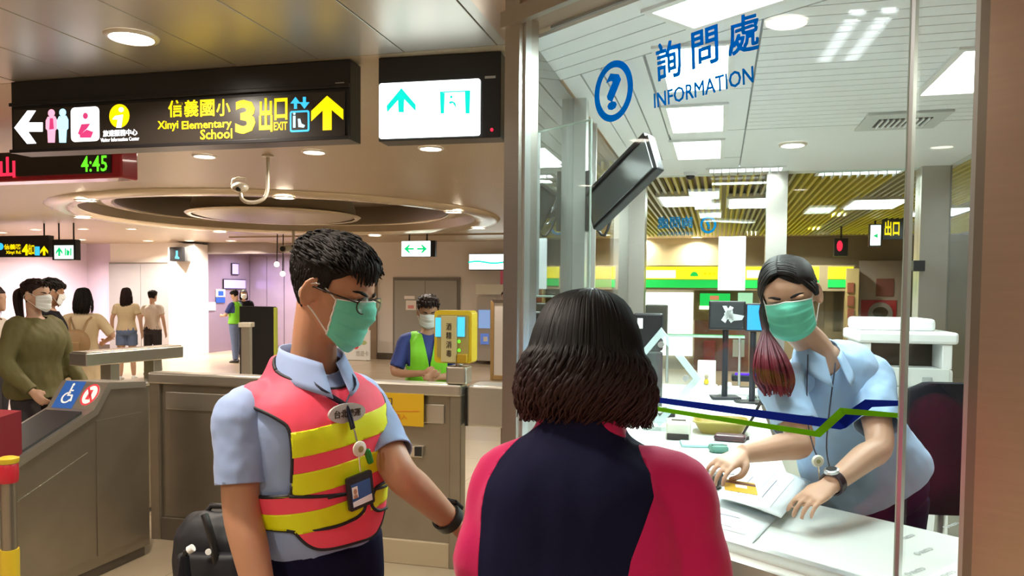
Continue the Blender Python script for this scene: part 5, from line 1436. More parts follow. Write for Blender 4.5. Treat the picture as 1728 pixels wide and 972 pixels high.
def officer():
    S = V3(-.455, 1.70, 1.335); R = V3(-.70, -.714, 0).normalized(); FW = UZ.cross(R)
    root = thing('person', 'officer in pink and yellow safety vest, green mask and glasses, reaching one arm out', 'person', V3(-.43, 1.70, 0))
    pel = V3(-.436, 1.715, .86); neckb = V3(-.447, 1.69, 1.400)
    sp = Spine(pel, neckb, R, R, 0.0)
    shR = S + R * .152 - UZ * .022; shL = S - R * .140 - UZ * .01
    elR, wrR = at(408, 862, 1.55), at(448, 1040, 1.50)
    elL, wrL = at(674, 797, 1.66), at(762, 880, 1.79)
    HS = .93
    M = headframe(at(557, 496, 1.665), V3(.93, -.26, -.30), V3(.22, -.04, .97), HS)
    # body
    mb = MB(); head_mb(mb, M, HS)
    limb(mb, [neckb - UZ * .05, neckb + V3(.012, -.005, .02), M @ V3(0, -.012, .020), M @ V3(0, -.018, .08)], [.066, .052, .047, .050], 16)
    sp.loft(mb, [(f_, a_ * .88, b_, c_) for f_, a_, b_, c_ in TORSO_M], grow=-.010)
    for sh, el, wr in ((shR, elR, wrR), (shL, elL, wrL)):
        limb(mb, [S.lerp(sh, .5), sh, sh.lerp(el, .5), el, el.lerp(wr, .35), wr], [.052, .048, .043, .038, .037, .027], 14)
    hand(mb, wrR, V3(.05, -.1, -1), V3(.6, .6, 0), 1, .5)
    hand(mb, wrL, (wrL - elL), V3(-.3, .2, -1), -1, .3)
    hR, hL = pel + R * .09 - UZ * .02, pel - R * .09 - UZ * .02
    fR, fL = V3(hR.x, hR.y, 0) + R * .05, V3(hL.x, hL.y, 0) - R * .05
    legs(mb, hR, hL, fR, fL)
    co, fs = remesh(mb, 0.0052, 5)
    body_obj('body', co, fs, m_skin, root)
    eyes(M, HS, root)
    short_hair(M, HS, root, m_hair, 5, 1.0, 1300, 1.0, 0.5)
    mask_obj(M, HS, root, m_mask)
    M = M @ Matrix.Scale(HS, 4)
    # glasses
    gl = MB(); fr = []
    for sx in (-1, 1):
        cen = V3(sx * .034, .108, .108)
        gl.tube([M @ (cen + V3(.026 * math.cos(a), -.006 * abs(math.cos(a)), .019 * math.sin(a))) for a in [2 * math.pi * k / 20 for k in range(21)]], .0016, 6)
        gl.tube([M @ V3(sx * .060, .102, .114), M @ V3(sx * .076, .05, .116), M @ V3(sx * .082, .0, .118), M @ V3(sx * .080, -.02, .106)], .0018, 6)
    gl.tube([M @ V3(-.009, .108, .112), M @ V3(0, .111, .115), M @ V3(.009, .108, .112)], .0015, 6)
    go = gl.build('glasses', mat('glasses_frame', (0.05, 0.035, 0.03), 0.3, 0.6), root, 180)
    for sx in (-1, 1):
        cen = V3(sx * .034, .107, .108)
        MB().prism(circ(0, 0, .0245, .0175, 20), -.0006, .0006, M @ Matrix.Translation(cen) @ Matrix.Rotation(math.radians(90), 4, 'X')).build('lens', m_acryl, go)
    # shirt with short sleeves
    sb = MB(); sp.loft(sb, [(.14, 0.140, .112, .122), (.28, 0.140, .116, .120), (.34, 0.147, .125, .125), (.45, 0.149, .130, .120), (.62, 0.155, .136, .128), (.78, 0.161, .136, .130), (.90, 0.140, .106, .115), (.97, 0.087, .080, .084), (1.04, 0.065, .070, .072)])
    for sh in (shR, shL): sb.ell(S.lerp(sh, .75), (.056, .056, .054))
    co, fs = remesh(sb, 0.006, 6)
    co = wrinkle(co, fs, .006, 9, 1.0, (1, 1, .6))
    nk = np.array(neckb + UZ * .035 + FW * .03)
    co, fs = clip(co, fs, np.linalg.norm(co - nk, axis=1) - .062)
    shirt = mesh_obj('shirt', co, fs, m_shirt, root, 180, .003)
    for sh, el, k in ((shR, elR, .72), (shL, elL, .80)):
        d = el - sh; slv = MB()
        limb(slv, [S.lerp(sh, .55), sh, sh + d * .45, sh + d * k, sh + d * (k + .12)], [.046, .053, .053, .052, .052], 20)
        c5, f5 = remesh(slv, .006, 5); c5 = wrinkle(c5, f5, .005, 12, 2.0, (1, 1, .8))
        c5, f5 = clip(c5, f5, d.length * k - (c5 - np.array(sh)) @ np.array(d.normalized()))
        mesh_obj('sleeve', c5, f5, m_shirt, shirt, 180, .003)
    # collar: stand and two flaps
    for sx in (-1, 1):
        cmb = MB()
        def fn(u, v, sx=sx):
            th = math.radians(180 - u * 165) ; rr = .066 + .020 * v
            c = neckb + UZ * (.052 - .048 * v - .034 * u ** 2.2 - .020 * u * v) + FW * (.006 + .030 * u * v + .014 * u)
            return c + R * (sx * math.sin(th) * rr) + FW * (math.cos(th) * rr)
        cmb.grid(fn, 14, 5); cmb.build('collar', m_shirt, shirt, 180, .003)
    # trousers
    tb = MB(); sp.loft(tb, [(-.04, 0.146, .115, .125), (.08, 0.158, .118, .135), (.22, 0.154, .126, .134), (.305, 0.152, .125, .131)])
    legs(tb, hR, hL, fR, fL, (.098, .090, .072, .068, .066))
    co, fs = remesh(tb, .009, 5); co = wrinkle(co, fs, .004, 8); mesh_obj('trousers', co, fs, m_navy_cl, root, 180)
    for ft in (fR, fL): shoe(root, ft, FW, m_black)
    # vest: open-sided tabard over the shirt
    vb = MB(); sp.loft(vb, [(.20, 0.159, .136, .142), (.32, 0.158, .140, .138), (.45, 0.159, .144, .133), (.62, 0.166, .150, .141), (.78, 0.173, .150, .143), (.90, 0.152, .120, .128), (.97, 0.097, .094, .098), (1.05, 0.071, .078, .080)], 32)
    for sh in (shR, shL): vb.ell(S.lerp(sh, .70), (.066, .066, .062))
    co, fs = remesh(vb, .006, 6); co = wrinkle(co, fs, .005, 7, 3.0, (1, 1, .5))
    f, a, b = sp.coords(co); z = co[:, 2]
    w = .116 + .072 * np.clip((z - 1.30) / .07, 0, 1)
    zw = 1.150 + 0.01 * np.sin(a * 20)
    nk2 = np.array(neckb + UZ * .030 + FW * .030)
    back = (b < 0)
    neck = np.sqrt(((co - nk2) ** 2 * np.array([1, 1, .55])).sum(1)) - .088
    flap = np.where(b > 0, np.minimum(z - (1.036 + .055 * np.clip((np.abs(a) - .04) / .075, 0, 1) ** 3), .116 - np.abs(a)), -1.0)
    hem = np.maximum(z - 1.084, flap)
    s_ = np.minimum(np.minimum(np.maximum(w - np.abs(a), zw - z), neck), hem)
    vco, vfs, seg = clip(co, fs, s_, True)
    vest = mesh_obj('vest', vco, vfs, m_vest, root, 180, .004)
    pm = MB()
    for ch in chains(vco, seg):
        if len(ch) > 12: pm.tube(smooth_line(ch, 6)[::2], .0042, 6)
    # waist seam piping
    fv, av, bv = sp.coords(vco); nr = vnormals(vco, vfs)
    c3, f3, s3 = clip(vco + nr * .003, vfs, vco[:, 2] - (1.148 + .012 * np.clip(av / .15, -1, 1)), True)
    for ch in chains(c3, s3):
        if len(ch) > 12: pm.tube(smooth_line(ch, 6)[::2], .0038, 6)
    def front(a0, z0):
        i = np.argmin((av - a0) ** 2 + (vco[:, 2] - z0) ** 2 + np.where(bv > 0, 0, 10)); return Vector(vco[i] + nr[i] * .004), Vector(nr[i])
    for line in ([(.05, 1.150), (.0, 1.150), (-.025, 1.147), (-.038, 1.135), (-.041, 1.115), (-.030, 1.098), (-.005, 1.089), (.05, 1.085), (.12, 1.086)], [(-.12, 1.148), (-.085, 1.149), (-.066, 1.14), (-.058, 1.12), (-.065, 1.10), (-.085, 1.090), (-.12, 1.086)]):
        pm.tube([Vector(k) for k in spline([front(*q)[0] for q in line], 4)], .0038, 6)
    pm.build('piping', m_pipe, vest, 180)
    for za, zb, dz in ((1.252, 1.302, .012), (1.172, 1.218, .012), (1.090, 1.135, .008)):
        zz = vco[:, 2] - dz * np.clip(-av / .15, -1, 1) * 0 + .02 * np.clip(av / .15, -1, 1) * (bv > 0)
        q, g = clip(vco + nr * .0028, vfs, np.minimum(zz - za, zb - zz))
        if za < 1.12:
            f2, a2, b2 = sp.coords(q); keep = np.maximum(-b2 * 5, np.abs(a2 + .048) - .010); q, g = clip(q, g, keep)
        mesh_obj('reflective_band', q, g, m_band, vest, 180, .0015)
    # lanyard, reel, whistle, name card
    p0, n0 = front(-.005, 1.285); pB, nB = front(-.002, 1.328)
    lan = MB()
    for sx in (-1, 1):
        pts = [neckb + R * (sx * .060) + UZ * .030 - FW * .01, front(sx * .045, 1.375)[0] + FW * .010, front(sx * .022, 1.35)[0] + FW * .006, pB + FW * .008, p0 + FW * .010]
        lan.tube([Vector(k) for k in spline(pts, 4)], .0075, 6, flat=.25, ref=FW)
    lany = lan.build('lanyard', mat('lanyard_navy', (.015, .02, .05), .6), root, 180)
    bx = nB.copy(); bx.z = 0; bx.normalize(); rx = bx.cross(UZ)
    bm_ = frame(pB + bx * .010 - UZ * .012, -rx, UZ)
    badge = MB().prism(circ(0, 0, .046, .021, 32), -.003, .003, bm_).build('oval_badge', mat('badge_silver', (.60, .62, .60), .35, .4), root)
    text('lettering', '台北捷運', bm_ @ Matrix.Translation(V3(0, 0, .0035)), m_ink, badge, fit=(.066, .017), bold=.01)
    pr, nr_ = front(-.006, 1.248); fx = nr_.copy(); fx.z = 0; fx.normalize(); rx = fx.cross(UZ)
    rm = frame(pr + fx * .016, -rx, UZ)
    reel = MB().lathe([(.001, 0), (.014, 0), (.0165, .003), (.0165, .006), (.012, .009), (.001, .009)], rm, 24).build('badge_reel', mat('reel_clear', (.75, .72, .62), .3), root, 40)
    MB().lathe([(.001, .0092), (.007, .0092), (.007, .0098), (.001, .0098)], rm, 16).build('reel_hub', mat('brass', (.45, .36, .15), .3, .8), reel)
    cord = MB(); pc_, nc = front(-.010, 1.155)
    cord.tube([p0 + fx * .012, pr + fx * .018], .0022, 6); cord.tube([pr + fx * .018 - UZ * .014, pc_ + fx * .016 + UZ * .040], .0018, 6)
    cord.build('cord', m_steel_lt, reel)
    wm = rm @ Matrix.Translation(V3(.022, -.012, .0)) @ Matrix.Rotation(.35, 4, 'Z')
    MB().bbox((0, -.008, .004), (.013, .034, .012), .004, wm).build('whistle', mat('whistle_green', (.01, .20, .02), .3), root, 60)
    cm = frame(pc_ + fx * .016, -rx, UZ) @ Matrix.Rotation(.14, 4, 'Z')
    card = MB().prism(rrect(-.033, -.036, .033, .036, .005), -.004, .003, cm).build('id_card', mat('card_holder', (.015, .017, .02), .35), root)
    flat('card_face', [[(-.025, -.028), (.025, -.028), (.025, .020), (-.025, .020)]], cm, mat('card_blue', (.03, .10, .30), .3), card, .001, .003)
    flat('card_print', [[(-.025, -.028), (.025, -.028), (.025, -.014), (-.025, -.017)]], cm, m_stwhite, card, .001, .0042)
    flat('card_portrait', [[(-.024, -.010), (-.010, -.010), (-.010, .014), (-.024, .014)]], cm, m_notice, card, .001, .0042)
    flat('portrait_figure', [circ(-.017, .004, .004, .006, 12), [(-.022, -.010), (-.012, -.010), (-.013, -.003), (-.021, -.003)]], cm, m_skin3, card, .0006, .0054)
    # watch
    wd = (wrL - elL).normalized(); wp = wrL - wd * .018
    wt = MB(); ring = []
    t0 = wd.cross(UZ).normalized(); t1 = wd.cross(t0)
    wt.rings([[wp + wd * (dd) + (t0 * math.cos(k * math.pi / 12) + t1 * math.sin(k * math.pi / 12)) * rr_ for k in range(24)] for dd, rr_ in ((-.012, .031), (-.011, .036), (.011, .036), (.012, .031))], caps=False)
    wo = wt.build('watch', m_black, root, 60)
    wmf = frame(wp + (-t1 if t1.z < 0 else t1) * .036, wd, (-t1 if t1.z < 0 else t1).cross(wd))
    MB().bbox((0, 0, 0), (.036, .034, .012), .004, wmf).build('watch_case', m_blackm, wo)
    return root
officer()

# ================================================================== PERSON: woman at the window
def hair_ramp(name, c0, z0, c1, z1):
    m = mat(name, c0, 0.55, spec=0.3); nt = m.node_tree
    tc = nt.nodes.new('ShaderNodeTexCoord'); sx = nt.nodes.new('ShaderNodeSeparateXYZ'); mr = nt.nodes.new('ShaderNodeMapRange'); mx = nt.nodes.new('ShaderNodeMix'); mx.data_type = 'RGBA'
    nt.links.new(tc.outputs['Object'], sx.inputs[0]); nt.links.new(sx.outputs[2], mr.inputs[0])
    mr.inputs[1].default_value = z0; mr.inputs[2].default_value = z1
    nt.links.new(mr.outputs[0], mx.inputs[0]); mx.inputs[6].default_value = (*c0, 1); mx.inputs[7].default_value = (*c1, 1)
    nt.links.new(mx.outputs[2], nt.nodes['Principled BSDF'].inputs['Base Color']); return m

def customer():
    R = V3(.955, -.295, 0).normalized(); FW = UZ.cross(R)
    S = V3(.128, 1.335, 1.282); neckb = V3(.123, 1.345, 1.345); pel = V3(.115, 1.36, .82)
    root = thing('person', 'woman seen from behind with wavy auburn hair in a navy and pink jacket', 'person', V3(.115, 1.36, 0))
    sp = Spine(pel, neckb, R, R, 0.0); HS = .94
    M = headframe(V3(.133, 1.375, 1.440), FW * .95 + V3(.05, 0, -.16), UZ, HS)
    shR, shL = S + R * .158 - UZ * .045, S - R * .152 - UZ * .045
    elR, elL = at(1178, 965, 1.30), at(822, 955, 1.36)
    wrR, wrL = at(1150, 1000, 1.52), at(905, 1010, 1.55)
    mb = MB(); head_mb(mb, M, HS)
    limb(mb, [neckb - UZ * .06, neckb, M @ V3(0, -.02, .02), M @ V3(0, -.02, .07)], [.052, .050, .048, .050], 14)
    sp.loft(mb, TORSO_F, grow=-.012)
    for sh, el, wr in ((shR, elR, wrR), (shL, elL, wrL)):
        limb(mb, [S.lerp(sh, .5) - UZ * .02, sh - UZ * .01, sh.lerp(el, .5), el, el.lerp(wr, .4), wr], [.036, .040, .040, .036, .034, .026], 12)
        hand(mb, wr, wr - el, V3(0, 0, -1), 1 if sh is shR else -1, .5, .92)
    hR, hL = pel + R * .09, pel - R * .09; fR, fL = V3(hR.x, hR.y, 0) + R * .02, V3(hL.x, hL.y, 0) - R * .02
    legs(mb, hR, hL, fR, fL)
    co, fs = remesh(mb, .008, 5); body_obj('body', co, fs, m_skin2, root)
    long_hair(M, HS, root, hair_ramp('auburn_hair', (.036, .007, .006), 1.36, (.007, .006, .007), 1.48),   .150, 1.28, 4, 2600, .012, True, 1.0)
    # jacket cut along its raglan seams into a navy body and pink sleeves
    jb = MB(); sp.loft(jb, [(.06, .205, .15, .150), (.25, .198, .15, .145), (.45, .190, .15, .138), (.62, .190, .150, .135), (.78, .178, .140, .132), (.89, .135, .105, .115), (.96, .088, .080, .085), (1.05, .075, .070, .075)], 32)
    for sh, el, wr in ((shR, elR, wrR), (shL, elL, wrL)):
        limb(jb, [S.lerp(sh, .45), sh, sh.lerp(el, .5), el, el.lerp(wr, .5), wr], [.055, .058, .058, .056, .050, .044], 18)
    co, fs = remesh(jb, .0065, 8); co = wrinkle(co, fs, .010, 6, 5.0, (1, 1, .55))
    for wr, el in ((wrR, elR), (wrL, elL)):
        d = np.array((wr - el).normalized()); co, fs = clip(co, fs, np.where(np.linalg.norm(co - np.array(wr), axis=1) < .07, -.012 - (co - np.array(wr)) @ d, 1.0))
    f, a, b = sp.coords(co); z = co[:, 2]
    zk = np.array([.8, 1.10, 1.15, 1.20, 1.245, 1.28, 1.31, 1.345, 1.38])
    right = np.interp(z, zk, [.105, .105, .112, .128, .140, .130, .105, .055, .03]); left = np.interp(z, zk, [-.150, -.150, -.150, -.150, -.145, -.130, -.108, -.060, -.03])
    s_ = np.minimum(right - a, a - left)
    vN, fN, seg = clip(co, fs, s_, True); nav = mesh_obj('jacket', vN, fN, m_navy_cl, root, 180, .003)
    seam = MB()
    for ch in chains(vN, seg):
        if len(ch) > 10: seam.tube(smooth_line(ch, 4)[::2], .0016, 5)
    seam.build('seam', m_navy_cl, nav, 180)
    for sg in (-1, 1):
        vS, fS = clip(co, fs, np.minimum(-s_, a * sg)); mesh_obj('sleeve', vS, fS, m_pinkcl, nav, 180, .003)
    tb = MB(); sp.loft(tb, [(-.06, .165, .12, .13), (.06, .182, .122, .142), (.16, .172, .12, .13)]); legs(tb, hR, hL, fR, fL, (.10, .088, .070, .066, .064))
    co, fs = remesh(tb, .012, 4); mesh_obj('trousers', co, fs, m_blackcl, root, 180)
    for ft in (fR, fL): shoe(root, ft, FW, m_black, .92)
customer()

# ================================================================== PERSON: clerk behind the glass
def clerk():
    R = V3(-.985, -.17, 0).normalized(); RS = V3(-.99, .10, 0).normalized(); FW = UZ.cross(R)
    pel = V3(1.235, 2.60, .90); neckb = at(1378, 597, 2.34)
    root = thing('person', 'clerk in pale blue shirt and green mask leaning over papers behind the glass', 'person', V3(1.26, 2.62, .1))
    sp = Spine(pel, neckb, R, RS, 0.02); HS = .95
    S = neckb + V3(.02, .02, -.055)
    shR, shL = at(1318, 650, 2.26), at(1468, 632, 2.36)
    elR, wrR = at(1352, 748, 2.16), at(1252, 766, 2.06)
    elL, wrL = at(1484, 752, 2.18), at(1402, 818, 2.02)
    M = headframe(at(1333, 503, 2.27), V3(-.40, -.88, -.26), V3(-.26, -.16, .95), HS)
    mb = MB(); head_mb(mb, M, HS)
    limb(mb, [neckb - UZ * .06, neckb + UZ * .01, M @ V3(.01, -.015, .02), M @ V3(0, -.02, .08)], [.060, .050, .046, .048], 14)
    sp.loft(mb, TORSO_F, grow=-.012)
    for sh, el, wr in ((shR, elR, wrR), (shL, elL, wrL)):
        limb(mb, [S.lerp(sh, .5), sh, sh.lerp(el, .5), el, el.lerp(wr, .35), wr], [.036, .042, .043, .038, .038, .026], 14)
    tipsR = hand(mb, wrR, at(1222, 783, 2.02) - wrR, V3(.25, .35, -.9), 1, .55, .88, 0, .9)
    tipsL = hand(mb, wrL, at(1335, 862, 1.96) - wrL, V3(.15, .25, -.95), -1, .40, .90, 0, .8)
    hR, hL = pel + R * .09, pel - R * .09; fR, fL = V3(hR.x, hR.y + .03, .1), V3(hL.x, hL.y + .03, .1)
    legs(mb, hR, hL, fR, fL)
    co, fs = remesh(mb, .0042, 4); body_obj('body', co, fs, m_skin2, root)
    eyes(M, HS, root, .55)
    parted_hair(M, HS, root, m_hair, 9, 1100, .012)
    # strands and a reddish tail falling in front of the shoulder
    rr = random.Random(11); tl = MB(); mred = hair_ramp('dyed_tail', (.15, .008, .022), 1.22, (.022, .008, .010), 1.44)
    for k in range(170):
        a = rr.uniform(0, 6.28); r_ = rr.uniform(0, .030)
        p0 = M @ (V3(.062 + .008 * math.cos(a), .010 + .02 * math.sin(a), .125) * HS)
        p1 = M @ (V3(.082 + .010 * math.cos(a), .030 + .022 * math.sin(a), .060) * HS)
        p2 = at(1300 + 26 * math.cos(a) * r_ / .03, 600, 2.17 + r_ * math.sin(a)); p3 = at(1307 + 34 * math.cos(a) * r_ / .03, 640, 2.15 + r_ * math.sin(a)); p4 = at(1312 + 22 * math.cos(a), 662 + rr.uniform(-14, 8), 2.15 + r_ * math.sin(a))
        q = [Vector(k_) for k_ in spline([p0, p1, p2, p3, p4], 4)]
        tl.tube(q, [.0042 * (1 - .7 * (i / len(q)) ** 3) for i in range(len(q))], 4)
    tl.build('hair_tail', mred, root, 180)
    mask_obj(M, HS, root, m_mask)
    # shirt
    sb = MB(); sp.loft(sb, [(.10, .205, .150, .155), (.20, .200, .145, .150), (.34, .182, .135, .135), (.50, .172, .130, .122), (.64, .172, .136, .122), (.78, .168, .132, .120), (.90, .138, .098, .105), (.97, .085, .075, .078), (1.04, .062, .062, .062)])
    for sh in (shR, shL): sb.ell(S.lerp(sh, .8), (.058, .058, .058))
    co, fs = remesh(sb, .006, 6); co = wrinkle(co, fs, .012, 7, 8.0, (1, 1, .8))
    nk = np.array(neckb + UZ * .03 + FW * .045)
    co, fs = clip(co, fs, np.sqrt(((co - nk) ** 2 * np.array([1.0, 1, .40])).sum(1)) - .060)
    f, a, b = sp.coords(co); co, fs = clip(co, fs, f - .115)
    shirt = mesh_obj('shirt', co, fs, m_shirt2, root, 180, .003)
    for sh, el, k in ((shR, elR, .70), (shL, elL, .74)):
        d = el - sh; slv = MB()
        limb(slv, [S.lerp(sh, .5), sh, sh + d * .4, sh + d * k, sh + d * (k + .12)], [.052, .060, .062, .062, .062], 20)
        c5, f5 = remesh(slv, .006, 5); c5 = wrinkle(c5, f5, .008, 12, 4.0)
        c5, f5 = clip(c5, f5, d.length * k - (c5 - np.array(sh)) @ np.array(d.normalized())); mesh_obj('sleeve', c5, f5, m_shirt2, shirt, 180, .003)
    for sx in (-1, 1):
        cmb = MB()
        def fn(u, v, sx=sx):
            th = math.radians(180 - u * 160); rr_ = .056 + .026 * v
            c = neckb + UZ * (.045 - .050 * v - .050 * u ** 2 - .030 * u * v) + FW * (.006 + .034 * u * v + .018 * u)
            return c + R * (sx * math.sin(th) * rr_) + FW * (math.cos(th) * rr_)
        cmb.grid(fn, 14, 5); cmb.build('collar', m_shirt2, shirt, 180, .003)
    tb = MB(); sp.loft(tb, [(-.05, .175, .13, .14), (.06, .190, .13, .15), (.17, .182, .128, .138)]); legs(tb, hR, hL, fR, fL, (.105, .09, .072, .068, .066))
    co, fs = remesh(tb, .010, 5); mesh_obj('trousers', co, fs, m_navy_cl, root, 180)
    for ft in (fR, fL): shoe(root, ft, FW, m_black, .92)
    # lanyard with reel hanging free
    lz = MB(); q = [neckb + V3(-.05, -.06, 0), at(1362, 700, 2.16), at(1372, 752, 2.10), at(1380, 772, 2.08)]
    lz.tube([Vector(k) for k in spline(q, 5)], .006, 6, flat=.3); q = [neckb + V3(.02, -.09, -.02), at(1395, 740, 2.16), at(1400, 790, 2.12)]
    lz.tube([Vector(k) for k in spline(q, 5)], .006, 6, flat=.3)
    lo = lz.build('lanyard', mat('lanyard_navy', (.015, .02, .05), .6), root, 180)
    rm = frame(at(1380, 778, 2.07), V3(1, 0, 0), UZ)
    MB().lathe([(.001, -.004), (.013, -.004), (.017, 0), (.013, .005), (.001, .005)], rm, 20).build('badge_reel', mat('reel_pale', (.70, .72, .62), .3), lo, 40)
    MB().lathe([(.001, .0055), (.006, .0055), (.001, .006)], rm, 14).build('reel_hub', mat('reel_olive', (.30, .34, .15), .4), lo)
    MB().tube([at(1381, 786, 2.07), at(1384, 815, 2.05)], .0025, 6).build('cord', m_steel_lt, lo)
    # watch on the left wrist
    wd = (wrL - elL).normalized(); wp = wrL - wd * .012; t0 = wd.cross(UZ).normalized(); t1 = wd.cross(t0); t1 = -t1 if t1.z < 0 else t1
    wo = MB().rings([[wp + wd * dd + (t0 * math.cos(k * math.pi / 12) + t1 * math.sin(k * math.pi / 12)) * r_ for k in range(24)] for dd, r_ in ((-.012, .028), (-.011, .033), (.011, .033), (.012, .028))], caps=False).build('watch', mat('watch_strap', (.03, .012, .015), .4), root, 60)
    MB().lathe([(.001, 0), (.019, 0), (.019, .008), (.015, .010), (.001, .010)], frame(wp + t1 * .031, wd, t1.cross(wd)), 24).build('watch_case', mat('watch_steel', (.5, .5, .5), .25, .9), wo, 40)
    MB().lathe([(.001, .0102), (.014, .0102), (.001, .0106)], frame(wp + t1 * .031, wd, t1.cross(wd)), 24).build('watch_dial', m_black, wo)
    return tipsR, tipsL
TIPS_R, TIPS_L = clerk()

# ================================================================== PASSERS-BY
def bystander(px, Y, H, rz, label, top, bottom, hairm, hair='long', skin=m_skin2, arms=None, head_turn=0.0, head_pitch=0.0, mask=None, vest=None, skirt=False, shorts=False, group=None,
              hair_len=.25, voxel=.012, sleeve=.62, bulk=1.0, headpx=None, jacket=False, step=.06):
    k = H / 1.70; base = at(px, 500, Y); base.z = 0
    X = Matrix.Translation(base) @ Matrix.Rotation(math.radians(rz), 4, 'Z')
    W = lambda x, y, z: X @ V3(x * k, y * k, z * k)
    rot = X.to_3x3(); R = rot @ V3(1, 0, 0); FW = rot @ V3(0, 1, 0)
    root = thing('person', label, 'person', base, 0, group)
    pel, neckb = W(0, 0, .86), W(0, 0, 1.405); sp = Spine(pel, neckb, R, R)
    hf = rot @ (Matrix.Rotation(math.radians(head_turn), 3, 'Z') @ V3(0, 1, -math.tan(math.radians(head_pitch))))
    HS = k * .96; M = headframe(W(0, .012, 1.572), hf, UZ, HS)
    arms = arms or [((.24, -.02, 1.12), (.25, .04, .86)), ((-.24, -.02, 1.12), (-.25, .04, .86))]
    shs = [W(.165, 0, 1.355), W(-.165, 0, 1.355)]; S = W(0, 0, 1.37)
    T = [(f, a * k * bulk, b * k, c * k) for f, a, b, c in TORSO_F]
    mb = MB(); head_mb(mb, M, HS)
    limb(mb, [neckb - UZ * .05, neckb, M @ V3(0, -.02, .02), M @ V3(0, -.02, .08)], [.058 * k, .05 * k, .048 * k, .05 * k], 12)
    sp.loft(mb, T, 20)
    joints = []
    for i, (sh, (e, w)) in enumerate(zip(shs, arms)):
        el, wr = W(*e), W(*w); joints.append((sh, el, wr))
        limb(mb, [S.lerp(sh, .5), sh, sh.lerp(el, .5), el, wr], [.05 * k, .048 * k, .043 * k, .036 * k, .025 * k], 10, 3)
        hand(mb, wr, wr - el, rot @ V3(-1 if i == 0 else 1, 0, 0), 1 if i == 0 else -1, .6, .92 * k)
    hR, hL = W(.09, 0, .84), W(-.09, 0, .84); fR, fL = W(.10, step, 0), W(-.10, -step, 0)
    lm = MB(); legs(mb, hR, hL, fR, fL, tuple(r * k for r in (.082, .070, .050, .048, .034)))
    co, fs = remesh(mb, voxel, 3); body_obj('body', co, fs, skin, root)
    g = .030 if jacket else .014
    sb = MB(); sp.loft(sb, [(f, a + g * k, b + g * k, c + g * k) for f, a, b, c in T[1:]] if not jacket else [(-.02, (.19) * k, .15 * k, .15 * k)] + [(f, a + g * k, b + g * k, c + g * k) for f, a, b, c in T[1:]], 22)
    for sh, el, wr in joints:
        if sleeve <= 1.0: limb(sb, [S.lerp(sh, .5), sh, sh.lerp(el, sleeve * .5), sh.lerp(el, sleeve)], [.055 * k, .060 * k, .058 * k, .058 * k], 12, 3)
        else: limb(sb, [S.lerp(sh, .5), sh, sh.lerp(el, .5), el, wr], [.060 * k, .072 * k, .070 * k, .066 * k, .048 * k], 12, 3)
    co, fs = remesh(sb, voxel, 4); co = wrinkle(co, fs, .012 if jacket else .006, 8, px)
    f, a, b = sp.coords(co); nk = np.array(neckb + UZ * .04 * k + FW * .02)
    co, fs = clip(co, fs, np.linalg.norm(co - nk, axis=1) - .068 * k)
    tp = mesh_obj('jacket' if jacket else 'top', co, fs, top, root, 180)
    tb = MB()
    if skirt:
        rs = []
        for z, w, d in ((1.02, .145, .115), (.92, .180, .145), (.6, .20, .17), (.30, .23, .20)): rs.append(sect(W(0, 0, z), R, FW, w * k, d * k, d * k, 22, 2.2))
        tb.rings(rs); co, fs = remesh(tb, voxel, 3); co = wrinkle(co, fs, .014, 7, px); mesh_obj('skirt', co, fs, bottom, root, 180)
    else:
        sp.loft(tb, [(-.06, .160 * k, .11 * k, .12 * k), (.08, .182 * k, .118 * k, .138 * k), (.26, .158 * k, .11 * k, .115 * k)], 20)
        if shorts:
            for h, ft in ((hR, fR), (hL, fL)): limb(tb, [h, h.lerp(ft, .14), h.lerp(ft, .24)], [.098 * k, .095 * k, .095 * k], 12, 3)
        else: legs(tb, hR, hL, fR, fL, tuple(r * k for r in (.096, .082, .064, .060, .058)))
        co, fs = remesh(tb, voxel, 3); mesh_obj('shorts' if shorts else 'trousers', co, fs, bottom, root, 180)
    for ft in (fR, fL): shoe(root, ft, FW, m_black if not shorts else m_white, .92 * k)
    if hair == 'long': long_hair(M, HS, root, hairm, hair_len, 1.08, int(px), 260, .006, True)
    elif hair == 'tail':
        short_hair(M, HS, root, hairm, int(px), .15, 160, .5, 0, .006)
        tl = MB(); rr = random.Random(3)
        for _ in range(50):
            a = rr.uniform(0, 6.28); r_ = rr.uniform(.004, .028)
            p = [M @ (V3(0, -.095, .17) * HS), M @ (V3(r_ * math.cos(a), -.135 + r_ * math.sin(a), .14) * HS), M @ (V3(r_ * 1.3 * math.cos(a), -.14 + r_ * math.sin(a), .05) * HS), M @ (V3(r_ * .7 * math.cos(a), -.12 + r_ * .6 * math.sin(a), -.07 + rr.uniform(-.03, .03)) * HS)]
            tl.tube([Vector(q) for q in spline(p, 4)], .007 * HS, 5)
        tl.build('ponytail', hairm, root, 180)
    else: short_hair(M, HS, root, hairm, int(px), .5, 160, .9, 0, .006)
    if mask: mask_obj(M, HS, root, mask); eyes(M, HS, root, .8)
    if vest:
        vb = MB(); sp.loft(vb, [(f, a + .030 * k, b + .030 * k, c + .030 * k) for f, a, b, c in T[1:]], 24)
        for sh in shs: vb.ell(S.lerp(sh, .6), (.065 * k, .065 * k, .06 * k))
        co, fs = remesh(vb, voxel, 4); co = wrinkle(co, fs, .006, 7, px); f, a, b = sp.coords(co)
        s_ = np.minimum(np.minimum(.138 * k - np.abs(a) * (f > .55), f + .05), np.linalg.norm(co - nk, axis=1) - .085 * k)
        s_ = np.minimum(s_, np.where((b > 0) & (f > .5), np.abs(a) - .006 * k - .045 * k * np.clip((f - .6) / .4, 0, 1), 1))
        co, fs = clip(co, fs, s_); mesh_obj('vest', co, fs, vest, tp, 180, .005)
    return root, X, k
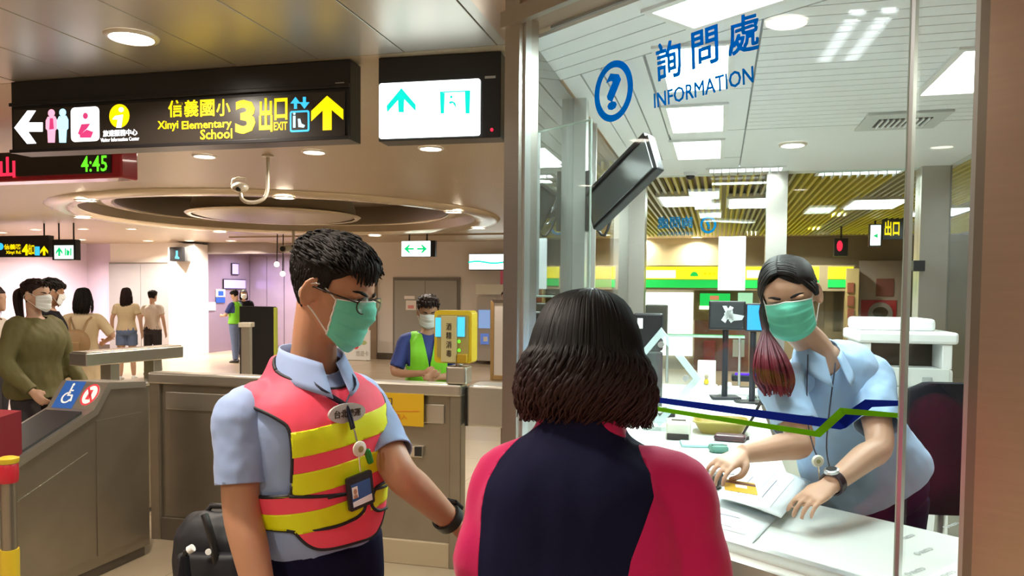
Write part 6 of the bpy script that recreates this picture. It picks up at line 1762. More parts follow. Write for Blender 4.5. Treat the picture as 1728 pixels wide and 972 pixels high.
m_olive = mat('olive_jacket', (0.115, 0.100, 0.030), 0.75, var=0.15, vscale=9)
m_creamcl = mat('cream_cloth', (0.62, 0.48, 0.30), 0.8, var=0.06, vscale=9)
m_whitecl = mat('white_cloth', (0.68, 0.58, 0.50), 0.8, var=0.06, vscale=9)
m_denim = mat('denim', (0.13, 0.18, 0.32), 0.8, var=0.15, vscale=25)
m_lime = mat('lime_vest', (0.20, 0.62, 0.02), 0.6, var=0.06, vscale=9)
m_bluecl = mat('royal_blue_shirt', (0.03, 0.05, 0.22), 0.75)
m_tancl = mat('tan_leather', (0.30, 0.18, 0.08), 0.6, var=0.1, vscale=20)
m_hairbr = mat('dark_brown_hair', (0.022, 0.010, 0.008), 0.6, spec=0.25, var=0.3, vscale=60)
m_pants = mat('dark_trousers', (0.03, 0.025, 0.03), 0.8)

ol, X, k = bystander(58, 5.35, 1.64, -105, 'woman with a ponytail, white mask and loose olive jacket', m_olive, m_pants, m_hairbr, 'tail', arms=[((.26, .02, 1.10), (.22, .20, .92)), ((-.26, .02, 1.10), (-.22, .20, .92))], head_turn=8, mask=m_maskw, jacket=True, sleeve=2, bulk=1.18, voxel=.010)
bystander(84, 6.7, 1.66, -60, 'dark-haired man in a black shirt behind the olive jacket woman', m_blackcl, m_pants, m_hair, 'short', skin=m_skin3, head_turn=10, head_pitch=14, mask=m_maskw, sleeve=.7)
ar = [((.30, .02, 1.16), (.16, .20, 1.08)), ((-.30, .02, 1.16), (-.16, .20, 1.08))]
bp, X, k = bystander(140, 8.2, 1.58, 8, 'long-haired girl in cream with a tan round backpack', m_creamcl, m_creamcl, m_hair, 'long', arms=ar, hair_len=.22, skirt=True, sleeve=.95)
Mb = X @ Matrix.Translation(V3(0, -.24, 1.08) * k)
sk = thing('backpack', 'small round tan backpack on the back of the girl in cream', 'backpack', Mb.translation)
rs = [[Mb @ V3(x * .135 * (1 - .35 * max(0, t) ** 3), y_, z_ * .15) for x, z_ in [(math.cos(a), math.sin(a)) for a in [2 * math.pi * q / 20 for q in range(20)]]] for y_, t in ((.05, 0), (.0, 0), (-.05, .2), (-.075, .9))]
MB().rings(rs).build('body', m_tancl, sk, 60)
MB().bbox((0, -.075, -.03), (.16, .03, .11), .012, Mb).build('pocket', m_tancl, sk, 60)
for sx in (-1, 1): MB().tube([Mb @ V3(sx * .06, .05, .12), Mb @ V3(sx * .09, .10, .235), Mb @ V3(sx * .10, .17, .27)], .012, 6).build('strap', m_tancl, sk, 60)
bystander(213, 13.4, 1.60, 12, 'long-haired girl in a cream top and denim shorts walking away', m_creamcl, m_denim, m_hairbr, 'long', hair_len=.34, shorts=True, sleeve=.6, group=None)
bystander(257, 14.2, 1.56, -6, 'short-haired person in a white shirt and black trousers walking away', m_whitecl, m_pants, m_hair, 'short', sleeve=.6)
bystander(-14, 6.2, 1.60, -80, 'person in a pale top cut off by the edge of the gates', m_whitecl, m_pants, m_hairbr, 'long', hair_len=.2, sleeve=.5)
gvl = [((.20, .12, 1.12), (.10, .30, 1.10)), ((-.20, .12, 1.12), (-.10, .30, 1.10))]
bystander(397, 16.8, 1.58, 75, 'distant helper in lime vest and blue sleeves by the dark recess', m_bluecl, m_denim, m_hair, 'short', arms=gvl, vest=m_lime, sleeve=.8, head_pitch=20, voxel=.014)
bystander(411, 18.2, 1.60, -150, 'distant person in black with white mask behind the lime vest helper', m_blackcl, m_pants, m_hair, 'long', mask=m_maskw, sleeve=2, hair_len=.2, voxel=.014)
bystander(722, 5.35, 1.55, -168, 'helper in lime green vest over blue shirt, writing behind the fence', m_bluecl, m_pants, m_hairbr, 'short', skin=m_skin3, arms=[((.25, .05, 1.12), (.05, .25, 1.13)), ((-.22, .03, 1.10), (-.04, .24, 1.10))], mask=m_maskw, vest=m_lime, sleeve=.85, head_pitch=18, voxel=.010)
bystander(853, 16.2, 1.60, 160, 'distant person whose dark hair shows above the wooden framed partition', m_blackcl, m_pants, m_hair, 'short', voxel=.016)

# ================================================================== SHOP BEYOND THE BOOTH
def wb(name, x0, y0, x1, y1, off, th, m, par=None, b=0.004):
    mw, w, h = wallrect(x0, y0, x1, y1, off)
    return MB().bbox((w/2, h/2, -th/2), (w, h, th), b, mw).build(name, m, par), mw, w, h
shop = thing('shop_front', 'shop front with yellow and green lit fascia seen through the booth', 'shop', onwall(1240, 610, 0.3))
shop.location.z = 0
g_fy = glow('fascia_yellow', (1.0, 0.86, 0.02), 1.0); g_fg = glow('fascia_green', (0.01, 0.62, 0.10), 0.9); g_fw = glow('fascia_white', (1.0, 0.98, 0.70), 1.9)
fo, mw, w, h = wb('fascia', 945, 448, 1442, 488, 0.55, 0.5, m_brown_wall, shop)
for (x0, x1) in ((960, 972), (1032, 1038), (1069, 1382), (1397, 1440)):
    wb('fascia_yellow_band', x0, 450, x1, 471, 0.57, 0.03, g_fy, shop); wb('fascia_green_band', x0, 472, x1, 485, 0.57, 0.03, g_fg, shop)
for (x0, x1) in ((1074, 1140), (1260, 1285)): wb('fascia_highlight', x0, 456, x1, 469, 0.585, 0.02, g_fw, shop)
mw, w, h = wallrect(1165, 457, 1178, 466, 0.60)
flat('dome_emblem', [circ(w/2, 0.0, w/2, h*0.8, 14, 0, 180)], mw, g_fg, shop, 0.01)
mw, w, h = wallrect(1186, 457, 1209, 466, 0.60)
flat('fascia_lettering', [circ(w*(i+.5)/3, h*.45, w/8, h*.3, 10) for i in range(3)], mw, g_yellow, shop, 0.01)
wb('window_light', 1069, 493, 1168, 598, 0.12, 0.08, glow('shop_window_white', (1.0, 1.0, 0.93), 2.2), shop)
wb('dark_window', 1170, 540, 1262, 640, 0.10, 0.06, mat('shop_brown', (0.16, 0.08, 0.05), 0.4), shop)
wb('shelf_panel', 1186, 575, 1206, 640, 0.16, 0.05, mat('shop_maroon', (0.20, 0.04, 0.04), 0.5), shop)
wb('shelf_panel', 1236, 573, 1256, 602, 0.16, 0.05, mat('shop_teal', (0.30, 0.42, 0.40), 0.5), shop)
wb('olive_window', 1170, 488, 1266, 540, 0.10, 0.06, mat('shop_olive', (0.20, 0.16, 0.07), 0.5), shop)
for i, (x0, y0, x1, y1, m, l) in enumerate(((1181, 495, 1232, 508, g_fg, 'green'), (1181, 508, 1199, 516, g_fg, 'g'), (1180, 516, 1198, 522, g_fw, 'w'), (1245, 494, 1270, 514, glow('mint', (0.45, 0.85, 0.55), 0.8), 'm'), (1246, 512, 1254, 526, g_fg, 'g2'), (1254, 512, 1262, 526, g_fy, 'y'), (1198, 499, 1213, 506, glow('salmon', (0.9, 0.30, 0.15), 0.7), 's'))):
    wb('promo_card', x0, y0, x1, y1, 0.14 + 0.02 * i, 0.015, m, shop, 0.002)
for (x0, y0, x1, y1, m) in ((1390, 490, 1424, 575, mat('shop_goods', (0.22, 0.19, 0.12), 0.5)), (1405, 486, 1420, 560, mat('shop_green', (0.06, 0.16, 0.08), 0.5))):
    wb('display_panel', x0, y0, x1, y1, 0.12, 0.06, m, shop)
tc_ = thing('tiled_column', 'narrow yellow column set with brown square tiles beside the shop', 'column', onwall(1433, 610, 0.5)); tc_.location.z = 0
mw, w, h = wallrect(1424, 453, 1446, 615, 0.62); zb_ = mw.translation.z
MB().bbox((w/2, (h - zb_)/2 - 0.0, -0.1), (w, h + zb_, 0.2), 0.006, mw).build('shaft', mat('column_cream', (0.52, 0.42, 0.20), 0.4), tc_)
for k in range(5):
    wb('tile', 1430, 477 + k * 22, 1441, 494 + k * 22, 0.65, 0.04, mat('brown_tile', (0.30, 0.10, 0.06), 0.4), tc_)
pos = thing('advert_poster', 'large red poster with a grey oval and pale sky beside the tiled column', 'poster', onwall(1490, 600, 0.2))
wb('sheet', 1447, 440, 1535, 570, 0.2, 0.05, mat('poster_sky', (0.42, 0.36, 0.32), 0.5), pos)
wb('red_block', 1452, 506, 1512, 550, 0.215, 0.02, mat('poster_red', (0.42, 0.03, 0.035), 0.4), pos)
mw, w, h = wallrect(1464, 510, 1506, 548, 0.222)
flat('grey_oval', [circ(w/2, h/2, w/2, h/2, 28)], mw, mat('poster_grey', (0.28, 0.26, 0.25), 0.5), pos, 0.006)
flat('dark_core', [circ(w/2, h*.55, w/3.2, h/4, 20)], mw, m_ink, pos, 0.006, 0.005)
wb('tower_shape', 1478, 470, 1508, 500, 0.215, 0.02, mat('poster_maroon', (0.26, 0.10, 0.08), 0.5), pos)
for (x0, y0, x1, y1, l) in ((1557, 454, 1584, 485, 'upper bright white light box beyond the far booth post'), (1558, 489, 1589, 556, 'lower tall bright white light box with small blue prints')):
    o, mw, w, h = wb('glow_panel', x0 - 2, y0 - 2, x1 + 2, y1 + 2, 2.0 if y0 > 470 else 1.5, 0.15, m_sigcase)
    tag(o, l, 'light box'); MB().bbox((w/2, h/2, 0.005), (w - 0.06, h - 0.06, 0.02), 0.003, mw).build('lit_face', g_exit, o)
    if y0 > 470: flat('print', [[(w*.2, h*.60), (w*.7, h*.60), (w*.7, h*.68), (w*.2, h*.68)], [(w*.3, h*.15), (w*.8, h*.15), (w*.8, h*.25), (w*.3, h*.25)], [(w*.25, h*.38), (w*.6, h*.38), (w*.6, h*.46), (w*.25, h*.46)]], mw, g_blue, o, 0.004, 0.016)
    MB().tube([mw @ V3(w/2, 0, -0.08), V3((mw @ V3(w/2, 0, -0.08)).x, (mw @ V3(w/2, 0, -0.08)).y, 0.0)], 0.04, 8).build('stand', m_blackm, o)
# hanging signs before the shop
BS = Board(at(1480, 395, 11.0), U)
es = thing('exit_sign', 'small white exit sign hanging before the shop', 'exit sign', at(1478, 415, 11))
BS.box('case', 1467, 378, 1488, 416, -0.10, -0.005, m_sigcase, es); BS.box('lit_face', 1469, 380, 1486, 414, -0.006, 0.006, g_exit, es)
BS.flat('arrow', [[(1473, 398), (1481, 394), (1481, 402)]], g_exitgreen, es, 0.0065)
pt = onplane(1478, 379, BS.o, BS.n); MB().tube([pt + VV * .05, V3(pt.x + VV.x * .05, pt.y + VV.y * .05, CEIL - 0.1)], 0.014, 8).build('hanger', m_blackm, es)
ys = thing('direction_sign', 'dark sign with yellow lettering hanging beside the small exit sign before the shop', 'sign', at(1505, 405, 11))
BS.box('case', 1490, 366, 1528, 404, -0.10, -0.005, m_sigcase, ys); BS.text('lettering', '出口', 1493, 372, 1518, 398, g_yellow, ys, -0.004, 0.03)
pt = onplane(1508, 367, BS.o, BS.n); MB().tube([pt + VV * .05, V3(pt.x + VV.x * .05, pt.y + VV.y * .05, CEIL - 0.1)], 0.014, 8).build('hanger', m_blackm, ys)
rl = thing('red_display', 'small black box with red LED figure hanging by the column', 'display', at(1420, 430, 12))
BR = Board(at(1420, 416, 12.0), U)
BR.box('case', 1408, 402, 1431, 432, -0.12, 0.0, m_sigcase, rl); BR.disc('lit_mark', 1417, 415, 5, 9, g_red, rl, 0.001, 14)
pt = onplane(1420, 403, BR.o, BR.n); MB().tube([pt + VV * .05, V3(pt.x + VV.x * .05, pt.y + VV.y * .05, CEIL - 0.1)], 0.014, 8).build('hanger', m_blackm, rl)

# ================================================================== INSIDE THE BOOTH
# sheet of paper taped inside the back pane
BK = Board(onback(1235, 445, 0.012), U)
pw_ = BK.box('paper_sheet', 1212, 399, 1258, 490, 0.0, 0.003, mat('white_sheet', (0.82, 0.84, 0.88), 0.6, emit=None), None, 0.0008)
tag(pw_, 'blank white sheet taped to the back pane of the booth', 'paper')
# small camera on the far post
fc = thing('booth_camera', 'small black camera on the far steel post of the booth', 'camera', onback(1548, 450, 0.10))
BKc = Board(onback(1548, 450, 0.13), U)
BKc.box('body', 1538, 440, 1558, 458, 0.0, 0.05, m_black, fc); BKc.box('bracket', 1543, 444, 1553, 452, -0.08, 0.0, m_blackm, fc)
# tilted monitor on an arm from the side post
P4, P1 = at(987, 332, 3.30), at(1091, 225, 3.02); P3 = at(1030, 385, 3.10)
mx_ = (P1 - P4).normalized(); my_ = (P3 - P4); my_ = (my_ - mx_ * my_.dot(mx_)).normalized(); mz_ = mx_.cross(my_)
if mz_.dot(V3(0, -1, -.3)) < 0: mz_ = -mz_
MMx = Matrix((mx_, my_, mz_)).transposed().to_4x4(); MMx.translation = P4
wl_, hl_ = (P1 - P4).length, .175
mon = thing('monitor', 'flat monitor tilted on a black arm fixed to the booth side post', 'monitor', P4)
MB().bbox((wl_/2, hl_/2, -.024), (wl_, hl_, .04), .006, MMx).build('case', m_black, mon)
MB().bbox((wl_/2, hl_/2 + .004, .0), (wl_ - .03, hl_ - .03, .006), .002, MMx).build('screen', mat('monitor_glass', (.10, .11, .11), .12, spec=.9), mon)
MB().bbox((wl_/2, -.004, -.02), (wl_ * .96, .02, .05), .004, MMx).build('back_rib', m_blackm, mon)
arm0 = bA(0.055, 0.95, 1.95); armp = [arm0, arm0 + V3(.05, -.02, -.03), MMx @ V3(wl_*.25, hl_*.3, -.05)]
MB().tube([Vector(q) for q in spline(armp, 4)], .022, 10).build('arm', m_blackm, mon, 60)
MB().bbox((0, 0, 0), (.02, .07, .26), .004, frame(bA(0.055, 0.95, 1.97), U)).build('wall_plate', m_black, mon)
for k in range(3): MB().tube([Vector(q) for q in spline([bA(.06, .95, 2.05 - .06 * k), bA(.09 + .02 * k, .93, 1.92 - .05 * k), MMx @ V3(wl_ * (.15 + .12 * k), hl_ * .2, -.05)], 5)], .006, 6).build('cable', m_alu if k == 1 else m_black, mon, 60)
# clear acrylic sheet hung inside the pane
ap = [onglass(886, 222, .10), onglass(998, 193, .10), onglass(987, 470, .10), onglass(886, 472, .10)]
acr = thing('acrylic_sheet', 'clear acrylic sheet hung inside the front pane by the steel post', 'acrylic sheet', V3(ap[3].x, ap[3].y, ap[3].z))
FGi = FG0.copy(); FGi.translation = V3(G0.x, G0.y, 0) + GN * .10
poly = [((q - G0).dot(-GD), q.z) for q in ap]
MB().prism([(min(p[0] for p in poly) + .06, 1.56), (max(p[0] for p in poly[1:3]), 1.56), (max(p[0] for p in poly), 2.10), (min(p[0] for p in poly) + .06, 2.10)], -.003, .003, FGi).build('sheet', m_acryl, acr)
x0_, x1_ = min(p[0] for p in poly) + .06, max(p[0] for p in poly)
for (a, b_) in (((x0_, 2.10), (x1_, 2.10)), ((x1_, 2.10), (x1_, 1.56)), ((x0_, 1.56), (x1_, 1.56))):
    MB().tube([FGi @ V3(*a, 0), FGi @ V3(*b_, 0)], .0032, 6).build('edge', m_edge, acr)
MB().bbox((x0_ - .006, 1.83, 0), (.03, .54, .02), .003, FGi).build('side_clip', m_alu, acr)
# desk things: helper puts a base on the counter under a picture point
def on_desk(px, py): return onz(px, py, CT)
def board_at(p): return Board(p, U)
# diamond acrylic sign holder
c = on_desk(1113, 724)
dh = thing('sign_holder', 'frosted diamond-shaped acrylic holder standing on its corner on the desk', 'sign holder', c)
r_ = (c.y) * 84 / F_PX; dm_ = frame(c + UZ * (r_ + .012), U, UZ)
sq = [(0, r_), (r_ * .80, 0), (0, -r_), (-r_ * .80, 0)]; ins = [(x * .80, y * .80) for x, y in sq]
for i in range(4):
    j = (i + 1) % 4; MB().prism([sq[i], sq[j], ins[j], ins[i]], -.012, .012, dm_).build('frame_bar', m_frost, dh)
MB().prism(ins, -.003, .003, dm_).build('clear_pane', m_acryl, dh)
for (x, y) in ((0, r_ * .66), (r_ * .5, 0), (-r_ * .5, 0), (0, -r_ * .66)): MB().lathe([(.001, -.015), (.014, -.015), (.014, .015), (.001, .015)], dm_ @ Matrix.Translation(V3(x, y, 0)), 14).build('fixing', m_alu, dh, 40)
MB().bbox((0, -r_ + .006, 0), (.14, .036, .12), .004, dm_).build('foot', m_acryl, dh)
def desk_monitor(name, px0, py0, px1, py1, Yp, label, face, facecol=None):
    t_ = thing(name, label, 'monitor', V3(at((px0+px1)/2, py1, Yp).x, Yp, CT)); B_ = Board(at((px0+px1)/2, py1, Yp), U)
    B_.box('case', px0, py0, px1, py1, -.05, 0.0, m_black, t_, .006)
    if face: B_.box('screen', px0 + 3, py0 + 3, px1 - 3, py1 - 3, 0.0, .004, face, t_, .001)
    o_ = at((px0+px1)/2, py1, Yp); MB().tube([V3(o_.x, o_.y + .03, o_.z + .02), V3(o_.x, o_.y + .03, CT + .012)], .018, 10).build('stem', m_black, t_, 40)
    MB().bbox((o_.x, o_.y + .03, CT + .0095), (.17, .13, .016), .005).build('foot', m_black, t_); return t_, B_
t_, B_ = desk_monitor('monitor', 1196, 508, 1258, 557, 4.55, 'black monitor with a white blot-like sticker on its back, on the desk', mat('monitor_back', (.018, .02, .022), .5))
flat('sticker', [[B_.p(x, y) for x, y in q] for q in ([(1219, 516), (1226, 516), (1240, 540), (1233, 545)], [(1232, 516), (1238, 519), (1224, 545), (1217, 540)], [(1230, 528), (1256, 533), (1252, 540), (1230, 542)], [(1222, 528), (1236, 522), (1238, 536), (1224, 540)])], B_.m, mat('sticker_grey', (.55, .58, .57), .5), t_, .002, .0045)
desk_monitor('monitor', 1258, 512, 1290, 560, 4.35, 'small monitor with bright blue screen behind the clerk', glow('monitor_blue', (.02, .30, .85), 1.0))
c = at(1108, 600, 4.0); c = V3(c.x, c.y, CT)
pm_ = thing('card_terminal', 'dark upright cash terminal with a raised display behind the customer', 'terminal', c); Bq = Board(at(1108, 570, 4.0), U)
Bq.box('display', 1089, 514, 1126, 566, -.05, 0, mat('olive_black', (.045, .042, .028), .5), pm_, .006); Bq.box('body', 1072, 528, 1120, 590, .02, .10, m_black, pm_, .01)
Bq.box('label', 1079, 536, 1088, 553, .10, .102, m_stwhite, pm_, .0005)
zb = at(1096, 590, 4.0).z; MB().bbox((at(1096, 590, 4.0).x, 3.95, (zb + CT) / 2), (.10, .12, zb - CT - .004), .01).build('column', m_black, pm_); MB().bbox((at(1096, 590, 4.0).x, 3.95, CT + .0135), (.22, .2, .024), .006).build('base', m_black, pm_)
# glass shelf between posts on the back
gs = thing('glass_shelf', 'narrow glass shelf in front of the back pane of the booth', 'shelf', V3(*bA(.3, LV - .12, 1.2))); x0, x1 = bu(1120, .1), bu(1258, .1)
zs = onback(1190, 567, .1).z
MB().box(((x0+x1)/2, LV - .08, zs), (x1 - x0, .14, .012), frame(gA, U)).build('pane', m_acryl, gs); MB().box(((x0+x1)/2, LV - .152, zs), (x1 - x0, .004, .016), frame(gA, U)).build('edge', m_edge, gs)
for x in (x0 + .03, x1 - .03): MB().tube([bA(x, LV - .08, zs), bA(x, LV - .08, CT)], .01, 8).build('leg', m_alu, gs)
# figurine box
c = on_desk(1192, 652); f_ = frame(c, U); k_ = c.y / F_PX
fb_ = thing('display_box', 'small white display box with a yellow figure on the desk', 'display box', c)
MB().bbox((0, 0, 44 * k_ / 2), (30 * k_, .07, 44 * k_), .006, f_).build('box', m_white, fb_)
MB().bbox((0, -.037, 18 * k_), (14 * k_, .006, 24 * k_), .002, f_).build('window', m_cream, fb_)
MB().ell((0, -.045, 9 * k_), (4 * k_, .012, 5 * k_), f_, 12, 8).build('figure', m_yel, fb_, 180); MB().ell((0, -.045, 18 * k_), (3 * k_, .01, 3.5 * k_), f_, 12, 8).build('figure_head', m_brown_wall, fb_, 180)
MB().bbox((0, -.02, .006), (36 * k_, .13, .012), .004, f_).build('plinth', m_white, fb_)
# scanner with violet light
c = on_desk(1258, 643); f_ = frame(c, U); k_ = c.y / F_PX
sc2 = thing('scanner', 'flat black scanner with a violet light bar on the desk', 'scanner', c)
MB().bbox((0, 0, .025), (46 * k_, .12, .05), .01, f_).build('body', m_black, sc2); MB().bbox((.015, -.055, .055), (42 * k_, .02, .014), .003, f_).build('light_bar', glow('violet_bar', (.10, .0, .9), 1.2), sc2)
def slab(name, px, py, wpx, dep, h, m, label, cat, rot=0.0, b=.006, extra=None):
    c_ = on_desk(px, py); k2 = c_.y / F_PX; f2 = frame(c_, Matrix.Rotation(math.radians(rot), 3, 'Z') @ U)
    t2 = thing(name, label, cat, c_); MB().bbox((0, 0, h/2 + .0005), (wpx * k2, dep, h), min(b, h * .4), f2).build('body', m, t2)
    if extra: extra(t2, f2, wpx * k2, dep, h)
    return t2
def keys(t2, f2, w, d, h):
    for i in range(4):
        for j in range(3): MB().bbox((w * (-.3 + .2 * i), d * (-.3 + .25 * j), h + .003), (w * .13, d * .15, .006), .001, f2).build('key', m_ink, t2)
def hand_set(t2, f2, w, d, h):
    MB().bbox((-w*.32, 0, h + .012), (w * .2, d * .95, .026), .008, f2).build('handset', m_white, t2); MB().bbox((w*.15, d*.2, h + .002), (w * .4, d * .25, .005), .001, f2).build('display', m_ink, t2)
def lid(t2, f2, w, d, h): MB().bbox((0, 0, h), (w * .96, d * .96, .004), .001, f2).build('lid', m_laminate, t2)
slab('desk_phone', 1252, 664, 76, .20, .035, m_white, 'white desk phone on the side desk', 'phone', 0, .008, hand_set)
slab('calculator', 1278, 676, 34, .12, .018, mat('calc_grey', (.17, .22, .21), .5), 'grey calculator beside the white desk phone', 'calculator', 0, .005, keys)
c = on_desk(1216, 729)
bw = thing('paper_tray', 'olive yellow shallow tray lying on the desk', 'tray', c); k_ = c.y / F_PX
rs = [[c + U * (x * 45 * k_ * s_) + VV * (y * .11 * s_) + UZ * z_ for x, y in [sup(2 * math.pi * q / 28, 5) for q in range(28)]] for s_, z_ in ((.72, 0.001), (1.0, .055), (.97, .055), (.70, .008))]
MB().rings(rs).build('tray', mat('olive_yellow', (.36, .27, .05), .4), bw, 50)
rs = [[c + U * (x * 45 * k_ * s_) + VV * (y * .11 * s_) + UZ * z_ for x, y in [sup(2 * math.pi * q / 28, 5) for q in range(28)]] for s_, z_ in ((1.04, .052), (1.04, .058), (.97, .058), (.97, .052))]
MB().rings(rs, caps=False).build('rim', mat('olive_rim', (.45, .36, .10), .4), bw, 50)
slab('spectacle_case', 1232, 744, 52, .07, .028, mat('maroon_case', (.07, .02, .025), .35), 'dark maroon spectacle case on the desk', 'case', -6, .012, lambda t2, f2, w, d, h: MB().bbox((0, 0, h * .6), (w * 1.005, d * 1.01, .003), .001, f2).build('seam', m_black, t2))
slab('mask_packet', 1178, 752, 58, .10, .012, mat('aqua_packet', (.38, .66, .66), .5), 'pale aqua packet of masks on the desk', 'packet', 8, .004, lambda t2, f2, w, d, h: MB().bbox((0, 0, h + .001), (w * .5, d * .4, .002), .0008, f2).build('print', m_stwhite, t2))
slab('pouch', 1212, 763, 30, .07, .03, mat('green_pouch', (.10, .24, .18), .6), 'small dark green pouch beside the aqua packet', 'pouch', 15, .012, lambda t2, f2, w, d, h: MB().tube([f2 @ V3(-w*.45, -d*.2, h + .001), f2 @ V3(w*.45, -d*.2, h + .001)], .002, 6).build('zip', m_black, t2))
slab('card_printer', 1145, 738, 40, .14, .075, mat('cream_plastic', (.66, .64, .54), .45), 'cream receipt printer with dark base on the desk', 'printer', 0, .01, lambda t2, f2, w, d, h: (MB().bbox((.0, -d*.5, h*.2), (w * .9, .012, h*.35), .003, f2).build('dark_base', m_black, t2), MB().bbox((0, -.01, h), (w * .6, .02, .01), .002, f2).build('slot', m_ink, t2)))
slab('stapler', 1196, 822, 44, .07, .05, m_black, 'black stapler-like ticket punch on the counter', 'punch', -20, .014, lambda t2, f2, w, d, h: MB().bbox((w*.35, 0, h*.5), (w*.22, d*.9, h*.7), .006, f2).build('steel_jaw', m_steel_lt, t2))
slab('paper_stack', 1160, 676, 70, .30, .03, m_stwhite, 'low stack of white paper on the side desk', 'paper', 5, .002, lambda t2, f2, w, d, h: MB().bbox((0.01, .01, h + .001), (w * .95, d * .95, .002), .0005, f2).build('top_sheet', m_laminate, t2))
slab('paper_stack', 1240, 690, 60, .22, .016, m_stwhite, 'thin stack of white forms beside the pen stand', 'paper', -8, .002, lambda t2, f2, w, d, h: MB().bbox((0, 0, h + .001), (w * .7, d * .06, .001), .0003, f2).build('print_line', m_ink, t2))
# pen on a stand
c = on_desk(1252, 741)
ps = thing('pen_stand', 'black desk pen leaning in a round holder', 'pen stand', c)
MB().lathe([(.001, .0005), (.032, .0005), (.030, .014), (.012, .022), (.001, .022)], Matrix.Translation(c), 18).build('holder', m_black, ps, 40)
tip = at(1289, 668, c.y - .02); MB().tube([c + UZ * .015, c.lerp(tip, .5), tip], [.005, .006, .0065], 10).build('pen', m_black, ps, 60)
# copier
c = V3(*at(1530, 600, 4.15)); c.z = .10
cp = thing('copier', 'big white office copier behind the clerk', 'copier', c); f_ = frame(c, U)
def cz(py): return at(1530, py, 4.15).z - .10
MB().bbox((0, .25, cz(622)/2), (.46, .5, cz(622)), .015, f_).build('body', m_white, cp)
MB().bbox((0, .25, (cz(580)+cz(560))/2), (.50, .52, cz(560)-cz(580)), .015, f_).build('scanner_head', m_white, cp)
MB().bbox((-.20, .25, (cz(622)+cz(580))/2), (.05, .48, cz(580)-cz(622)), .006, f_).build('side_pillar', m_white, cp); MB().bbox((.20, .25, (cz(622)+cz(580))/2), (.05, .48, cz(580)-cz(622)), .006, f_).build('side_pillar', m_white, cp)
MB().bbox((0, .35, (cz(622)+cz(580))/2), (.36, .28, cz(580)-cz(622)), .004, f_).build('output_recess', m_ink, cp)
MB().bbox((-.03, .30, cz(556) + .02), (.40, .36, .07), .02, f_).build('feeder', m_white, cp)
for z_ in (622, 655, 690): MB().bbox((0, -.004, cz(z_ + 14)), (.42, .012, .10), .004, f_).build('drawer', m_laminate, cp)
MB().bbox((.1, -.012, cz(640)), (.05, .01, .035), .002, f_).build('label', mat('label_grey', (.4, .42, .42), .5), cp)
# office chair
c = at(1592, 760, 3.0); c.z = .10
ch = thing('office_chair', 'black office chair with rounded back beside the copier', 'chair', c); f_ = frame(c, V3(1, -.1, 0))
rs = []
for z_, w_ in ((.62, .10), (.70, .19), (.85, .225), (1.0, .215), (1.10, .17), (1.135, .09)): rs.append(sect(f_ @ V3(0, .02 * math.sin(z_ * 5), z_ ), f_.to_3x3() @ V3(1, 0, 0), f_.to_3x3() @ V3(0, 1, 0), w_, .035, .035, 20, 2.6))
MB().rings(rs).build('backrest', m_blackcl, ch, 60); MB().bbox((0, -.24, .46), (.46, .46, .09), .03, f_).build('seat', m_blackcl, ch, 60)
MB().tube([f_ @ V3(0, .0, .66), f_ @ V3(0, .03, .45), f_ @ V3(0, -.12, .42)], .02, 8).build('back_bracket', m_alu, ch, 60); MB().tube([f_ @ V3(0, -.24, .42), f_ @ V3(0, -.24, .08)], .028, 12).build('column', m_alu, ch, 60)
for i in range(5):
    a = i * 1.2566; e_ = f_ @ V3(.28 * math.cos(a), -.24 + .28 * math.sin(a), .055); MB().tube([f_ @ V3(0, -.24, .09), e_], [.022, .014], 8).build('foot', m_black, ch, 60); MB().ell(e_ - UZ * .027, (.026, .026, .026), None, 12, 8).build('caster', m_black, ch, 180)
for sx in (-1, 1): MB().tube([f_ @ V3(sx * .24, -.30, .44), f_ @ V3(sx * .27, -.26, .62), f_ @ V3(sx * .26, -.05, .64)], .014, 8).build('armrest', m_alu, ch, 60)

# papers on the counter
def sheet(name, pts, z0, m, label, lines=(), warp=0.0, lift=None):
    P_ = [onz(*p, z0) for p in pts]; mb = MB(); n_ = 12
    def fn(u, v):
        a_ = P_[0].lerp(P_[1], u); b2 = P_[3].lerp(P_[2], u); q = a_.lerp(b2, v)
        dz = warp * math.sin(math.pi * u) * math.sin(math.pi * v) + (lift(u, v) if lift else 0); return q + UZ * dz
    mb.grid(fn, n_, n_); o_ = mb.build(name, m, None, 180, .0008); tag(o_, label, 'paper')
    for (u0, v0, u1, v1, wd) in lines:
        ln = MB(); a_, b2 = Vector((u0, v0)), Vector((u1, v1)); nrm = Vector((-(b2 - a_).y, (b2 - a_).x)).normalized() * wd
        vs = [];
        for k in range(9):
            q = a_.lerp(b2, k / 8)
            for sg in (-1, 1): vs.append(fn(q.x + nrm.x * sg, q.y + nrm.y * sg) + UZ * .0011)
        ln.add(vs, [(2*k, 2*k+1, 2*k+3, 2*k+2) for k in range(8)]); ln.build('print_line', m_inkb, o_, None, .0003)
    return o_
m_inkb = mat('blue_black_ink', (.03, .04, .09), .5)
m_pap = mat('white_paper', (.70, .75, .78), .6)
sheet('document', ((1205, 838), (1262, 780), (1368, 812), (1318, 874)), CT + .030, m_pap, 'printed white form held down by the clerk on the counter', ((.16, .28, .62, .28, .006), (.22, .62, .70, .62, .006), (.1, .5, .9, .52, .0015), (.1, .45, .9, .46, .0015), (.1, .8, .9, .8, .0015)), .004, lambda u, v: .02 * v * (1 - v))
sheet('document', ((1185, 900), (1204, 838), (1312, 872), (1262, 925)), CT + .004, m_pap, 'second white form lying under the first on the counter', ((.55, .05, .6, .55, .006), (.2, .2, .25, .8, .0015), (.3, .15, .32, .5, .002)), .003)
sheet('document', ((1140, 800), (1150, 760), (1235, 768), (1240, 800)), CT + .002, m_pap, 'white sheet on the desk behind the green pouch', ((.1, .5, .9, .5, .003),))
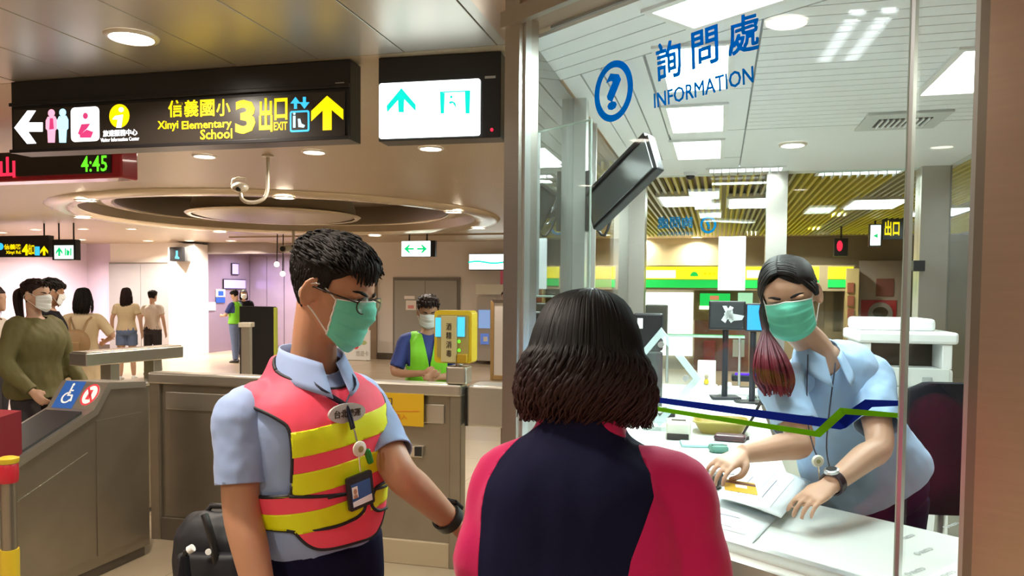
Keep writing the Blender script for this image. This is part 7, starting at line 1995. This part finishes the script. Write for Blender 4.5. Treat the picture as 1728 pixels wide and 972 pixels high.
# gold card pinched in the clerk's hand
pc = (TIPS_R[0] + TIPS_R[4]) / 2
cmx = frame(pc + V3(.034, -.012, -.006), V3(.93, -.10, -.12), V3(.25, .90, .30))
gc = thing('plastic_card', 'gold plastic card pinched in the fingers of the clerk', 'card', pc)
MB().prism(rrect(-.042, -.027, .042, .027, .004), -.0006, .0006, cmx).build('card', mat('gold_card', (.70, .42, .03), .35), gc); flat('stripe', [[(-.042, .010), (.042, .010), (.042, .020), (-.042, .020)]], cmx, mat('card_brown', (.16, .05, .03), .4), gc, .0004, .0007); flat('photo_patch', [[(-.012, -.006), (.018, -.006), (.018, .008), (-.012, .008)]], cmx, m_notice, gc, .0004, .0007)
# printed desk mat with grey lettering
mt_ = [gp(gt(1512), .06), gp(tB + .02, .06), gp(tB + .02, .74), gp(gt(1512), .74)]
mt2 = thing('desk_mat', 'pale printed desk mat with slanting grey lettering beside the bronze column', 'desk mat', V3(mt_[0].x, mt_[0].y, CT))
MB().prism([(p.x, p.y) for p in mt_], CT + .0003, CT + .0022).build('mat', mat('mat_paper', (.74, .77, .75), .5), mt2)
m_lgrey = mat('light_grey_ink', (.42, .44, .45), .6)
for (px, py) in ((1608, 885), (1562, 928), (1548, 962), (1640, 915), (1600, 968), (1532, 905)):
    p = onz(px, py, CT + .0023); d_ = onz(px + 40, py - 16, CT + .0023) - p
    text('lettering', 'metro', frame(p, d_, UZ.cross(d_.normalized())), m_lgrey, mt2, fit=(.055, .014), extrude=.0003, bold=.01)
    flat('print_mark', ring_polys(0, 0, .008, .008, .003, 14), frame(p - d_.normalized() * .042, d_, UZ.cross(d_.normalized())), m_lgrey, mt2, .0004)

# black backpack on a stool behind the officer
c = at(372, 920, 2.55); c.z = 0
stl = thing('stool', 'round black stool carrying a backpack behind the officer', 'stool', c)
zt = .56
MB().lathe([(.001, zt - .05), (.17, zt - .05), (.18, zt - .03), (.17, zt), (.001, zt)], Matrix.Translation(c), 28).build('seat', m_blackcl, stl, 40)
for i in range(4):
    a = .785 + i * 1.5708; MB().tube([c + V3(.10 * math.cos(a), .10 * math.sin(a), zt - .04), c + V3(.19 * math.cos(a), .19 * math.sin(a), 0)], .013, 8).build('leg', m_blackm, stl, 60)
bk = thing('backpack', 'black backpack standing behind the officer with a loose strap', 'backpack', c + UZ * zt)
hz = at(372, 864, 2.55).z - zt; rs = []
for t_, w_, d_ in ((0, .12, .07), (.06, .145, .09), (.4, .155, .10), (.7, .15, .095), (.9, .115, .075), (.98, .06, .04)): rs.append(sect(c + UZ * (zt + .012 + hz * t_), V3(1, 0, 0), V3(0, 1, 0), w_, d_, d_, 24, 2.8))
co, fs = remesh(MB().rings(rs), .010, 4); co = wrinkle(co, fs, .010, 9, 2); mesh_obj('body', co, fs, mat('bag_black', (.010, .010, .014), .55, var=.3, vscale=30), bk, 180)
fm = frame(c + V3(0, -.105, zt + hz * .40), V3(1, 0, 0), UZ); MB().bbox((0, 0, 0), (.20, hz * .45, .05), .02, fm).build('pocket', mat('bag_black', (.010, .010, .014), .55), bk, 60)
MB().tube([c + V3(-.05, 0, zt + hz * .96), c + V3(-.03, 0, zt + hz * 1.08), c + V3(.04, 0, zt + hz * 1.07), c + V3(.05, 0, zt + hz * .95)], .010, 8).build('handle', m_black, bk, 60)
MB().tube([Vector(q) for q in spline([at(345, 868, 2.42), at(352, 890, 2.41), at(362, 930, 2.42), at(366, 985, 2.45)], 4)], .012, 6).build('strap', m_black, bk, 60)
MB().lathe([(.001, 0), (.010, 0), (.010, .004), (.001, .004)], frame(at(352, 931, 2.41), V3(1, 0, 0), UZ), 14).build('button', m_stwhite, bk)
um = thing('umbrella', 'folded black umbrella with a white tip leaning by the backpack', 'umbrella', V3(at(285, 972, 2.35).x, 2.5, 0))
u0, u1 = V3(at(300, 972, 2.3).x, 2.3, 0.0), at(312, 938, 2.3)
MB().tube([u0, u0.lerp(u1, .3), u0.lerp(u1, .85), u1], [.008, .035, .026, .012], 12).build('canopy', m_blackcl, um, 60); MB().tube([u1, at(313, 932, 2.3), at(322, 927, 2.3)], .009, 8).build('handle', m_black, um, 60); MB().tube([at(318, 929, 2.3), at(326, 924, 2.3)], .012, 10).build('tip', m_stwhite, um, 60)
